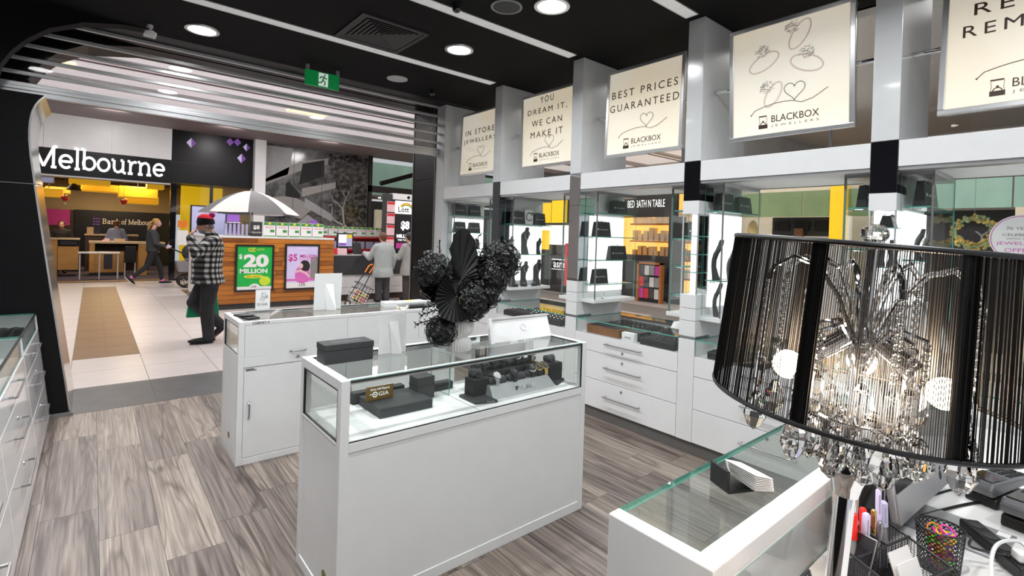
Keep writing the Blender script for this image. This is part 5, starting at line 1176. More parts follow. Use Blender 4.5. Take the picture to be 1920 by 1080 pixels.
# ================================================================== BANK ACROSS THE MALL
BY = 17.0
wb = struct_empty('wall_bank', 'black and white bank shopfront with lit lettering', (0, BY, 0))
for x0, x1 in ((-5, -0.98), (-0.975, 0.34), (0.345, 1.66)):
    part('white_panel', MB().box(x0, x1, BY, BY+0.1, 3.385, 4.25), 'facade_white', wb)
part('sign_band', MB().box(-5, 1.66, BY, BY+0.1, 2.73, 3.38), 'black_band', wb)
part('band_soffit', MB().box(-5, 1.66, BY+0.01, BY+0.4, 2.69, 2.73), 'light_grey', wb)
part('black_post', MB().box(1.66, 1.80, BY, BY+0.12, 0, 2.73), 'black_gloss', wb)
part('black_panel', MB().box(1.665, 3.74, BY, BY+0.1, 2.76, 4.25), 'black_band', wb)
part('panel_joint', MB().box(1.665, 3.0, BY-0.004, BY, 3.33, 3.345), 'charcoal', wb)
for (x, z, s, mt) in ((2.12, 3.93, 0.12, 'lilac'), (3.1, 4.1, 0.1, 'purple'), (3.3, 4.12, 0.1, 'purple'), (3.55, 4.0, 0.1, 'lilac'), (3.42, 3.65, 0.12, 'lilac')):
    part('diamond', MB().prism([(x-s, z), (x, z-s*1.2), (x, z+s*1.2)], 'y', BY-0.012, BY-0.001), mt, wb)
    part('diamond', MB().prism([(x, z-s*1.2), (x+s, z), (x, z+s*1.2)], 'y', BY-0.010, BY-0.001), 'purple_print', wb)
part('white_column', MB().box(3.74, 4.05, BY-0.25, BY+0.1, 0, 4.25), 'facade_white', wb)
wnb = struct_empty('window_6', 'bank shop window right of the black post', (2.7, BY+0.05, 0))
part('pane', MB().box(1.80, 2.62, BY+0.04, BY+0.05, 0.05, 2.76), 'glass', wnb); part('pane', MB().box(2.70, 3.74, BY+0.04, BY+0.05, 0.05, 2.76), 'glass', wnb)
part('window_frame', MB().box(2.62, 2.70, BY+0.02, BY+0.09, 0, 2.76).box(1.8, 3.74, BY+0.02, BY+0.09, 0, 0.05), 'black_plastic', wnb)
part('notice', MB().box(1.84, 2.10, BY+0.03, BY+0.038, 1.0, 1.42), 'paper', wnb); part('notice', MB().box(1.85, 2.08, BY+0.03, BY+0.038, 1.50, 1.70), 'orange', wnb)
# slab-serif letters drawn from strokes, unit x-height
def slab(ch):
    S = 0.17; T = 0.30
    def stem(x, y0, y1): return [[(x, y0), (x, y1)]]
    def ser(x, y, l=0.17, r=0.17): return [[(x-l, y), (x+r, y)]]
    o = [(0.47+0.38*math.cos(a), 0.5+0.42*math.sin(a)) for a in [2*PI*k/20 for k in range(21)]]
    if ch == 'M': return 1.75, [[(0.25, 0.07), (0.25, 1.40)], [(0.25, 1.40), (0.85, 0.08)], [(0.85, 0.08), (1.45, 1.40)], [(1.45, 1.40), (1.45, 0.07)]]+ser(0.22, 0.06)+ser(1.47, 0.06)+ser(0.2, 1.42, 0.16, 0.06)+ser(1.5, 1.42, 0.06, 0.16)
    if ch == 'e': return 0.95, [[(0.47+0.38*math.cos(math.radians(a)), 0.5+0.42*math.sin(math.radians(a))) for a in range(0, 316, 15)], [(0.09, 0.5), (0.85, 0.5)]]
    if ch == 'l': return 0.48, stem(0.24, 0.05, 1.45)+ser(0.24, 0.05)+ser(0.18, 1.44, 0.14, 0.04)
    if ch == 'b': return 1.02, [[(0.2, 0.05), (0.2, 1.45)], [(x+0.06, y) for x, y in o]]+ser(0.12, 1.44, 0.12, 0.06)
    if ch == 'o': return 0.96, [o]
    if ch == 'u': return 1.12, [[(0.22, 0.92), (0.22, 0.38), (0.3, 0.16), (0.48, 0.08), (0.66, 0.14), (0.82, 0.32)], [(0.84, 0.92), (0.84, 0.05)]]+ser(0.15, 0.93, 0.12, 0.05)+ser(0.78, 0.93, 0.12, 0.05)+ser(0.93, 0.05, 0.05, 0.12)
    if ch == 'r': return 0.72, stem(0.24, 0.05, 0.92)+ser(0.24, 0.05)+ser(0.16, 0.93, 0.12, 0.05)+[[(0.26, 0.62), (0.38, 0.84), (0.56, 0.92), (0.68, 0.86)]]
    if ch == 'n': return 1.14, stem(0.24, 0.05, 0.92)+ser(0.24, 0.05)+ser(0.16, 0.93, 0.12, 0.05)+[[(0.26, 0.66), (0.42, 0.86), (0.62, 0.92), (0.80, 0.80), (0.86, 0.6), (0.86, 0.05)]]+ser(0.86, 0.05)
    if ch == 'B': return 1.05, [[(0.22, 0.05), (0.22, 1.4)], [(0.08, 1.4), (0.6, 1.38), (0.8, 1.25), (0.8, 0.95), (0.6, 0.76), (0.22, 0.76)], [(0.6, 0.76), (0.88, 0.62), (0.9, 0.25), (0.65, 0.06), (0.08, 0.06)]]
    if ch == 'a': return 0.95, [[(0.15, 0.8), (0.4, 0.92), (0.62, 0.84), (0.68, 0.65), (0.68, 0.06), (0.85, 0.06)], [(0.68, 0.5), (0.35, 0.52), (0.14, 0.35), (0.2, 0.12), (0.42, 0.07), (0.66, 0.25)]]
    if ch == 'k': return 1.02, stem(0.24, 0.05, 1.45)+ser(0.24, 0.05)+ser(0.18, 1.44, 0.12, 0.04)+[[(0.78, 0.92), (0.3, 0.45)], [(0.42, 0.55), (0.84, 0.05)]]+ser(0.84, 0.06, 0.12, 0.12)
    if ch == 'f': return 0.66, [[(0.66, 1.38), (0.5, 1.45), (0.34, 1.36), (0.28, 1.15), (0.28, 0.05)]]+ser(0.28, 0.05)+ser(0.3, 0.9, 0.2, 0.22)
    return 0.5, []
def slab_text(s, x0, x1, zbase, xh, y, mat, parent, depth=0.03, wd=0.15):
    tot = sum(slab(c)[0] for c in s); kx = (x1-x0)/tot; x = x0
    for c in s:
        adv, st = slab(c)
        if st:
            mb = MB(Matrix.Translation((x, y, zbase)) @ Matrix(((kx, 0, 0, 0), (0, 0, -1, 0), (0, xh, 0, 0), (0, 0, 0, 1))))
            for q in st: mb.ribbon(q, wd, depth)
            part('letter', mb, mat, parent)
        x += adv*kx
slab_text('Melbourne', -1.22, 1.52, 2.885, 0.37, BY-0.002, 'lit_white', wb, 0.03, 0.175)
# interior shell
wi = struct_empty('wall_bank_inside', 'beige and black back wall inside the bank', (0, 23.5, 0))
part('upper_wall', MB().box(-5, 3.8, 23.5, 23.6, 2.0, 3.1), 'beige_wall', wi); part('lower_wall', MB().box(-0.5, 2.4, 23.45, 23.55, 0.0, 2.02), 'dark_wall', wi); part('left_wall', MB().box(-5, -0.5, 23.5, 23.6, 0, 2.0), 'ink_brown', wi)
part('red_poster', MB().box(-1.4, -0.62, 23.47, 23.5, 1.45, 2.0), 'magenta', wi)
part('right_wall', MB().box(3.7, 3.8, 17.1, 23.6, 0, 3.1), 'beige_wall', wi); part('yellow_panel', MB().box(2.4, 3.7, 21.4, 21.5, 0, 3.0), 'mustard', wi)
part('left_side_wall', MB().box(-5.1, -5, 17, 23.6, 0, 3.1), 'beige_wall', wi)
slab_text('Bank', 0.26, 0.78, 1.545, 0.13, 23.44, 'cream_shop', wi, 0.02, 0.16); slab_text('of', 0.81, 0.96, 1.545, 0.13, 23.44, 'cream_shop', wi, 0.02, 0.16); slab_text('Melbourne', 1.01, 1.90, 1.545, 0.13, 23.44, 'cream_shop', wi, 0.02, 0.16)
mb = MB(basis((1, 0, 0), (0, 0, 1), (0.09, 23.44, 1.62)))
for i in range(3):
    for j in range(3):
        if (i, j) != (1, 3): mb.prism([(-0.10+0.07*i, 0.10-0.1*j), (-0.04+0.07*i, 0.13-0.1*j), (-0.04+0.07*i, 0.07-0.1*j)], 'z', 0, 0.01)
part('crest', mb, 'purple', wi)
struct('ceiling_bank', MB().box(-5, 3.8, 17.1, 23.6, 3.02, 3.1), 'ink_brown', 'dark ceiling inside the bank')
# yellow ceiling boxes
for i, (x0, x1, y0, y1, z0, z1, lab) in enumerate(((-0.53, 0.36, 18.2, 18.9, 2.62, 2.78, 'upper left of the row'), (-0.28, 0.56, 19.0, 19.7, 2.48, 2.68, 'under the first one'), (0.57, 1.53, 19.0, 19.8, 2.37, 2.69, 'largest in the middle'), (0.76, 1.63, 19.9, 20.6, 2.22, 2.45, 'lowest at the right'), (-1.25, -0.65, 18.6, 19.3, 2.24, 2.46, 'low at the left by the screen'), (1.2, 1.62, 18.2, 18.7, 2.62, 2.78, 'high at the right by the post'), (-1.1, -0.55, 20.2, 20.9, 2.42, 2.60, 'behind the low left one'))):
    t = thing('yellow_ceiling_box', 'yellow hanging ceiling box in the bank, '+lab, 'ceiling box', ((x0+x1)/2, (y0+y1)/2, z0), group='yellow ceiling boxes in the bank')
    part('box', MB().box(x0, x1, y0, y1, z0, z1), 'yellow_box', t, bevel=0.01); part('hanger', MB().cyl(((x0+x1)/2, (y0+y1)/2, z1), ((x0+x1)/2, (y0+y1)/2, 3.02), 0.01, n=6), 'black_plastic', t)
t = thing('ceiling_screen', 'small pale screen hanging in the bank entrance at left', 'screen', (-0.95, 17.9, 2.45)); part('panel', MB().box(-1.12, -0.8, 17.9, 17.95, 2.56, 2.72), 'white', t); part('display', MB().box(-1.10, -0.82, 17.893, 17.9, 2.575, 2.70), 'screen_blue', t); part('hanger', MB().cyl((-0.96, 17.92, 2.72), (-0.96, 17.92, 3.02), 0.012, n=6), 'black_plastic', t)
for x, y, lab in ((-0.60, 18.4, 'red balloon cluster hanging at the left of the bank'), (0.68, 18.6, 'red balloon cluster hanging in the middle of the bank')):
    t = thing('balloon_cluster', lab, 'balloons', (x, y, 2.1)); rn = random.Random(int(x*10))
    for k in range(7): part('balloon', MB().ball((x+rn.uniform(-0.07, 0.07), y+rn.uniform(-0.05, 0.05), 2.18+rn.uniform(-0.09, 0.1)), 0.05, 10, 7), 'red' if k % 3 else 'orange', t, smooth=True)
    part('weight', MB().lathe([(0, 2.02), (0.03, 2.04), (0.01, 2.08), (0.004, 2.1), (0, 2.1)], 10, (x, y, 0)), 'light_grey', t); part('cord', MB().cyl((x, y, 2.2), (x, y, 3.02), 0.004, n=5), 'black_plastic', t)
t = thing('pendant_shade', 'black dome pendant between the yellow boxes', 'lamp', (-0.42, 18.7, 2.42)); part('dome', MB().lathe([(0.16, 2.44), (0.16, 2.46), (0.10, 2.56), (0.03, 2.62), (0, 2.62)], 20, (-0.42, 18.45, 0)), 'black_matte', t); part('cord', MB().cyl((-0.42, 18.45, 2.62), (-0.42, 18.45, 3.02), 0.008, n=6), 'black_plastic', t)
# desks
t = thing('bank_desk', 'long pale topped bank desk with yellow timber legs', 'desk', (0.6, 19.3, 0)); part('desk_top', MB().box(-0.08, 1.75, 19.0, 19.75, 0.96, 1.02), 'oak_top', t); part('desk_leg', MB().box(-0.06, 0.06, 19.02, 19.7, 0.10, 0.96), 'oak', t); part('desk_leg', MB().box(1.08, 1.30, 19.02, 19.7, 0.0, 0.96), 'oak', t); part('desk_cabinet', MB().box(0.062, 0.74, 19.1, 19.7, 0.10, 0.72), 'oak', t); part('desk_plinth', MB().box(-0.06, 0.74, 19.06, 19.68, 0.006, 0.10), 'black_plastic', t); part('dark_door', MB().box(0.27, 0.47, 19.09, 19.1, 0.2, 0.64), 'screen_dark', t); part('modesty_panel', MB().box(0.06, 1.08, 19.4, 19.45, 0.72, 0.96), 'black_matte', t)
t = thing('bank_counter', 'yellow timber counter at the left inside the bank', 'counter', (-0.6, 19.4, 0)); part('counter_top', MB().box(-1.6, -0.28, 19.0, 19.8, 1.05, 1.09), 'oak_top', t); part('counter_body', MB().box(-1.6, -0.75, 19.04, 19.75, 0.006, 1.05), 'oak', t); part('counter_door', MB().box(-0.74, -0.30, 19.02, 19.75, 0.2, 0.86), 'oak', t); part('dark_shelf', MB().box(-0.74, -0.30, 19.1, 19.75, 0.86, 1.05), 'black_matte', t); part('printer', MB().box(-0.70, -0.34, 19.03, 19.1, 0.90, 1.02), 'black_plastic', t)
t = thing('folding_table', 'narrow white folding table in front of the bank desk', 'table', (0.16, 17.95, 0)); part('table_top', MB().box(-0.29, 0.60, 17.75, 18.15, 0.72, 0.75), 'white', t)
for x in (-0.25, 0.16, 0.56): part('leg', MB().cyl((x, 17.8, 0.006), (x, 17.8, 0.72), 0.014, n=8).cyl((x, 18.1, 0.006), (x, 18.1, 0.72), 0.014, n=8), 'light_grey', t)
t = thing('papers', 'loose white papers on the folding table', 'paper', (0.1, 17.95, 0.75)); part('sheet', MB().box(-0.08, 0.10, 17.8, 18.0, 0.75, 0.758), 'paper', t); part('sheet', MB().box(0.14, 0.34, 17.82, 18.05, 0.75, 0.756), 'paper', t)
t = thing('bank_back_counter', 'low timber counter before the black bank wall', 'counter', (0.5, 21.4, 0)); part('counter_top', MB().box(-0.2, 1.2, 21.2, 21.7, 1.15, 1.2), 'oak_top', t); part('counter_body', MB().box(-0.18, 1.18, 21.25, 21.65, 0.006, 1.15), 'ink_brown', t)
for x, w_, h, mt, lab in ((-0.06, 0.17, 0.2, 'oak_top', 'beige storage box on the back counter of the bank'), (0.12, 0.15, 0.18, 'navy', 'dark blue storage box on the back counter of the bank')):
    t = thing('storage_box', lab, 'box', (x, 21.35, 1.2)); part('box', MB().box(x-w_/2, x+w_/2, 21.25, 21.45, 1.2, 1.2+h), mt, t, bevel=0.005); part('lid', MB().box(x-w_/2-0.004, x+w_/2+0.004, 21.24, 21.46, 1.2+h, 1.2+h+0.02), mt, t)
t = thing('office_chair', 'black office chair behind the bank desk', 'chair', (0.9, 18.5, 0.006)); part('seat', MB().box(0.72, 1.02, 18.55, 18.9, 0.42, 0.50), 'black_matte', t, bevel=0.02); part('backrest', MB().box(0.74, 1.0, 18.50, 18.55, 0.50, 0.90), 'black_matte', t, bevel=0.02)
for x in (0.75, 0.99):
    for y in (18.58, 18.86): part('leg', MB().cyl((x, y, 0.006), (x, y, 0.42), 0.012, n=6), 'light_grey', t)
t = thing('desk_clutter_box', 'small pale box and papers on the bank desk', 'box', (0.5, 19.2, 1.02)); part('box', MB().box(0.50, 0.76, 19.1, 19.3, 1.02, 1.10), 'oak_top', t); part('leaflets', MB().prism([(0.2, 1.02), (0.38, 1.02), (0.40, 1.10), (0.30, 1.11)], 'y', 19.1, 19.3), 'pink_print', t)

# ================================================================== MURAL AND ATRIUM
t = thing('mural', 'large black and white street mural on the far wall', 'mural', (5.75, BY, 0.2))
part('backing', MB().box(4.06, 7.45, BY-0.03, BY+0.05, 0.0, 4.22), 'charcoal', t)
def mural_mat():
    m, nt, b = nodes_of('mural_ground')
    tc = nt.nodes.new('ShaderNodeTexCoord'); n = nt.nodes.new('ShaderNodeTexNoise'); n.inputs['Scale'].default_value = 1.7; n.inputs['Detail'].default_value = 9; n.inputs['Roughness'].default_value = 0.72; link(nt, tc.outputs['Object'], n.inputs['Vector'])
    r = nt.nodes.new('ShaderNodeValToRGB'); r.color_ramp.elements[0].position = 0.38; r.color_ramp.elements[0].color = (0.006, 0.006, 0.006, 1); r.color_ramp.elements[1].position = 0.72; r.color_ramp.elements[1].color = (0.22, 0.22, 0.22, 1)
    link(nt, n.outputs['Fac'], r.inputs[0]); link(nt, r.outputs[0], b.inputs['Base Color']); b.inputs['Roughness'].default_value = 0.15
    M['mural_ground'] = m
mural_mat()
part('print', MB().box(4.07, 7.44, BY-0.034, BY-0.03, 0.02, 4.2), 'mural_ground', t)
def mprint(poly, mt, d=0.036): part('printed_shape', MB().prism(poly, 'y', BY-d, BY-0.034), mt, t)
mprint([(4.1, 4.15), (4.9, 4.15), (4.75, 3.3), (4.1, 3.0)], 'mid_grey'); mprint([(4.1, 2.9), (4.1, 3.1), (5.1, 3.75), (6.1, 4.0), (6.1, 3.8), (5.2, 3.5)], 'light_grey' if False else 'ink_grey'); mprint([(5.1, 3.0), (5.9, 3.35), (5.9, 3.9), (5.2, 3.7)], 'black_matte', 0.037)
mprint([(4.7, 2.6), (4.7, 3.0), (4.8, 3.1), (4.9, 2.95), (5.15, 2.7), (5.15, 2.55)], 'black_matte', 0.038); mprint([(5.2, 2.9), (6.3, 3.2), (6.3, 3.0), (5.2, 2.62)], 'ink_grey', 0.038)
mprint([(4.1, 2.5), (4.9, 2.65), (5.6, 2.3), (5.2, 1.9), (4.1, 2.2)], 'ink_grey', 0.0365); mprint([(5.3, 2.6), (6.2, 2.1), (6.2, 1.85), (5.3, 2.3)], 'mid_grey', 0.0385); mprint([(4.9, 1.6), (5.4, 2.05), (5.9, 1.7), (6.1, 1.0), (4.9, 1.0)], 'mid_grey', 0.037); mprint([(5.05, 1.5), (5.4, 1.8), (5.75, 1.5), (5.8, 1.0), (5.05, 1.0)], 'black_matte', 0.0375)
rn = random.Random(4)
def foliage_mat():
    m, nt, b = nodes_of('mural_foliage')
    tc = nt.nodes.new('ShaderNodeTexCoord'); n = nt.nodes.new('ShaderNodeTexNoise'); n.inputs['Scale'].default_value = 7.0; n.inputs['Detail'].default_value = 10; n.inputs['Roughness'].default_value = 0.8; link(nt, tc.outputs['Object'], n.inputs['Vector'])
    r = nt.nodes.new('ShaderNodeValToRGB'); r.color_ramp.elements[0].position = 0.46; r.color_ramp.elements[0].color = (0.004, 0.004, 0.004, 1); r.color_ramp.elements[1].position = 0.66; r.color_ramp.elements[1].color = (0.16, 0.165, 0.16, 1)
    link(nt, n.outputs['Fac'], r.inputs[0]); link(nt, r.outputs[0], b.inputs['Base Color']); b.inputs['Roughness'].default_value = 0.15
    M['mural_foliage'] = m
foliage_mat()
mprint([(6.05, 4.15), (6.0, 3.6), (6.2, 3.3), (6.15, 2.6), (6.35, 2.2), (6.3, 1.5), (7.42, 1.2), (7.42, 4.15)], 'mural_foliage', 0.0368)
def branch(x, z, a, L, w_, d):
    P_ = [(x, z)]
    for s in range(4): a += rn.uniform(-0.25, 0.25); x += L*0.25*math.sin(a); z += L*0.25*math.cos(a); P_.append((min(max(x, 6.2), 7.38), min(z, 3.9)))
    mb = MB(basis((1, 0, 0), (0, 0, 1), (0, BY-0.0369, 0))); mb.ribbon(P_, w_, 0.0015); part('printed_branch', mb, 'mid_grey' if d < 2 else 'ink_grey', t)
    if d < 3:
        for q in (-0.5, 0.45): branch(x, z, a+q+rn.uniform(-0.15, 0.15), L*0.72, w_*0.6, d+1)
branch(6.95, 1.1, -0.1, 0.75, 0.10, 0)
for z in (0.0,): part('panel_joint', MB().box(4.93, 4.94, BY-0.042, BY-0.03, 0, 4.2).box(5.83, 5.84, BY-0.042, BY-0.03, 0, 4.2).box(6.9, 6.91, BY-0.042, BY-0.03, 0, 4.2), 'black_plastic', t)
wa = struct_empty('wall_atrium', 'green glazed shopfront at the end of the mall', (9.5, 17.4, 0))
part('wall_face', MB().box(7.45, 16, 18.6, 18.7, 2.9, 4.3), 'shop_mint', wa); part('ceiling_strip', MB().box(7.45, 16, 17.2, 18.6, 2.85, 2.9), 'mauve', wa); part('back_wall', MB().box(7.45, 16, 20.5, 20.6, 0, 2.9), 'shop_dark', wa)
part('post', MB().box(9.35, 9.5, 16.9, 17.05, 0, 4.25), 'black_plastic', wa); part('post', MB().box(7.46, 7.58, 16.9, 17.05, 0, 4.25), 'black_plastic', wa); part('beam', MB().box(7.46, 14, 16.9, 17.05, 2.98, 3.2), 'black_plastic', wa); part('brace', MB().tube([(7.9, 16.95, 3.3), (10.6, 16.95, 4.22)], 0.08, 4), 'black_plastic', wa); part('post', MB().box(9.35, 14, 16.9, 17.0, 4.0, 4.1), 'black_plastic', wa)
part('timber_frame', MB().box(9.0, 9.3, 19.6, 19.8, 0, 2.5).box(9.3, 11, 19.6, 19.8, 2.35, 2.5), 'cream_shop', wa)
for x, z in ((8.9, 2.83), (8.95, 2.845), (8.6, 2.83)): pass
for k in range(5): part('spot_light', MB().lathe([(0, 0), (0.05, 0), (0.05, 0.02), (0, 0.02)], 12, (8.2+0.55*k, 17.6+0.25*k, 2.83)), 'lamp_disc', wa)

# ================================================================== LOTTERY KIOSK
KY, KX0, KX1 = 10.5, 1.64, 3.905
k_ = thing('lottery_kiosk', 'timber clad lottery kiosk with white top and framed posters', 'kiosk', (2.8, 11.5, 0))
part('core', MB().box(KX0+0.03, KX1-0.03, KY+0.03, 13.1, 0.0, 1.30), 'charcoal', k_)
part('plinth', MB().box(KX0+0.01, KX1-0.01, KY+0.015, KY+0.03, 0, 0.10), 'charcoal', k_)
rows = 14; z = 0.10
rn = random.Random(8)
for r in range(rows):
    h = (1.335-0.10)/rows; x = KX0
    cuts = sorted([KX0, KX1]+[rn.uniform(KX0+0.4, KX1-0.4) for _ in range(2)])
    for a, b in zip(cuts, cuts[1:]):
        if b-a < 0.05: continue
        o = part('timber_board', MB().box(a+0.0015, b-0.0015, KY+rn.uniform(-0.006, 0.006), KY+0.03, z+0.003, z+h-0.002), 'kiosk_wood', k_)
    z += h
part('white_side', MB().box(KX0, KX0+0.03, KY+0.03, 13.1, 0.12, 1.335), 'white', k_); part('side_base', MB().box(KX0-0.003, KX0+0.03, KY+0.03, 13.08, 0, 0.12), 'plinth', k_); part('timber_edge', MB().box(KX0-0.004, KX0+0.03, 13.06, 13.1, 0.12, 1.335), 'kiosk_wood', k_)
part('kiosk_top', MB().box(KX0-0.01, KX1, KY-0.006, 13.1, 1.336, 1.375), 'white', k_, bevel=0.004)
def poster(lab, x0, x1, z0, z1, bg):
    t = thing('framed_poster', lab, 'poster', ((x0+x1)/2, KY, z0))
    y = KY-0.008; f = 0.035
    part('frame', MB().box(x0, x1, y-0.025, y, z1-f, z1).box(x0, x1, y-0.025, y, z0, z0+f).box(x0, x0+f, y-0.025, y, z0+f, z1-f).box(x1-f, x1, y-0.025, y, z0+f, z1-f), 'black_plastic', t)
    part('print', MB().box(x0+f, x1-f, y-0.014, y, z0+f, z1-f), bg, t)
    return t, y-0.0142
t, y = poster('green framed poster reading 20 MILLION on the kiosk', 2.05, 2.725, 0.325, 1.215, 'lotto_green')
text('lettering', 'OZ', 'yellow', t, (2.33, y, 1.12), FRONT, w=0.13, h=0.075, bold=0.03); text('lettering', 'LOTTO', 'yellow', t, (2.48, y, 1.125), FRONT, w=0.13, h=0.035)
text('lettering', '$', 'paper', t, (2.14, y, 0.985), FRONT, w=0.06, h=0.10, bold=0.02); text('lettering', '20', 'paper', t, (2.41, y, 0.91), FRONT, w=0.44, h=0.25, bold=0.05); text('lettering', 'MILLION', 'paper', t, (2.37, y, 0.715), FRONT, w=0.48, h=0.09, bold=0.04)
part('yellow_pill', MB(basis((1, 0, 0), (0, 0, 1), (2.37, y+0.0002, 0.61))).ball((0, 0, 0), (0.17, 0.035, 0.002), 24, 6), 'yellow', t); text('lettering', 'THIS TUESDAY', 'card_green', t, (2.37, y-0.002, 0.61), FRONT, w=0.25, h=0.03)
part('lime_ball', MB(basis((1, 0, 0), (0, 0, 1), (2.57, y+0.0002, 0.52))).ball((0, 0, 0), (0.10, 0.09, 0.002), 24, 6), 'lime', t)
part('footer', MB().box(2.085, 2.69, y-0.0005, y+0.001, 0.36, 0.42), 'paper', t); part('footer_dome', MB(basis((1, 0, 0), (0, 0, 1), (2.39, y+0.0004, 0.42))).ball((0, 0, 0), (0.09, 0.055, 0.002), 20, 6), 'paper', t); text('lettering', 'Lott', 'ink', t, (2.38, y-0.002, 0.425), FRONT, w=0.09, h=0.05)
t, y = poster('purple framed lottery poster reading 5 MILLION', 2.925, 3.60, 0.325, 1.235, 'lilac')
text('lettering', 'TattsLotto', 'paper', t, (3.26, y, 1.165), FRONT, w=0.22, h=0.045); text('lettering', '$5', 'magenta', t, (3.075, y, 0.96), FRONT, w=0.17, h=0.16, bold=0.03); text('lettering', 'MILLION', 'magenta', t, (3.38, y, 1.0), FRONT, w=0.33, h=0.065, bold=0.03); text('lettering', 'SATURDAY', 'magenta_light', t, (3.36, y, 0.93), FRONT, w=0.34, h=0.045)
part('foliage', MB().box(3.42, 3.565, y-0.0003, y+0.001, 0.5, 0.98), 'ink_grey', t); part('footer', MB().box(2.96, 3.565, y-0.0005, y+0.001, 0.36, 0.47), 'paper', t); part('pink_band', MB().box(2.96, 3.565, y-0.0012, y+0.001, 0.50, 0.545), 'magenta_light', t)
F5 = basis((1, 0, 0), (0, 0, 1), (0, y+0.0002, 0))
part('printed_figure', MB(F5).ball((3.27, 0.62, 0), (0.15, 0.20, 0.0016), 20, 6), 'magenta_light', t); part('printed_hair', MB(F5).ball((3.31, 0.79, 0), (0.105, 0.13, 0.0022), 20, 6), 'ink', t); part('printed_face', MB(F5).ball((3.245, 0.80, 0), (0.05, 0.062, 0.0028), 16, 6), 'pink_print', t); mb = MB(F5); mb.ribbon([(3.13, 0.68), (3.22, 0.71), (3.33, 0.66), (3.41, 0.58)], 0.045, 0.003); part('printed_arm', mb, 'pink_print', t); text('lettering', 'Lott', 'ink', t, (3.27, y-0.002, 0.43), FRONT, w=0.12, h=0.06)
# ticket cards on the kiosk top
KT = 1.3755
def ticket(lab, x0, x1, y, z, h, style, group='lottery ticket holders'):
    t = thing('ticket_card', lab, 'ticket card', ((x0+x1)/2, y, z), group=group)
    if style == 'dark':
        part('card', MB().box(x0, x1, y, y+0.01, z, z+h), 'charcoal', t); text('lettering', '$8', 'paper', t, ((x0+x1)/2, y-0.001, z+h*0.6), FRONT, w=(x1-x0)*0.55, h=h*0.32, bold=0.03); text('lettering', 'MILLION', 'paper', t, ((x0+x1)/2, y-0.001, z+h*0.27), FRONT, w=(x1-x0)*0.8, h=h*0.11)
    elif style == 'clear':
        part('holder', MB().box(x0, x1, y, y+0.08, z, z+h), 'acrylic', t); part('tickets', MB().box(x0+0.01, x1-0.01, y+0.03, y+0.06, z+0.002, z+h*0.8), 'lavender', t)
    else:
        part('card', MB().box(x0, x1, y, y+0.01, z, z+h), 'paper', t); part('green_head', MB().box(x0+0.004, x1-0.004, y-0.001, y+0.001, z+h*0.78, z+h*0.98), 'card_green', t); part('yellow_crest', MB().box((x0+x1)/2-0.022, (x0+x1)/2+0.022, y-0.002, y+0.001, z+h*0.83, z+h*0.96), 'yellow', t)
        part('print_line', MB().box(x0+0.03, x1-0.03, y-0.001, y+0.001, z+h*0.58, z+h*0.70), 'pink_print', t); part('print_box', MB().box((x0+x1)/2+0.01, x1-0.02, y-0.001, y+0.001, z+h*0.30, z+h*0.48), 'card_green', t); part('foot_line', MB().box(x0+0.004, x1-0.004, y-0.001, y+0.001, z+0.005, z+0.022), 'card_green', t)
    part('foot', MB().box(x0, x1, y, y+0.05, z, z+0.006), 'acrylic', t)
ticket('dark card reading 8 MILLION on the kiosk top', 2.31, 2.515, KY+0.05, KT, 0.28, 'dark')
names = ['first', 'second', 'third', 'fourth', 'fifth']
for i in range(5): ticket('%s green topped lottery card right of the 8 MILLION card' % names[i], 2.54+0.232*i, 2.755+0.232*i, KY+0.05, KT, 0.285, 'green')
for i in range(6): ticket('%s clear ticket dispenser from the left on the kiosk top' % (names+['sixth'])[i], 1.88+0.07*i, 1.94+0.07*i, KY+0.08, KT, 0.28, 'clear', 'clear ticket dispensers')
# lower counter to the right
kc = thing('service_counter', 'dark fronted service counter with white drawers beside the kiosk', 'counter', (4.9, 10.9, 0))
part('dark_front', MB().box(3.91, 6.4, KY+0.25, KY+0.30, 0.575, 1.0), 'charcoal', kc); part('counter_top', MB().box(3.91, 6.4, KY+0.25, KY+0.85, 1.0, 1.02), 'light_grey', kc)
for z0, z1 in ((0.14, 0.29), (0.295, 0.57)): part('white_drawer', MB().box(3.91, 6.4, KY+0.28, KY+0.31, z0, z1), 'white', kc)
part('kick', MB().box(3.91, 6.4, KY+0.32, KY+0.36, 0, 0.14), 'ink_brown', kc); part('counter_body', MB().box(3.91, 6.4, KY+0.31, KY+0.83, 0.14, 1.0), 'charcoal', kc)
t = thing('till_monitor', 'black monitor showing a purple page on the service counter', 'monitor', (4.28, KY+0.4, 1.02)); part('bezel', MB().box(4.10, 4.46, KY+0.36, KY+0.40, 1.17, 1.49), 'black_plastic', t); part('display', MB().box(4.125, 4.435, KY+0.355, KY+0.36, 1.20, 1.465), 'screen_blue', t); part('page', MB().box(4.14, 4.30, KY+0.352, KY+0.356, 1.24, 1.45), 'lit_white', t); part('page_foot', MB().box(4.14, 4.30, KY+0.351, KY+0.356, 1.22, 1.275), 'purple', t); part('yellow_tile', MB().box(4.31, 4.43, KY+0.352, KY+0.356, 1.38, 1.46), 'yellow', t); part('neck', MB().box(4.2, 4.36, KY+0.40, KY+0.46, 1.02, 1.30), 'black_plastic', t); part('foot', MB().box(4.12, 4.44, KY+0.33, KY+0.55, 1.02, 1.035), 'black_plastic', t)
t = thing('payment_pad', 'dark payment screen beside the till monitor', 'terminal', (4.62, KY+0.42, 1.02)); part('pad', MB(Matrix.Translation((4.60, KY+0.45, 1.03)) @ Matrix.Rotation(-0.25, 4, 'X')).box(-0.1, 0.1, -0.01, 0.01, 0, 0.26), 'black_plastic', t); part('stand', MB().box(4.52, 4.68, KY+0.38, KY+0.5, 1.02, 1.035), 'black_plastic', t)
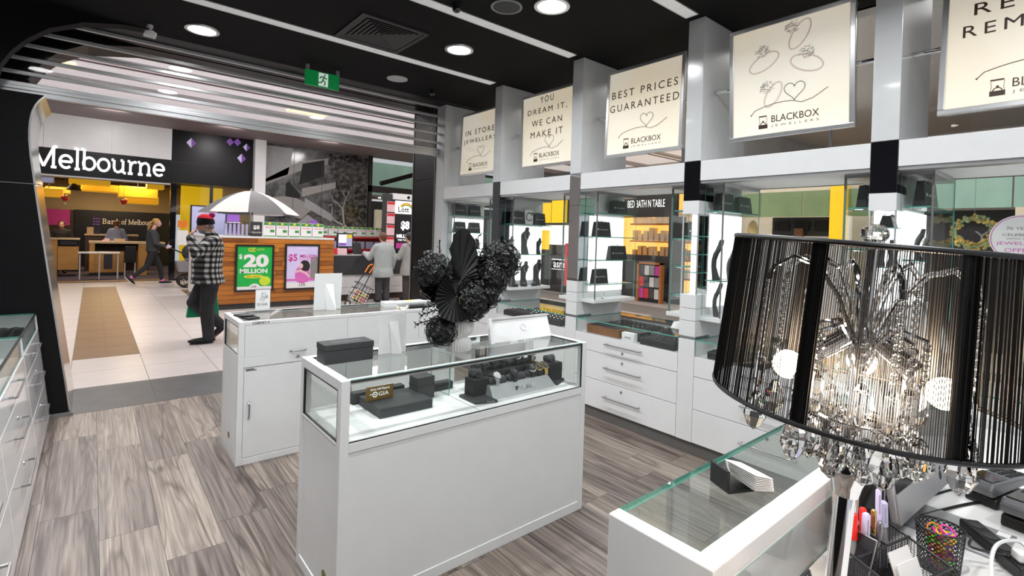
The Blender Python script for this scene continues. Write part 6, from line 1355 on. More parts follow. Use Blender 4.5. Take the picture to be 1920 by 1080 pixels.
for i, (x, mt, lab) in enumerate(((3.96, 'paper', 'white leaflet at the left end of the service counter'), (4.05, 'red', 'red leaflet holder on the service counter'), (4.20, 'pink_print', 'pale sign under the till monitor'), (4.82, 'white', 'white slip holder on the service counter'))):
    t = thing('leaflet_holder', lab, 'leaflet', (x, KY+0.3, 1.02)); part('leaflet', MB(Matrix.Translation((x, KY+0.30, 1.02)) @ Matrix.Rotation(-0.2, 4, 'X')).box(-0.045-(0.06 if i > 1 else 0), 0.045+(0.06 if i > 1 else 0), -0.004, 0.004, 0, 0.14 if i < 3 else 0.07), mt, t); part('foot', MB().box(x-0.04, x+0.04, KY+0.29, KY+0.35, 1.02, 1.026), 'acrylic', t)
# ticket wall behind
ORD = ['first', 'second', 'third', 'fourth', 'fifth', 'sixth', 'seventh', 'eighth', 'ninth']
tw = thing('ticket_wall', 'red backed wall of lottery ticket holders behind the counter', 'display wall', (5.2, 12.6, 0)); part('wall_body', MB().box(3.95, 6.25, 12.6, 12.75, 0, 1.45), 'red', tw); part('ledge', MB().box(3.95, 6.25, 12.45, 12.6, 1.36, 1.40), 'red', tw); part('ledge', MB().box(3.95, 6.25, 12.45, 12.6, 1.05, 1.09), 'red', tw)
for i in range(9): ticket('%s small green topped card from the left on the ticket wall' % ORD[i], 4.0+0.245*i, 4.225+0.245*i, 12.47, 1.4, 0.25, 'green', 'cards on the ticket wall')
for i in range(9): ticket('%s small clear holder from the left on the ticket wall' % ORD[i], 4.0+0.245*i, 4.225+0.245*i, 12.47, 1.09, 0.24, 'clear', 'holders on the ticket wall')
tw2 = thing('lottery_tower', 'tall lottery display tower with rainbow sign and dark screen', 'display tower', (5.95, 11.6, 0))
part('tower_body', MB().box(5.57, 6.7, 11.55, 11.8, 0.0, 2.5), 'charcoal', tw2); part('head', MB().box(5.72, 6.7, 11.5, 11.8, 2.37, 2.52), 'facade_white', tw2); part('camera_dot', MB().cyl((6.14, 11.49, 2.44), (6.14, 11.5, 2.44), 0.04, n=14), 'black_plastic', tw2); part('sign', MB().box(5.80, 6.7, 11.51, 11.56, 2.02, 2.34), 'lit_white', tw2)
text('lettering', 'Lott', 'ink', tw2, (6.02, 11.508, 2.13), FRONT, w=0.30, h=0.14, bold=0.02)
for i, mt in enumerate(('orange', 'yellow', 'card_green')):
    mb = MB(basis((1, 0, 0), (0, 0, 1), (6.1, 11.508, 2.06))); mb.ribbon(arc(0, 0, 0.23-0.025*i, 20, 140, 12), 0.024, 0.003); part('rainbow', mb, mt, tw2)
part('screen', MB().box(5.82, 6.5, 11.52, 11.55, 1.05, 1.98), 'screen_dark', tw2); text('lettering', '$8', 'lit_white', tw2, (6.08, 11.518, 1.72), FRONT, w=0.24, h=0.24, bold=0.04); text('lettering', 'MILLION', 'lit_white', tw2, (6.08, 11.518, 1.46), FRONT, w=0.46, h=0.09, bold=0.03); text('lettering', 'THIS TUESDAY', 'lit_white', tw2, (6.08, 11.518, 1.36), FRONT, w=0.4, h=0.05); part('purple_print', MB().box(5.84, 6.3, 11.515, 11.521, 1.15, 1.28), 'magenta', tw2)
for i in range(4): o = part('red_leaflet', MB().box(5.58, 5.79, 11.53, 11.545, 1.18+0.29*i, 1.44+0.29*i), 'pink_print', tw2); part('leaflet_head', MB().box(5.585, 5.785, 11.525, 11.531, 1.37+0.29*i, 1.43+0.29*i), 'red', o)
t = thing('purple_banner', 'small purple banner between the ticket cards', 'banner', (3.84, 11.0, KT)); part('banner', MB().box(3.68, 3.84, 11.4, 11.41, KT, KT+0.38), 'purple_print', t); part('banner_foot', MB().box(3.68, 3.84, 11.36, 11.45, KT, KT+0.006), 'purple_print', t)
# umbrella over the kiosk
U = Vector((2.62, 12.0, 0)); um = thing('market_umbrella', 'white and grey panelled umbrella above the kiosk', 'umbrella', (2.62, 12.0, KT))
part('mast', MB().cyl((U.x, U.y, KT), (U.x, U.y, 2.36), 0.02, n=10), 'light_grey', um); part('mast_foot', MB().lathe([(0, 0), (0.12, 0), (0.12, 0.02), (0.03, 0.04), (0, 0.04)], 16, (U.x, U.y, KT)), 'plinth', um)
NP = 8; a0 = math.radians(-105)
for p in range(NP):
    vs = []; S = 6; Q = 5
    for i in range(S+1):
        q = i/S; r = 0.98*q; z = 2.34-0.49*q**1.7
        for j in range(Q+1):
            a = a0+2*PI*(p+j/Q)/NP; sag = 1-0.03*math.sin(PI*j/Q)*q; vs.append((U.x+r*sag*math.cos(a), U.y+r*sag*math.sin(a), z-0.012*math.sin(PI*j/Q)*q))
    n0 = len(vs); vs += [(x, y, z-0.004) for x, y, z in vs]; fs = []
    for i in range(S):
        for j in range(Q):
            a, b = i*(Q+1)+j, (i+1)*(Q+1)+j; fs += [(a, a+1, b+1, b), (n0+a, n0+b, n0+b+1, n0+a+1)]
    part('canopy_panel', MB().add(vs, fs), 'umbrella_grey' if p % 2 == 0 else 'umbrella_white', um, smooth=True)
    a = a0+2*PI*p/NP; part('rib', MB().tube([(U.x+0.02*math.cos(a), U.y+0.02*math.sin(a), 2.325), (U.x+0.5*math.cos(a), U.y+0.5*math.sin(a), 2.155+0.01), (U.x+0.97*math.cos(a), U.y+0.97*math.sin(a), 1.84)], 0.006, 5), 'black_plastic', um)
part('finial', MB().cyl((U.x, U.y, 2.335), (U.x, U.y, 2.40), 0.012, 0.004, n=8), 'light_grey', um)
# menu screen and jars behind the man
t = thing('menu_screen', 'pale blue advertising screen standing behind the man', 'screen', (2.05, 13.4, 0)); part('bezel', MB().box(1.69, 2.42, 13.40, 13.46, 1.30, 2.02), 'black_plastic', t); part('display', MB().box(1.72, 2.39, 13.395, 13.40, 1.33, 1.99), 'screen_blue', t); part('post', MB().box(2.0, 2.1, 13.42, 13.48, 0, 1.30), 'black_plastic', t); part('foot', MB().box(1.8, 2.3, 13.3, 13.6, 0, 0.02), 'black_plastic', t)
t = thing('mobile_stand', 'purple product stand behind the umbrella', 'display stand', (2.9, 14.2, 0)); part('stand_body', MB().box(2.45, 2.85, 14.2, 14.3, 0, 2.0), 'purple_print', t); part('shelf', MB().box(2.45, 2.85, 14.05, 14.2, 1.35, 1.38), 'white', t); part('shelf', MB().box(2.45, 2.85, 14.05, 14.2, 1.65, 1.68), 'white', t)
# stroller
s_ = thing('baby_stroller', 'dark baby stroller with grey basket beside the kiosk', 'stroller', (1.95, 14.9, 0))
def wheel(x, y, r):
    o = part('wheel', MB().tube([(x+r*math.cos(a), y, r+0.02+r*math.sin(a)) for a in [2*PI*q/24 for q in range(24)]], 0.022, 8, closed=True), 'black_plastic', s_, smooth=True); part('hub', MB().cyl((x, y-0.02, r+0.02), (x, y+0.02, r+0.02), 0.035, n=10), 'light_grey', o)
    for k in range(5):
        a = 2*PI*k/5; part('wheel_spoke', MB().cyl((x, y, r+0.02), (x+r*math.cos(a), y, r+0.02+r*math.sin(a)), 0.008, n=5), 'charcoal', o)
wheel(1.80, 14.75, 0.14); wheel(1.80, 15.15, 0.14); wheel(2.35, 14.75, 0.11); wheel(2.35, 15.15, 0.11)
part('basket', MB().add([(1.66, 14.75, 0.40), (2.15, 14.75, 0.40), (2.15, 15.15, 0.40), (1.66, 15.15, 0.40), (1.60, 14.73, 0.66), (2.2, 14.73, 0.66), (2.2, 15.17, 0.66), (1.60, 15.17, 0.66)], [(0, 3, 2, 1), (4, 5, 6, 7), (0, 1, 5, 4), (1, 2, 6, 5), (2, 3, 7, 6), (3, 0, 4, 7)]), 'mid_grey', s_)
for y in (14.74, 15.16): part('frame_tube', MB().tube([(1.80, y, 0.16), (2.0, y, 0.55), (1.75, y, 0.85), (1.5, y, 0.98)], 0.014, 8), 'black_plastic', s_, smooth=True); part('frame_tube', MB().tube([(2.35, y, 0.13), (2.0, y, 0.55)], 0.014, 8), 'black_plastic', s_, smooth=True)
part('handle_bar', MB().cyl((1.5, 14.74, 0.98), (1.5, 15.16, 0.98), 0.016, n=8), 'black_plastic', s_); part('hood', MB().ball((1.98, 14.95, 0.88), (0.26, 0.22, 0.24), 16, 10), 'charcoal', s_, smooth=True); part('seat_shell', MB().ball((2.05, 14.95, 0.72), (0.28, 0.2, 0.10), 14, 8), 'light_grey', s_, smooth=True)

# ================================================================== SHOPS BEYOND THE WINDOWS
sb = thing('bedding_shop', 'dark shopfront with warm lit shelves beyond the BEST PRICES window', 'shop', (11, 7.9, 0))
part('fascia', MB().box(11.0, 11.1, 6.9, 9.3, 2.15, 3.2), 'shop_dark', sb); part('side_pier', MB().box(11.0, 11.2, 6.75, 7.1, 0, 2.15), 'shop_dark', sb); part('side_pier', MB().box(11.0, 11.2, 8.95, 9.3, 0, 2.15), 'shop_dark', sb)
text('lettering', 'BED BATH N TABLE', 'lit_white', sb, (10.995, 7.80, 2.50), SIDE, w=1.14, h=0.19)
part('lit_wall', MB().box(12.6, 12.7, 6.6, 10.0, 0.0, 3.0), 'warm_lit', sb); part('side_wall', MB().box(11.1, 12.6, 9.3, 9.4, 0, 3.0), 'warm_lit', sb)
for k in range(4): part('shelf', MB().box(12.3, 12.6, 6.9, 9.25, 0.5+0.5*k, 0.54+0.5*k), 'oak', sb)
rn = random.Random(6)
for k in range(4):
    mb = MB()
    for j in range(12): y = 6.95+0.19*j; mb.box(12.33, 12.58, y, y+0.13, 0.545+0.5*k, 0.545+0.5*k+rn.uniform(0.15, 0.38))
    part('stock', mb, ('cream_shop', 'oak_top', 'paper', 'cream_shop')[k], sb, kind='stuff')
part('counter', MB().box(11.25, 11.6, 7.2, 8.9, 0, 1.15), 'shop_dark', sb)
t = thing('magazine_rack', 'timber framed rack of magazines beyond the BEST PRICES window', 'rack', (10.6, 7.35, 0)); part('rack_back', MB().box(10.7, 10.75, 7.05, 7.7, 0, 0.95), 'black_matte', t); part('rack_frame', MB().box(10.62, 10.75, 7.68, 7.74, 0, 1.0).box(10.62, 10.75, 7.02, 7.08, 0, 1.0).box(10.62, 10.75, 7.02, 7.74, 0.95, 1.0), 'kiosk_wood', t)
for r in range(3):
    for q in range(4): part('magazine', MB().box(10.66, 10.69, 7.10+0.15*q, 7.23+0.15*q, 0.1+0.29*r, 0.34+0.29*r), ('ink_pale', 'magenta', 'charcoal', 'mid_grey', 'red')[(q*2+r*3) % 5], t)
sa = thing('dark_shop', 'dark shopfront with white lettered box sign beyond the window', 'shop', (10, 10.2, 0))
part('dark_wall', MB().box(10.2, 10.3, 9.45, 12.5, 0, 3.4), 'shop_dark', sa); part('yellow_panel', MB().box(9.6, 9.7, 9.35, 10.5, 1.95, 2.85), 'mustard', sa); part('yellow_panel', MB().box(9.95, 10.0, 10.3, 10.8, 1.2, 1.75), 'mustard', sa); part('white_head', MB().box(10.05, 10.2, 9.6, 11.2, 1.35, 1.9), 'lit_white', sa); part('sign_border', MB().box(9.96, 10.0, 9.52, 10.15, 0.66, 0.95), 'lit_white', sa); part('sign_panel', MB().box(9.94, 9.96, 9.54, 10.13, 0.68, 0.93), 'screen_dark', sa); text('lettering', 'asm', 'lit_white', sa, (9.938, 9.84, 0.79), SIDE, w=0.42, h=0.14)
part('red_pier', MB().box(9.6, 9.75, 9.15, 9.3, 0.3, 1.4), 'red', sa)
sg = thing('green_glass_shop', 'shop with olive green glass fascia and dark shelving beyond the window', 'shop', (10, 3.8, 0))
for y0, y1 in ((2.6, 3.09), (3.11, 3.67), (3.69, 4.42), (4.44, 5.4)): part('glass_fascia', MB().box(10.0, 10.04, y0, y1, 2.06, 2.53), 'shop_green', sg)
part('cream_header', MB().box(10.02, 10.2, 2.4, 5.5, 2.53, 2.85), 'cream_shop', sg); part('back_wall', MB().box(12.0, 12.1, 1.9, 6.4, 0, 3.2), 'cream_shop', sg); part('dark_unit', MB().box(10.6, 10.9, 3.3, 4.45, 1.72, 2.08), 'shop_dark', sg); part('white_unit', MB().box(10.6, 10.9, 3.2, 4.9, 0, 1.7), 'white', sg)
for k in range(3): part('dark_shelf_box', MB().box(10.55, 10.6, 3.4+0.36*k, 3.66+0.36*k, 1.82, 2.0), 'black_matte', sg)
part('amber_box', MB().box(10.5, 10.6, 3.85, 4.0, 1.62, 1.86), 'wood_tray', sg); part('gold_display', MB().ball((10.4, 4.75, 1.8), (0.1, 0.1, 0.22), 10, 8), 'gold_flower', sg, smooth=True); part('mustard_pier', MB().box(9.9, 10.05, 2.95, 3.2, 1.6, 2.6), 'mustard', sg)
for k in range(4): part('ceiling_spot', MB().box(10.3+0.5*k, 10.5+0.5*k, 3.25+0.14*k, 3.42+0.14*k, 2.9, 2.92), 'lamp_disc', sg)
sm = thing('mint_glass_shop', 'shop with mint green glass fascia beyond the nearest window', 'shop', (10, 0.6, 0))
for y0, y1 in ((-3.2, -1.5), (-1.48, -0.2), (-0.18, 0.92), (0.94, 2.2)): part('glass_fascia', MB().box(10.0, 10.04, y0, y1, 2.16, 2.72), 'shop_mint', sm)
part('dark_front', MB().box(10.4, 10.5, -3.2, 2.3, 0.0, 2.15), 'shop_dark', sm); part('cream_pier', MB().box(10.0, 10.2, 0.75, 0.9, 0, 2.16), 'cream_shop', sm); part('white_header', MB().box(10.05, 10.2, -3.2, 2.3, 2.72, 3.3), 'facade_white', sm); text('lettering', 'YES', 'mid_grey', sm, (10.395, 1.15, 1.75), SIDE, w=0.45, h=0.16)
# ================================================================== PEOPLE
def blob(name, mb, mat, parent, voxel=0.012, sm=5, label=None):
    o = part(name, mb, mat, parent, local=True, label=label)
    r = o.modifiers.new('remesh', 'REMESH'); r.mode = 'VOXEL'; r.voxel_size = voxel; r.use_smooth_shade = True
    s = o.modifiers.new('smooth', 'SMOOTH'); s.factor = 0.5; s.iterations = sm
    return o
def V(*a): return Vector(a)
def limb(mb, pts, rs, sub=4, n=12):
    """rounded tapering limb through joints"""
    P = [Vector(p) for p in pts]; Q = []; R_ = []
    for i in range(len(P)-1):
        for k in range(sub):
            f = k/sub; Q.append(P[i].lerp(P[i+1], f)); R_.append(rs[i]+(rs[i+1]-rs[i])*f)
    Q.append(P[-1]); R_.append(rs[-1]); mb.tube(Q, R_, n)
    for p, r in zip(P, rs): mb.ball(p, r*0.99, n, 8)
def torso(mb, rings, grow=0.0, n=20):
    mb.tube([(x, y, z) for x, y, z, rx, ry in rings], [(ry+grow, rx+grow) for x, y, z, rx, ry in rings], n)
def hand(mb, wrist, hdir, nrm, s=1.0, curl=0.6, side=1):
    h = Vector(hdir).normalized(); n_ = Vector(nrm); n_ = (n_-h*n_.dot(h)).normalized(); sd = h.cross(n_)*side; w_ = Vector(wrist)
    limb(mb, [w_, w_+h*0.03*s], [0.026*s, 0.03*s]); 
    mb.tube([w_+h*0.0, w_+h*0.03*s, w_+h*0.075*s, w_+h*0.09*s], [(0.026*s, 0.018*s), (0.036*s, 0.017*s), (0.040*s, 0.015*s), (0.034*s, 0.012*s)], 12) if False else None
    for k in range(4):
        o_ = (-0.027+0.018*k)*s; L = (0.062, 0.072, 0.068, 0.052)[k]*s; b = w_+h*0.082*s+sd*o_
        d1 = (h*math.cos(curl*0.6)+n_*math.sin(curl*0.6)); d2 = (h*math.cos(curl*1.6)+n_*math.sin(curl*1.6))
        limb(mb, [w_+h*0.02*s+sd*o_*0.6, b, b+d1*L*0.55, b+d1*L*0.55+d2*L*0.5], [0.013*s, 0.0115*s, 0.0095*s, 0.008*s], 2, 8)
    b = w_+h*0.03*s-sd*0.026*s; limb(mb, [b, b-sd*0.022*s+h*0.025*s+n_*0.012*s, b-sd*0.02*s+h*0.06*s+n_*0.025*s], [0.013*s, 0.011*s, 0.008*s], 2, 8)
def head(mb, c, yaw=0.0, pitch=0.0, s=1.0):
    m = Matrix.Translation(c) @ Matrix.Rotation(yaw, 4, 'Z') @ Matrix.Rotation(pitch, 4, 'Y') @ Matrix.Scale(s, 4)
    old = mb.M; mb.M = m
    mb.ball((-0.008, 0, 0.025), (0.092, 0.074, 0.088), 18, 12); mb.ball((0.022, 0, -0.045), (0.062, 0.058, 0.066), 16, 10); mb.ball((0.055, 0, -0.085), (0.03, 0.03, 0.026), 12, 8)
    mb.tube([(0.086, 0, 0.012), (0.098, 0, -0.018), (0.108, 0, -0.032), (0.085, 0, -0.042)], [0.009, 0.012, 0.014, 0.012], 10)
    mb.ball((0.078, 0, 0.022), (0.018, 0.05, 0.010), 12, 6); mb.ball((0.080, 0, -0.058), (0.014, 0.024, 0.010), 10, 6); mb.ball((0.078, 0, -0.070), (0.013, 0.02, 0.008), 10, 6)
    for sy in (-1, 1): mb.ball((-0.005, sy*0.074, -0.012), (0.018, 0.010, 0.03), 10, 8); mb.ball((0.05, sy*0.038, -0.03), (0.028, 0.022, 0.025), 10, 8)
    mb.M = old
    return m
def face_bits(parent, hm, body):
    for sy in (-1, 1):
        e = part('eye', MB(hm).ball((0.0785, sy*0.030, 0.004), (0.009, 0.010, 0.006), 10, 6), 'paper', body, local=True, smooth=True)
        part('iris', MB(hm).ball((0.0855, sy*0.030, 0.004), (0.0035, 0.005, 0.005), 8, 6), 'ink_brown', e, local=True)
    part('mouth', MB(hm).ball((0.091, 0, -0.064), (0.004, 0.020, 0.003), 10, 6), 'magenta', body, local=True)
def foot(mb, ankle, toe, heel, r=0.045):
    a, t_, h = Vector(ankle), Vector(toe), Vector(heel); md = h.lerp(t_, 0.5)
    mb.tube([h, h.lerp(t_, 0.2), md, h.lerp(t_, 0.8), t_], [(r*0.7, r*0.7), (r*0.95, r*0.95), (r*1.0, r*0.85), (r*1.05, r*0.7), (r*0.6, r*0.4)], 12)
    mb.ball(h, r*0.7, 10, 8); mb.ball(t_, (r*0.55, r*0.55, r*0.4), 10, 8); limb(mb, [a, h.lerp(t_, 0.25)], [r*0.85, r*0.9])

# ---- man in plaid shirt, drinking, mid stride to the left
mn = thing('person', 'man in plaid shirt and red pompom beanie walking past the entrance', 'person', (1.18, 7.65, 0), PI)
tor = [(-0.01, 0, 0.80, 0.150, 0.165), (0.01, 0, 0.92, 0.160, 0.175), (0.015, 0, 1.05, 0.160, 0.180), (-0.01, 0, 1.18, 0.150, 0.185), (-0.04, 0, 1.29, 0.125, 0.185), (-0.05, 0, 1.37, 0.085, 0.13), (-0.04, 0, 1.42, 0.06, 0.07)]
HA = [(-0.05, 0.17, 1.33), (0.17, 0.235, 1.17), (0.225, 0.13, 1.37)]
HB = [(-0.05, -0.17, 1.33), (-0.03, -0.25, 1.07), (0.06, -0.235, 0.86)]
LA = [(-0.02, 0.09, 0.84), (0.02, 0.10, 0.46), (-0.01, 0.10, 0.10)]
LB = [(-0.02, -0.09, 0.84), (0.14, -0.09, 0.52), (-0.17, -0.09, 0.21)]
mb = MB(); torso(mb, tor, -0.02)
limb(mb, HA, [0.052, 0.042, 0.028]); limb(mb, HB, [0.052, 0.042, 0.028]); limb(mb, LA, [0.075, 0.055, 0.04]); limb(mb, LB, [0.075, 0.055, 0.04])
limb(mb, [(-0.045, 0, 1.38), (0.0, 0, 1.46)], [0.062, 0.06])
hm = head(mb, (0.045, 0, 1.545), -0.0, 0.18)
hand(mb, HA[2], (-0.15, -0.45, 0.9), (-0.9, -0.2, 0.0), 1.0, 1.0); hand(mb, HB[2], (0.2, 0, -1), (0, 1, 0), 1.0, 1.1)
foot(mb, LA[2], (0.19, 0.10, 0.035), (-0.05, 0.10, 0.045), 0.038); foot(mb, LB[2], (-0.10, -0.09, 0.045), (-0.22, -0.09, 0.20), 0.038)
bd = blob('body', mb, 'skin', mn, 0.009, 3); face_bits(mn, hm, bd)
mb = MB(); torso(mb, [(0.0, 0, 0.775, 0.185, 0.20), (0.0, 0, 0.80, 0.182, 0.198)]+tor[1:6], 0.018); limb(mb, HA, [0.082, 0.068, 0.050]); limb(mb, HB, [0.080, 0.064, 0.046]); limb(mb, [(-0.05, 0.0, 1.36), (-0.02, 0, 1.42)], [0.085, 0.07])
limb(mb, [(-0.04, -0.15, 1.33), (-0.04, 0.15, 1.33)], [0.088, 0.088])
o = blob('plaid_shirt', mb, 'plaid', mn, 0.012, 4); part('collar', MB().tube([(-0.02+0.075*math.cos(a), 0.075*math.sin(a), 1.425+0.015*math.cos(a)) for a in [2*PI*q/20 for q in range(20)]], [(0.012, 0.022)]*20, 8, closed=True), 'plaid', o, local=True, smooth=True)
mb = MB(); limb(mb, LA, [0.115, 0.085, 0.07]); limb(mb, LB, [0.115, 0.085, 0.068]); mb.ball((-0.02, 0, 0.84), (0.155, 0.175, 0.14), 18, 12); limb(mb, [LA[2], (-0.01, 0.10, 0.085)], [0.07, 0.074])
blob('trousers', mb, 'denim_black', mn, 0.013, 4)
for an, to, he in ((LA[2], (0.20, 0.10, 0.042), (-0.06, 0.10, 0.046)), (LB[2], (-0.09, -0.09, 0.055), (-0.225, -0.09, 0.205))):
    mb = MB(); foot(mb, an, to, he, 0.046); s2 = blob('shoe', mb, 'black_matte', mn, 0.010, 2)
    a, b = Vector(he), Vector(to); nn = (b-a).cross(Vector((0, 1, 0))).normalized(); nn = nn if nn.z < 0 else -nn
    part('sole', MB().tube([a+nn*0.036, a.lerp(b, 0.5)+nn*0.036, b+nn*0.030], [(0.034, 0.008), (0.044, 0.008), (0.026, 0.007)], 10), 'charcoal', s2, local=True)
bm_ = Matrix.Translation((0, 0, 0)); mb = MB(hm); mb.tube([(-0.008, 0, 0.0), (-0.01, 0, 0.045), (-0.018, 0, 0.09), (-0.03, 0, 0.12), (-0.035, 0, 0.135)], [(0.083, 0.103), (0.086, 0.105), (0.076, 0.092), (0.045, 0.055), (0.02, 0.025)], 24); bn = part('beanie', mb, 'knit_black', mn, local=True, smooth=True)
mb = MB(hm); mb.tube([(-0.0165, 0, 0.082), (-0.022, 0, 0.103), (-0.031, 0, 0.124), (-0.036, 0, 0.137)], [(0.0815, 0.097), (0.068, 0.083), (0.044, 0.054), (0.018, 0.022)], 24); part('red_crown', mb, 'knit_red', bn, local=True, smooth=True); part('pompom', MB(hm).ball((-0.095, 0, 0.115), 0.038, 14, 10), 'pompom', bn, local=True, smooth=True)
part('stubble', MB(hm).ball((0.035, 0, -0.078), (0.052, 0.056, 0.038), 14, 8), 'ink_grey', bd, local=True, smooth=True); part('hair', MB(hm).ball((-0.05, 0, -0.03), (0.05, 0.07, 0.05), 14, 8), 'ink_grey', bd, local=True, smooth=True)
t = thing('shopping_bag', 'green shopping bag hanging from the hand of the man', 'bag', (1.13, 7.88, 0.28)); mb = MB(); mb.add([(0.98, 7.86, 0.30), (1.36, 7.86, 0.30), (1.36, 7.96, 0.30), (0.98, 7.96, 0.30), (1.02, 7.875, 0.64), (1.33, 7.875, 0.64), (1.33, 7.915, 0.64), (1.02, 7.915, 0.64)], [(0, 3, 2, 1), (4, 5, 6, 7), (0, 1, 5, 4), (1, 2, 6, 5), (2, 3, 7, 6), (3, 0, 4, 7)]); part('bag_body', mb, 'bag_green', t, bevel=0.01); part('bag_handle', MB().tube([(1.04, 7.885, 0.63), (1.09, 7.885, 0.76), (1.12, 7.885, 0.79), (1.16, 7.885, 0.76), (1.28, 7.885, 0.63)], 0.008, 6), 'bag_green', t, smooth=True)

# ---- woman striding to the right in front of the bank
wm = thing('person', 'woman with blonde ponytail in grey sweater striding past the bank', 'person', (1.2, 15.9, 0), 0)
tor = [(0.0, 0, 0.86, 0.125, 0.155), (0.0, 0, 0.98, 0.115, 0.14), (0.0, 0, 1.12, 0.118, 0.145), (-0.005, 0, 1.26, 0.115, 0.155), (-0.02, 0, 1.36, 0.085, 0.14), (-0.01, 0, 1.43, 0.05, 0.055)]
HA = [(-0.02, -0.15, 1.34), (0.04, -0.20, 1.07), (0.24, -0.16, 0.99)]; HB = [(-0.02, 0.15, 1.34), (-0.06, 0.20, 1.08), (0.08, 0.18, 0.92)]
LF = [(0.0, 0.075, 0.86), (0.165, 0.08, 0.47), (0.225, 0.08, 0.10)]; LR = [(0.0, -0.075, 0.86), (-0.12, -0.08, 0.47), (-0.42, -0.08, 0.20)]
mb = MB(); torso(mb, tor, -0.015); limb(mb, HA, [0.045, 0.036, 0.024]); limb(mb, HB, [0.045, 0.036, 0.024]); limb(mb, LF, [0.07, 0.05, 0.035]); limb(mb, LR, [0.07, 0.05, 0.035]); limb(mb, [(-0.01, 0, 1.40), (0.03, 0, 1.50)], [0.052, 0.048]); hm = head(mb, (0.075, 0, 1.60), -0.35, 0.0, 0.96)
hand(mb, HA[2], (1, 0, -0.15), (0, 0.6, -0.6), 0.92, 0.8); hand(mb, HB[2], (0.5, 0, -0.9), (0, -1, 0), 0.92, 0.9); foot(mb, LF[2], (0.41, 0.08, 0.04), (0.19, 0.08, 0.04), 0.035); foot(mb, LR[2], (-0.38, -0.08, 0.04), (-0.50, -0.08, 0.20), 0.035)
bd = blob('body', mb, 'skin', wm, 0.010, 3); face_bits(wm, hm, bd)
mb = MB(); torso(mb, tor, 0.025); limb(mb, HA, [0.072, 0.058, 0.042]); limb(mb, HB, [0.072, 0.058, 0.042]); limb(mb, [(-0.02, -0.12, 1.34), (-0.02, 0.12, 1.34)], [0.075, 0.075]); blob('sweater', mb, 'sweat_grey', wm, 0.013, 4)
mb = MB(); limb(mb, LF, [0.098, 0.068, 0.048]); limb(mb, LR, [0.098, 0.068, 0.048]); mb.ball((0, 0, 0.87), (0.125, 0.155, 0.12), 18, 12); blob('leggings', mb, 'legging', wm, 0.012, 4)
for an, to, he in ((LF[2], (0.43, 0.08, 0.045), (0.18, 0.08, 0.045)), (LR[2], (-0.365, -0.08, 0.045), (-0.52, -0.08, 0.215))):
    mb = MB(); foot(mb, an, to, he, 0.045); s2 = blob('shoe', mb, 'black_matte', wm, 0.011, 2); a, b = Vector(he), Vector(to); nn = (b-a).cross(Vector((0, 1, 0))).normalized(); nn = nn if nn.z < 0 else -nn
    part('sole', MB().tube([a+nn*0.032-(b-a).normalized()*0.03, a.lerp(b, 0.5)+nn*0.034, b+nn*0.026], [(0.04, 0.013), (0.046, 0.012), (0.03, 0.010)], 10), 'sole_white', s2, local=True); part('sock', MB().cyl(Vector(an)+Vector((0, 0, -0.02)), Vector(an)+Vector((0, 0, 0.045)), 0.05, 0.046, 12), 'pink_sock', s2, local=True)
mb = MB(hm); mb.ball((-0.022, 0, 0.038), (0.098, 0.085, 0.088), 18, 12); mb.ball((-0.09, 0, 0.02), (0.04, 0.04, 0.045), 12, 8); hr = blob('hair', mb, 'hair_blonde', wm, 0.010, 3)
part('ponytail', MB(hm).tube([(-0.10, 0, 0.03), (-0.15, 0, 0.0), (-0.17, 0.01, -0.08), (-0.19, 0.015, -0.16), (-0.205, 0.02, -0.22)], [0.028, 0.042, 0.042, 0.03, 0.008], 12), 'hair_blonde', hr, local=True, smooth=True)
t = thing('phone', 'small pale phone in the hand of the striding woman', 'phone', (1.53, 15.74, 0.98)); part('phone_body', MB(Matrix.Translation((1.535, 15.74, 1.0)) @ Matrix.Rotation(0.5, 4, 'Y')).box(-0.05, 0.05, -0.005, 0.005, -0.035, 0.035), 'lavender', t, bevel=0.004); part('phone_screen', MB(Matrix.Translation((1.535, 15.74, 1.0)) @ Matrix.Rotation(0.5, 4, 'Y')).box(-0.046, 0.046, -0.006, -0.005, -0.031, 0.031), 'screen_blue', t)

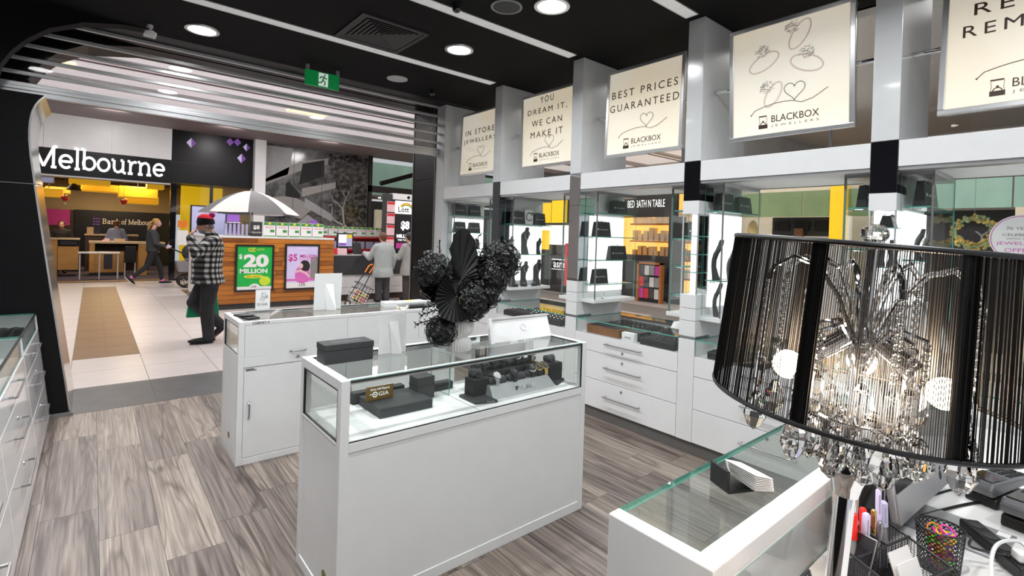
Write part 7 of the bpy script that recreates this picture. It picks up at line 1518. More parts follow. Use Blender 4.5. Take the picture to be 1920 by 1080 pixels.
# ---- people seen from behind
def from_behind(lab, loc, rz, H, coat, coat_mat, trouser_mat, hair_mat, left_hand=None, right_hand=None, hem=0.57, strap=False, wid=1.0):
    p = thing('person', lab, 'person', loc, rz); k = H/1.60
    tor = [(0.0, 0, 0.80*k, 0.13, 0.165*wid), (0.0, 0, 0.95*k, 0.125, 0.16*wid), (0.01, 0, 1.1*k, 0.125, 0.165*wid), (0.01, 0, 1.22*k, 0.12, 0.17*wid), (0.005, 0, 1.30*k, 0.085, 0.14*wid), (0.02, 0, 1.36*k, 0.05, 0.055)]
    lh = left_hand or (0.05, 0.24, 0.78*k); rh = right_hand or (0.05, -0.24, 0.78*k)
    AL = [(0.0, 0.155*wid, 1.27*k), ((lh[0])*0.35-0.02, 0.25*wid, 1.01*k), lh]; AR = [(0.0, -0.155*wid, 1.27*k), (rh[0]*0.35-0.02, -0.25*wid, 1.01*k), rh]
    L1 = [(0, 0.08, 0.80*k), (0.01, 0.085, 0.44*k), (-0.01, 0.09, 0.09)]; L2 = [(0, -0.08, 0.80*k), (0.01, -0.085, 0.44*k), (-0.01, -0.09, 0.09)]
    mb = MB(); torso(mb, tor, -0.015); limb(mb, AL, [0.045, 0.037, 0.025]); limb(mb, AR, [0.045, 0.037, 0.025]); limb(mb, L1, [0.07, 0.05, 0.036]); limb(mb, L2, [0.07, 0.05, 0.036]); limb(mb, [(0.01, 0, 1.33*k), (0.03, 0, 1.43*k)], [0.052, 0.05]); hm = head(mb, (0.05, 0, H-0.115), 0.0, 0.1, 0.95)
    hand(mb, lh, (1, 0, -0.3), (0, 0, -1), 0.92, 0.5); hand(mb, rh, (0.5, 0, -1), (0, 1, 0), 0.92, 0.8)
    foot(mb, L1[2], (0.17, 0.10, 0.035), (-0.05, 0.09, 0.04), 0.036); foot(mb, L2[2], (0.17, -0.10, 0.035), (-0.05, -0.09, 0.04), 0.036)
    bd = blob('body', mb, 'skin', p, 0.012, 3); face_bits(p, hm, bd)
    mb = MB(); torso(mb, [(-0.005, 0, hem*k, 0.165, 0.20*wid), (0, 0, (hem+0.12)*k, 0.16, 0.195*wid)]+[r for r in tor if r[2] > (hem+0.2)*k], 0.028); limb(mb, AL, [0.075, 0.066, 0.05]); limb(mb, AR, [0.075, 0.066, 0.05]); limb(mb, [(0, -0.12*wid, 1.27*k), (0, 0.12*wid, 1.27*k)], [0.08, 0.08]); blob(coat, mb, coat_mat, p, 0.014, 4)
    mb = MB(); limb(mb, L1, [0.105, 0.082, 0.075]); limb(mb, L2, [0.105, 0.082, 0.075]); mb.ball((0, 0, 0.80*k), (0.13, 0.16, 0.12), 16, 10); blob('trousers', mb, trouser_mat, p, 0.014, 3)
    for a, t_, h in ((L1[2], (0.18, 0.10, 0.042), (-0.06, 0.09, 0.046)), (L2[2], (0.18, -0.10, 0.042), (-0.06, -0.09, 0.046))):
        mb = MB(); foot(mb, a, t_, h, 0.045); blob('shoe', mb, 'black_matte', p, 0.012, 2)
    mb = MB(hm); mb.ball((-0.025, 0, 0.03), (0.098, 0.088, 0.092), 16, 12); mb.ball((-0.055, 0, -0.03), (0.05, 0.072, 0.06), 14, 8); blob('hair', mb, hair_mat, p, 0.012, 3)
    if strap: part('shoulder_strap', MB().tube([(-0.17, -0.19, 0.95*k), (-0.155, 0.0, 1.15*k), (-0.09, 0.13, 1.34*k), (0.0, 0.12, 1.37*k)], [(0.012, 0.006)]*4, 8), 'black_matte', p, local=True)
    return p
from_behind('shopper in pale blue-grey cardigan with auburn hair at the counter', (4.90, 10.25, 0), PI/2, 1.53, 'cardigan', 'cardigan', 'trouser_grey', 'hair_auburn', left_hand=(0.40, 0.26, 1.06), hem=0.57, wid=1.05)
from_behind('shopper in grey jacket with shoulder strap beside the black column', (5.52, 10.2, 0), PI/2+0.25, 1.55, 'jacket', 'cardigan_grey', 'trouser_brown', 'hair_dark', left_hand=(0.30, 0.24, 0.95), hem=0.60, strap=True)
from_behind('bank worker in blue shirt seen from behind at the back counter', (0.60, 20.85, 0.006), PI/2, 1.66, 'shirt', 'blue_shirt', 'trouser_grey', 'hair_auburn', hem=0.8)
from_behind('dark dressed bank worker behind the left counter', (-0.72, 20.4, 0.006), -PI/2, 1.58, 'jacket', 'black_matte', 'trouser_grey', 'hair_dark', hem=0.8)

# ---- shopping trolley beside the cardigan shopper
t = thing('shopping_trolley', 'wire shopping trolley with patterned bag and orange handle', 'trolley', (4.2, 10.0, 0))
for dx in (-0.02, 0.20):
    part('frame_tube', MB().tube([(4.02+dx, 10.0, 0.10), (4.22+dx*0.9, 10.02, 0.42), (4.50+dx*0.5, 10.05, 0.80)], 0.010, 8), 'black_plastic', t, smooth=True)
part('orange_handle', MB().tube([(4.40, 10.04, 0.68), (4.49, 10.05, 0.82), (4.56, 10.05, 0.85), (4.60, 10.05, 0.80), (4.50, 10.05, 0.66)], 0.016, 8), 'orange', t, smooth=True)
ux, uz = Vector((0.55, 0, 0.83)).normalized(), None
TB_ = Matrix.Translation((4.02, 9.9, 0.10)) @ Matrix.Rotation(math.radians(28), 4, 'Y')
for z in (0.08, 0.2, 0.32, 0.44): part('basket_wire', MB(TB_).tube([(0, 0, z), (0.36, 0, z), (0.36, 0.26, z), (0, 0.26, z)], 0.006, 6, closed=True), 'black_plastic', t)
for k in range(6): part('basket_wire', MB(TB_).tube([(0.07*k, 0, 0.05), (0.07*k, 0, 0.44)], 0.005, 6), 'black_plastic', t)
part('bag_in_basket', MB(TB_).box(0.02, 0.34, 0.015, 0.245, 0.04, 0.30), 'paper', t, bevel=0.02)
rn = random.Random(14)
for k in range(24): part('bag_print', MB(TB_).box(0.03+0.05*(k % 6), 0.065+0.05*(k % 6), 0.011, 0.015, 0.06+0.06*(k//6), 0.10+0.06*(k//6)), ('lime', 'yellow', 'orange', 'magenta', 'ink')[rn.randrange(5)], t)
for x in (4.0, 4.25): wq = part('wheel', MB().tube([(x+0.055*math.cos(a), 9.93, 0.07+0.055*math.sin(a)) for a in [2*PI*q/18 for q in range(18)]], 0.014, 8, closed=True), 'black_plastic', t, smooth=True); part('hub', MB().cyl((x, 9.92, 0.07), (x, 9.94, 0.07), 0.03, n=10), 'light_grey', wq)
# ================================================================== FOREGROUND COUNTER, DESK, LAMP
CX0, CX1 = 0.857, 2.9
cy0, cy1, cz = 0.440, 0.676, 0.92
t = thing('glass_counter', 'white framed glass showcase counter in the right foreground', 'showcase', (1.9, 0.56, 0))
part('end_panel', MB().box(CX0, CX0+0.036, cy0, cy1, 0, cz), 'white', t, bevel=0.003)
part('end_panel', MB().box(CX1-0.036, CX1, cy0, cy1, 0, cz), 'white', t, bevel=0.003)
part('rear_top_rail', MB().box(CX0+0.036, CX1-0.036, cy0, cy0+0.045, cz-0.04, cz), 'white', t, bevel=0.003)
part('rear_panel', MB().box(CX0+0.036, CX1-0.036, cy0, cy0+0.012, 0.0, cz-0.04), 'white', t)
part('front_panel', MB().box(CX0+0.036, CX1-0.036, cy1-0.016, cy1, 0, 0.10), 'white', t)
part('display_floor', MB().box(CX0+0.036, CX1-0.036, cy0+0.012, cy1-0.016, 0.08, 0.10), 'white_matte', t)
part('glass_top', MB().pane(CX0+0.036, CX1-0.036, cy0+0.045, cy1, cz-0.010, cz-0.001), ['glass', 'glass_edge'], t)
part('glass_front', MB().pane(CX0+0.036, CX1-0.036, cy1-0.008, cy1-0.001, 0.10, cz-0.0105), ['glass', 'glass_edge'], t)
part('glass_ledge', MB().box(CX0+0.036, CX0+0.044, cy0+0.045, cy1-0.01, cz-0.026, cz-0.0105).box(CX0+0.044, CX1-0.036, cy0+0.045, cy0+0.053, cz-0.026, cz-0.0105), 'white', t)
t = thing('desk', 'white service desk behind the glass counter', 'desk', (1.9, 0.1, 0))
DZ = 0.75
part('desk_top', MB().box(0.60, 2.95, -0.55, cy0-0.002, DZ-0.03, DZ), 'desk_white', t, bevel=0.003)
part('desk_end', MB().box(0.60, 0.63, -0.5, cy0-0.01, 0, DZ-0.03), 'white', t); part('desk_end', MB().box(2.92, 2.95, -0.5, cy0-0.01, 0, DZ-0.03), 'white', t)
part('rear_screen', MB().pane(0.895, 2.86, cy0-0.0015, cy0-0.0005, DZ, 0.876), ['acrylic', 'glass_edge'], t)
# card holder on the counter
t = thing('card_holder', 'small black card holder on the glass counter', 'card holder', (1.2, 0.56, cz))
hm = Matrix.Translation((1.215, 0.562, cz)) @ Matrix.Rotation(-0.45, 4, 'Z')
part('base', MB(hm).box(-0.062, 0.062, -0.035, 0.035, 0, 0.008), 'black_plastic', t, bevel=0.002)
part('back_plate', MB(hm).box(-0.062, -0.055, -0.03, 0.033, 0.008, 0.05), 'black_plastic', t)
part('front_lip', MB(hm).box(0.03, 0.036, -0.035, 0.035, 0.008, 0.018), 'black_plastic', t)
t = thing('card_stack', 'fanned stack of white business cards in the black holder', 'cards', (1.2, 0.54, cz+0.01))
rn = random.Random(2)
for i in range(9):
    cm = Matrix.Translation((1.205-0.004*i, 0.535-0.001*i, cz+0.022+0.0052*i)) @ Matrix.Rotation(-0.45+0.02*rn.uniform(-1, 1)+0.02*i, 4, 'Z') @ Matrix.Rotation(0.12+0.022*i, 4, 'Y')
    o = part('card', MB(cm).box(-0.027, 0.027, -0.044, 0.044, -0.001, 0.001), 'paper', t)
    if i == 8: part('card_print', MB(cm).box(-0.004, 0.0, -0.005, 0.03, 0.001, 0.0014).box(0.006, 0.009, -0.005, 0.034, 0.001, 0.0014).box(-0.015, -0.013, -0.03, -0.01, 0.001, 0.0014), 'ink_pale', o)
t = thing('ring_pad', 'dark ribbed ring pad at the far end of the glass counter', 'tray', (1.60, 0.60, cz)); part('pad', MB().box(1.66, 1.85, 0.57, 0.64, cz, cz+0.03), 'black_matte', t, bevel=0.004)
mb = MB()
for i in range(9): mb.ball((1.672+0.02*i, 0.605, cz+0.034), (0.005, 0.016, 0.005), 6, 4)
part('ring_row', mb, 'light_grey', t)

# ---- crystal table lamp (leans a little to the right)
LXY = Vector((0.82, 0.23, 0))
ld = Vector((0.963, 0.27, 0)).normalized()
LM = Matrix.Translation((LXY.x, LXY.y, 1.20)) @ Matrix.Rotation(math.radians(3.6), 4, ld) @ Matrix.Translation((0, 0, -1.20))
lamp = thing('table_lamp', 'crystal table lamp with black string drum shade in front', 'lamp', (LXY.x, LXY.y, DZ))
part('lamp_base', MB(Matrix.Translation((LXY.x, LXY.y-0.01, DZ))).lathe([(0, 0), (0.085, 0), (0.085, 0.012), (0.03, 0.025), (0.016, 0.04), (0, 0.04)], 36), 'chrome', lamp, smooth=True)
part('pole', MB(LM).lathe([(0, DZ+0.03), (0.0130, DZ+0.03), (0.0130, 1.165), (0, 1.165)], 32), 'chrome', lamp, smooth=True)
part('pole_cup', MB(LM).lathe([(0, 1.155), (0.016, 1.155), (0.019, 1.17), (0.024, 1.185), (0.026, 1.20), (0.022, 1.212), (0.014, 1.222), (0.012, 1.25), (0, 1.25)], 32), 'chrome', lamp, smooth=True)
part('centre_stem', MB(LM).lathe([(0, 1.25), (0.008, 1.25), (0.008, 1.33), (0.014, 1.345), (0.018, 1.36), (0.010, 1.38), (0.007, 1.40), (0.007, 1.50), (0.014, 1.503), (0.016, 1.508), (0.010, 1.515), (0.0, 1.517)], 24), 'chrome', lamp, smooth=True)
part('finial', MB(LM).ball((0, 0, 1.522), (0.017, 0.017, 0.014), 14, 8), 'crystal', lamp)
ZT, ZB, RT, RB = 1.505, 1.288, 0.173, 0.184
sh = part('shade_ring', MB(LM).tube([(RT*math.cos(a), RT*math.sin(a), ZT) for a in [2*PI*q/72 for q in range(72)]], 0.0035, 8, closed=True), 'black_plastic', lamp, smooth=True)
part('shade_ring', MB(LM).tube([(RB*math.cos(a), RB*math.sin(a), ZB) for a in [2*PI*q/72 for q in range(72)]], 0.0032, 8, closed=True), 'black_plastic', lamp, smooth=True)
mb = MB(LM); rn = random.Random(21); NS = 500
for q in range(NS):
    a = 2*PI*(q+rn.uniform(-0.22, 0.22))/NS; w2 = 0.00090/RB*(0.75 + 0.35*rn.random()); j = rn.uniform(-0.001, 0.001)
    vs = []
    for (r, z) in ((RB+j, ZB), (RT+j, ZT)):
        for (da, dr) in ((-w2/2, 0), (w2/2, 0), (0, 0.0012)): vs.append(((r+dr)*math.cos(a+da), (r+dr)*math.sin(a+da), z))
    mb.add(vs, [(0, 1, 4, 3), (1, 2, 5, 4), (2, 0, 3, 5)])
part('shade_strings', mb, 'string_black', lamp, kind='stuff', label='black string sides of the drum shade')
view_a = math.atan2(-LXY.y, -LXY.x)
for off in (-0.32, 0.50, 1.55, 2.6, 3.7, 4.9):
    a = view_a+off; mb = MB(LM)
    vs = []
    for (r, z) in ((RB-0.003, ZB), (RT-0.003, ZT)):
        for k in range(5):
            an = a+(-0.5+k/4)*0.105; vs.append((r*math.cos(an), r*math.sin(an), z))
        for k in range(5):
            an = a+(-0.5+k/4)*0.105; vs.append(((r-0.0015)*math.cos(an), (r-0.0015)*math.sin(an), z))
    fs = []
    for k in range(4): fs += [(k, k+1, 11+k, 10+k), (5+k, 15+k, 16+k, 6+k), (k, 5+k, 6+k, k+1), (10+k, 11+k, 16+k, 15+k)]
    fs += [(0, 10, 15, 5), (4, 9, 19, 14)]
    part('shade_ribbon', mb.add(vs, fs), 'string_black', lamp)
for k in range(4):
    a = k*PI/2+0.5; part('shade_spoke', MB(LM).cyl((0.012*math.cos(a), 0.012*math.sin(a), 1.503), (RT*math.cos(a), RT*math.sin(a), ZT), 0.002, n=6), 'chrome', lamp)
def pend(mb, p, ln, r):
    """faceted drop"""
    x, y, z = p
    mb.lathe([(0.0, -ln), (r*0.55, -ln*0.88), (r, -ln*0.60), (r*0.8, -ln*0.32), (r*0.3, -ln*0.05), (0.0, 0)], 8, (x, y, z))
NA = 8
bulbs = []
for k in range(NA):
    a = view_a+0.25+2*PI*k/NA
    R1 = 0.118
    arm = [(0.012, 1.372), (0.035, 1.43), (0.065, 1.472), (0.095, 1.482), (R1, 1.465), (R1+0.006, 1.445)]
    c = part('arm', MB(LM).tube([(r*math.cos(a), r*math.sin(a), z) for r, z in arm], 0.004, 8), 'crystal' if k % 2 else 'chrome', lamp, smooth=True)
    mb = MB(LM); px_, py_ = (R1+0.006)*math.cos(a), (R1+0.006)*math.sin(a); z = 1.445
    for b_ in range(9):
        rr = 0.0058-0.0002*b_; mb.ball((px_, py_, z-rr), (rr, rr, rr), 8, 6); z -= 2*rr+0.0015
    part('bead_chain', mb, 'crystal', c, smooth=True)
    mb = MB(LM); mb.lathe([(0.0, -0.058), (0.0055, -0.052), (0.0075, -0.045), (0.0075, -0.012), (0.004, -0.002), (0, 0)], 6, (px_, py_, z)); part('prism_drop', mb, 'crystal', c)
    mb = MB(LM); pend(mb, (px_, py_, z-0.062), 0.060, 0.0165); part('pendant_drop', mb, 'crystal', c)
for k in range(NA):
    a = view_a+0.05+2*PI*k/NA; R2 = 0.070; mb = MB(LM); x, y = R2*math.cos(a), R2*math.sin(a)
    c = part('inner_arm', MB(LM).tube([(0.012*math.cos(a), 0.012*math.sin(a), 1.36), (0.04*math.cos(a), 0.04*math.sin(a), 1.395), (x, y, 1.385)], 0.003, 6), 'chrome', lamp, smooth=True)
    z = 1.383
    for b_ in range(4): mb.ball((x, y, z-0.006), 0.0058, 8, 6); z -= 0.0132
    mb.lathe([(0.0, -0.06), (0.006, -0.054), (0.0095, -0.046), (0.0095, -0.012), (0.004, -0.002), (0, 0)], 4, (x, y, z)); z -= 0.062
    pend(mb, (x, y, z), 0.055, 0.016 if k % 2 else 0.012); part('crystal_drop', mb, 'crystal', c)
for k in range(10):
    a = view_a+0.2+2*PI*k/10; mb = MB(LM); r = 0.050 if k % 2 else 0.072; pend(mb, (r*math.cos(a), r*math.sin(a), 1.262), 0.075 if k % 2 else 0.062, 0.020); part('lower_drop', mb, 'crystal', lamp)
part('drop_ring', MB(LM).tube([(0.050*math.cos(a), 0.050*math.sin(a), 1.266) for a in [2*PI*q/30 for q in range(30)]], 0.0025, 6, closed=True).box(-0.042, 0.042, -0.002, 0.002, 1.266, 1.270).box(-0.002, 0.002, -0.042, 0.042, 1.266, 1.270), 'chrome', lamp)
for off in (-1.15, 1.30, 3.1):
    a = view_a+off; u = Vector((math.cos(a), math.sin(a), 0))
    s0 = Vector((0, 0, 1.375))+u*0.022; s1 = Vector((0, 0, 1.347))+u*0.062
    o = part('bulb_socket', MB(LM).cyl(s0, s1, 0.013, n=16), 'chrome', lamp, smooth=True)
    bc = Vector((0, 0, 1.328))+u*0.092
    part('bulb', MB(LM).ball(bc, (0.020, 0.020, 0.020), 16, 10), 'bulb', o, smooth=True)
    l = bpy.data.lights.new('bulb_light', 'POINT'); l.energy = 4.2; l.color = (1, 0.74, 0.52); l.shadow_soft_size = 0.02
    lo = bpy.data.objects.new('bulb_light', l); col.objects.link(lo); lo.location = LM @ (bc+Vector((0, 0, -0.026)))

# ---- computer
IM = Matrix.Translation((1.80, 0.287, DZ)) @ Matrix.Rotation(-0.06, 4, 'Z')
t = thing('desktop_computer', 'silver all-in-one computer with dark screen behind the lamp', 'computer', (1.80, 0.287, DZ))
TI = IM @ Matrix.Translation((0, 0, 0.10)) @ Matrix.Rotation(math.radians(-9), 4, 'X')
part('body', MB(TI).box(-0.325, 0.325, 0.0, 0.018, 0, 0.50), 'imac_silver', t, bevel=0.004)
part('screen', MB(TI).box(-0.318, 0.318, -0.003, 0.0, 0.070, 0.494), 'black_gloss', t)
part('chin', MB(TI).box(-0.325, 0.325, -0.004, 0.0, 0.0, 0.069), 'imac_silver', t)
mb = MB(TI @ basis((1, 0, 0), (0, 0, 1), (0, -0.0045, 0.036))); mb.ball((0, 0, 0), (0.011, 0.012, 0.001), 14, 6); mb.ribbon([(0.0, 0.014), (0.006, 0.022)], 0.005, 0.001); part('chin_mark', mb, 'ink', t)
part('stand_neck', MB(IM).add([(-0.09, 0.02, 0.20), (0.09, 0.02, 0.20), (0.09, 0.055, 0.006), (-0.09, 0.055, 0.006), (-0.09, 0.027, 0.20), (0.09, 0.027, 0.20), (0.09, 0.063, 0.006), (-0.09, 0.063, 0.006)], [(0, 1, 2, 3), (4, 7, 6, 5), (0, 4, 5, 1), (1, 5, 6, 2), (2, 6, 7, 3), (3, 7, 4, 0)]), 'imac_silver', t)
part('stand_foot', MB(IM).box(-0.09, 0.09, -0.14, 0.063, 0.0005, 0.007), 'imac_silver', t, bevel=0.002)
part('sticker', MB(IM).box(0.055, 0.083, -0.13, -0.105, 0.007, 0.0075), 'paper', t)
# dark folded cloth behind the computer
t = thing('folded_bag', 'black folded bag lying behind the computer', 'bag', (1.6, 0.39, DZ)); mb = MB(); mb.tube([(1.57, 0.388, DZ+0.045), (1.66, 0.388, DZ+0.055), (1.8, 0.39, DZ+0.05), (2.0, 0.385, DZ+0.045)], [(0.03, 0.03), (0.032, 0.05), (0.032, 0.045), (0.02, 0.03)], 14); part('bag_body', mb, 'black_matte', t, smooth=True); part('bag_strap', MB().tube([(1.58, 0.37, DZ+0.08), (1.66, 0.37, DZ+0.11), (1.8, 0.37, DZ+0.09)], 0.006, 6), 'black_plastic', t)
# ---- cream tube
t = thing('hand_cream_tube', 'pale pink hand cream tube with orange oval behind the lamp pole', 'tube', (1.43, 0.405, DZ))
part('cap', MB(Matrix.Translation((1.43, 0.405, DZ))).lathe([(0, 0), (0.021, 0), (0.021, 0.03), (0, 0.03)], 20), 'white', t, smooth=True)
vs = []; n = 16
for (rx, ry, z) in ((0.022, 0.022, 0.03), (0.028, 0.020, 0.07), (0.032, 0.011, 0.14), (0.034, 0.002, 0.19)):
    for j in range(n):
        a = 2*PI*j/n; vs.append((rx*math.cos(a), ry*math.sin(a), z))
TB = Matrix.Translation((1.43, 0.405, DZ)) @ Matrix.Rotation(-0.75, 4, 'Z')
part('tube_body', MB(TB).add(vs, [(i*n+j, i*n+(j+1) % n, (i+1)*n+(j+1) % n, (i+1)*n+j) for i in range(3) for j in range(n)]+[tuple(range(n))[::-1], tuple(range(3*n, 4*n))]), 'cream_tube', t, smooth=True)
fB = (TB.to_3x3() @ Vector((1, 0, 0)), TB.to_3x3() @ Vector((0, 0.12, 1)))
mb = MB(basis(fB[0], fB[1], TB @ Vector((-0.005, -0.0085, 0.158)))); mb.M = mb.M @ Matrix.Rotation(0.25, 4, 'Z'); mb.ball((0, 0, 0), (0.016, 0.007, 0.003), 16, 6); part('orange_oval', mb, 'orange', t)
text('print', 'TREATMENT', 'ink_brown', t, TB @ Vector((0, -0.018, 0.10)), fB, w=0.045, h=0.006, extrude=0.002); text('print', 'COCOA', 'ink_grey', t, TB @ Vector((0, -0.0145, 0.128)), fB, w=0.028, h=0.006, extrude=0.002)

# ---- pen organiser
OR = Matrix.Translation((1.365, 0.300, DZ)) @ Matrix.Rotation(-0.25, 4, 'Z')
t = thing('pen_organiser', 'black wire mesh desk organiser holding pens beside the lamp', 'organiser', (1.365, 0.300, DZ))
part('tray_floor', MB(OR).box(-0.10, 0.10, -0.07, 0.07, 0.0, 0.004), 'black_plastic', t)
def mesh_wall(p0, p1, z0, z1a, z1b, name='mesh_wall'):
    mb = MB(OR); p0, p1 = Vector(p0), Vector(p1); n = 22; L = (p1-p0).length
    for i in range(n+1):
        q = i/n; p = p0.lerp(p1, q); h = z1a+(z1b-z1a)*q
        mb.cyl((p.x, p.y, z0), (p.x, p.y, h), 0.0007, n=4)
    for j in range(16):
        q = (j+0.5)/16; mb.cyl((p0.x, p0.y, z0+(z1a-z0)*q), (p1.x, p1.y, z0+(z1b-z0)*q), 0.0007, n=4)
    mb.cyl((p0.x, p0.y, z1a), (p1.x, p1.y, z1b), 0.003, n=8)
    part(name, mb, 'black_plastic', t)
mesh_wall((-0.10, 0.07), (0.10, 0.07), 0, 0.10, 0.10); mesh_wall((-0.10, -0.07), (-0.10, 0.07), 0, 0.065, 0.10); mesh_wall((0.10, -0.07), (0.10, 0.07), 0, 0.065, 0.10); mesh_wall((-0.10, -0.07), (0.10, -0.07), 0, 0.065, 0.065); mesh_wall((-0.10, 0.01), (0.10, 0.01), 0, 0.088, 0.088, 'mesh_divider'); mesh_wall((0.01, 0.01), (0.01, 0.07), 0, 0.09, 0.10, 'mesh_divider')
def pen(lab, x, y, mt, ln=0.135, r=0.0045, lean=(0.1, 0.1), cap=None, flat=False):
    p0 = OR @ Vector((x, y, 0.005)); d = Vector((lean[0], lean[1], 1)).normalized()
    q = thing('pen', lab, 'pen', tuple(p0), group='pens in the mesh organiser')
    part('barrel', MB().tube([p0, p0+d*ln*0.62], r, 10), 'mid_grey' if cap else mt, q, smooth=True)
    part('pen_cap', MB().tube([p0+d*ln*0.62, p0+d*(ln-0.004), p0+d*ln], [r*1.25, r*1.2, r*0.7], 10), cap or mt, q, smooth=True)
    part('pen_clip', MB().tube([p0+d*(ln-0.01)+Vector((-r*1.4, -r, 0)), p0+d*ln*0.7+Vector((-r*1.4, -r, 0))], 0.001, 5), 'steel' if mt != 'red_pen' else 'red_pen', q)
pen('thick red marker pen in the mesh organiser', -0.055, 0.045, 'red_pen', 0.15, 0.0075, (0.05, 0.02), 'red_pen')
pen('second red marker pen behind the blue-grey pens', 0.0, 0.05, 'red_pen', 0.145, 0.0065, (0.06, 0.06), 'red_pen')
pen('pale blue-grey marker between the red markers', -0.03, 0.035, 'lavender', 0.15, 0.007, (0.05, 0.0), 'lavender')
pen('white capped pen standing tallest in the organiser', -0.03, 0.055, 'white', 0.175, 0.006, (0.0, 0.05))
pen('gold ballpoint pen in the mesh organiser', 0.025, 0.045, 'gold', 0.14, 0.005, (0.05, 0.03))
pen('grey ballpoint pen in the mesh organiser', 0.005, 0.03, 'steel', 0.13, 0.005, (0.03, -0.05))
pen('lavender marker at the right of the organiser', 0.07, 0.045, 'lavender', 0.15, 0.0075, (0.05, 0.05), 'lavender')
pen('tall lilac pen at the right of the organiser', 0.055, 0.05, 'lilac', 0.18, 0.005, (0.02, 0.03))
pen('black and clear pen at the right of the organiser', 0.08, 0.055, 'black_plastic', 0.185, 0.0045, (0.06, 0.03))
t2 = thing('sticky_labels', 'white label cards standing in the organiser front', 'paper', tuple(OR @ Vector((0.04, -0.03, 0.005)))); part('label_sheet', MB(OR @ Matrix.Translation((0.045, -0.02, 0.0045)) @ Matrix.Rotation(-0.35, 4, 'X')).box(-0.04, 0.04, -0.001, 0.001, 0.0, 0.075), 'paper', t2); part('label_sheet', MB(OR @ Matrix.Translation((0.04, -0.035, 0.0045)) @ Matrix.Rotation(-0.35, 4, 'X')).box(-0.04, 0.04, -0.001, 0.001, 0.0, 0.06), 'paper', t2)
t2 = thing('smartphone', 'dark phone propped at the left end of the organiser', 'phone', tuple(OR @ Vector((-0.07, 0.03, 0.005)))); part('phone_body', MB(OR @ Matrix.Translation((-0.075, 0.035, 0.005)) @ Matrix.Rotation(0.35, 4, 'Y')).box(-0.003, 0.003, -0.03, 0.03, 0.0, 0.115), 'steel', t2, bevel=0.002); part('phone_screen', MB(OR @ Matrix.Translation((-0.075, 0.035, 0.005)) @ Matrix.Rotation(0.35, 4, 'Y')).box(-0.0036, -0.003, -0.028, 0.028, 0.002, 0.113), 'screen_dark', t2)
# ---- perforated cup of rubber bands
CP = Matrix.Translation((1.55, 0.245, DZ))
t = thing('perforated_cup', 'black perforated metal cup full of neon rubber bands', 'cup', (1.55, 0.245, DZ))
part('cup_floor', MB(CP).lathe([(0, 0), (0.038, 0), (0.038, 0.003), (0, 0.003)], 24), 'black_plastic', t)
part('cup_rim', MB(CP).tube([(0.046*math.cos(a), 0.046*math.sin(a), 0.10) for a in [2*PI*q/36 for q in range(36)]], 0.0022, 6, closed=True), 'black_plastic', t, smooth=True)
mb = MB(CP); NC, NR = 26, 9
def cring(a, z, r): return (r*math.cos(a), r*math.sin(a), z)
for i in range(NR):
    for j in range(NC):
        # square cell with an octagonal hole
        z0, z1 = 0.003+0.095*i/NR, 0.003+0.095*(i+1)/NR; a0, a1 = 2*PI*j/NC, 2*PI*(j+1)/NC
        out = []; hole = []
        for k in range(8):
            an = PI/8+k*PI/4; u, v = math.cos(an), math.sin(an); m_ = max(abs(u), abs(v))
            for lst, s_ in ((out, 0.5/m_), (hole, 0.34)):
                aa = a0+(a1-a0)*(0.5+u*s_); zz = z0+(z1-z0)*(0.5+v*s_); rr = 0.038+0.008*(zz/0.10); lst.append(cring(aa, zz, rr))
        mb.add(out+hole, [(k, (k+1) % 8, 8+(k+1) % 8, 8+k) for k in range(8)])
o = part('cup_wall', mb, 'black_plastic', t)
md = o.modifiers.new('thick', 'SOLIDIFY'); md.thickness = 0.0008
rn = random.Random(9)
for k in range(46):
    mtl = ('rubber_pink', 'rubber_green', 'rubber_yellow', 'orange', 'purple_print')[k % 5]
    c = Vector((rn.uniform(-0.016, 0.016), rn.uniform(-0.016, 0.016), 0.012+0.085*(k/46)+rn.uniform(-0.003, 0.003))); nn = Vector((rn.uniform(-1, 1), rn.uniform(-1, 1), rn.uniform(0.4, 1))).normalized(); a_ = nn.orthogonal().normalized(); b_ = nn.cross(a_); ra, rb = rn.uniform(0.012, 0.018), rn.uniform(0.007, 0.015)
    o = thing('rubber_band', 'neon rubber band in the perforated cup', 'rubber band', tuple(CP @ c), group='neon rubber bands') if False else None
    part('rubber_band', MB(CP).tube([c+a_*ra*math.cos(q)+b_*rb*math.sin(q) for q in [2*PI*s_/14 for s_ in range(14)]], 0.0018, 5, closed=True), mtl, bands if k else (bands := thing('rubber_bands', 'tangle of neon rubber bands inside the black cup', 'rubber bands', (1.55, 0.245, DZ+0.01))), smooth=True)
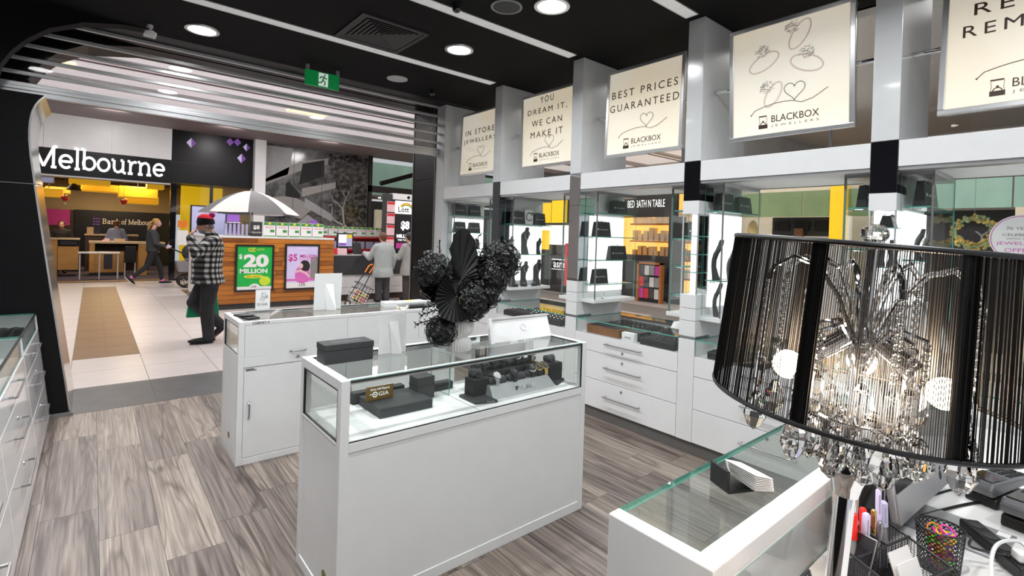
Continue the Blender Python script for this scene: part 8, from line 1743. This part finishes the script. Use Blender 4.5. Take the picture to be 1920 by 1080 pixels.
# ---- card terminals
def terminal(lab, x, y, rz, tilt):
    t = thing('card_terminal', lab, 'card terminal', (x, y, DZ), rz)
    B = Matrix.Rotation(tilt, 4, 'Y')
    part('cradle', MB().prism([(-0.09, 0.0), (0.09, 0.0), (0.085, 0.03), (0.0, 0.045), (-0.085, 0.03)], 'y', -0.04, 0.04), 'black_plastic', t, local=True, bevel=0.006)
    part('handset', MB(Matrix.Translation((0, 0, 0.045)) @ B).prism([(-0.10, 0.0), (0.10, 0.0), (0.10, 0.02), (0.03, 0.03), (-0.09, 0.042), (-0.105, 0.025)], 'y', -0.038, 0.038), 'terminal_grey', t, local=True, bevel=0.008)
    part('display', MB(Matrix.Translation((0, 0, 0.045)) @ B).add([(-0.085, -0.03, 0.0425), (-0.015, -0.03, 0.0365), (-0.015, 0.03, 0.0365), (-0.085, 0.03, 0.0425), (-0.085, -0.03, 0.0445), (-0.015, -0.03, 0.0385), (-0.015, 0.03, 0.0385), (-0.085, 0.03, 0.0445)], [(0, 1, 2, 3), (4, 7, 6, 5), (0, 4, 5, 1), (1, 5, 6, 2), (2, 6, 7, 3), (3, 7, 4, 0)]), 'black_gloss', t, local=True)
    for i in range(3):
        for j in range(4): part('key', MB(Matrix.Translation((0, 0, 0.045)) @ B).box(0.005+0.02*j, 0.018+0.02*j, -0.026+0.019*i, -0.013+0.019*i, 0.026-0.0012*j, 0.0345-0.002*j), 'black_plastic' if (i, j) != (2, 3) else 'orange', t, local=True)
terminal('grey card terminal on its dark cradle at the right edge', 2.13, 0.205, -0.35, -0.12)
terminal('second dark card terminal in front at the right edge', 2.02, 0.125, -0.2, -0.05)
# ---- power strip and cables
PS = Matrix.Translation((1.74, 0.165, DZ)) @ Matrix.Rotation(0.65, 4, 'Z')
t = thing('power_board', 'black power board lying on the white desk', 'power board', (1.74, 0.165, DZ))
part('board_body', MB(PS).box(-0.11, 0.11, -0.022, 0.022, 0.0005, 0.032), 'black_plastic', t, bevel=0.004)
for k in range(4): part('socket', MB(PS).lathe([(0, 0.032), (0.015, 0.032), (0.015, 0.0335), (0, 0.0335)], 16, (-0.075+0.05*k, 0, 0)), 'charcoal', t)
part('white_plug', MB(PS).box(-0.09, -0.06, -0.012, 0.012, 0.0335, 0.055), 'cable_white', t, bevel=0.004)
def cable(lab, pts, r, mt):
    t = thing('cable', lab, 'cable', pts[0]); P = []
    V = [Vector(p) for p in pts]
    for i in range(len(V)-1):
        p0, p1, p2, p3 = V[max(i-1, 0)], V[i], V[i+1], V[min(i+2, len(V)-1)]
        for k in range(8):
            s_ = k/8; P.append(0.5*((2*p1)+(p2-p0)*s_+(2*p0-5*p1+4*p2-p3)*s_*s_+(3*p1-p0-3*p2+p3)*s_**3))
    P.append(V[-1]); part('cord', MB().tube(P, r, 6), mt, t, smooth=True); part('cord_end', MB().ball(V[-1], r*1.6, 8, 6), mt, t, smooth=True)
cable('white looping cable over the desk by the cup', [(1.42, 0.12, DZ+0.004), (1.50, 0.15, DZ+0.06), (1.62, 0.155, DZ+0.075), (1.72, 0.125, DZ+0.06), (1.66, 0.09, DZ+0.05)], 0.004, 'cable_white')
cable('black cable running past the computer foot to the terminal', [(1.80, 0.33, DZ+0.004), (2.0, 0.26, DZ+0.004), (2.2, 0.17, DZ+0.004), (2.5, 0.10, DZ+0.004)], 0.004, 'black_plastic')
cable('thin black cable behind the card terminals', [(1.95, 0.35, DZ+0.003), (2.2, 0.27, DZ+0.003), (2.4, 0.2, DZ+0.003)], 0.003, 'black_plastic')
cable('black cable curling at the right frame edge', [(2.1, 0.10, DZ+0.004), (1.98, 0.12, DZ+0.004), (1.93, 0.09, DZ+0.004), (1.98, 0.05, DZ+0.004)], 0.004, 'black_plastic')
cable('black cable from the cup to the power board', [(1.59, 0.215, DZ+0.085), (1.62, 0.20, DZ+0.07), (1.64, 0.20, DZ+0.04), (1.68, 0.14, DZ+0.034)], 0.003, 'black_plastic')
t = thing('desk_handle_box', 'black case with looped handle at the bottom edge', 'case', (1.06, 0.36, DZ)); part('case_body', MB().box(1.02, 1.10, 0.34, 0.40, DZ, DZ+0.05), 'black_plastic', t, bevel=0.006); part('loop_handle', MB().tube([(1.0, 0.37, DZ+0.045), (0.99, 0.37, DZ+0.085), (1.02, 0.37, DZ+0.11), (1.10, 0.37, DZ+0.11), (1.12, 0.37, DZ+0.08), (1.11, 0.37, DZ+0.045)], 0.004, 8), 'black_plastic', t, smooth=True)
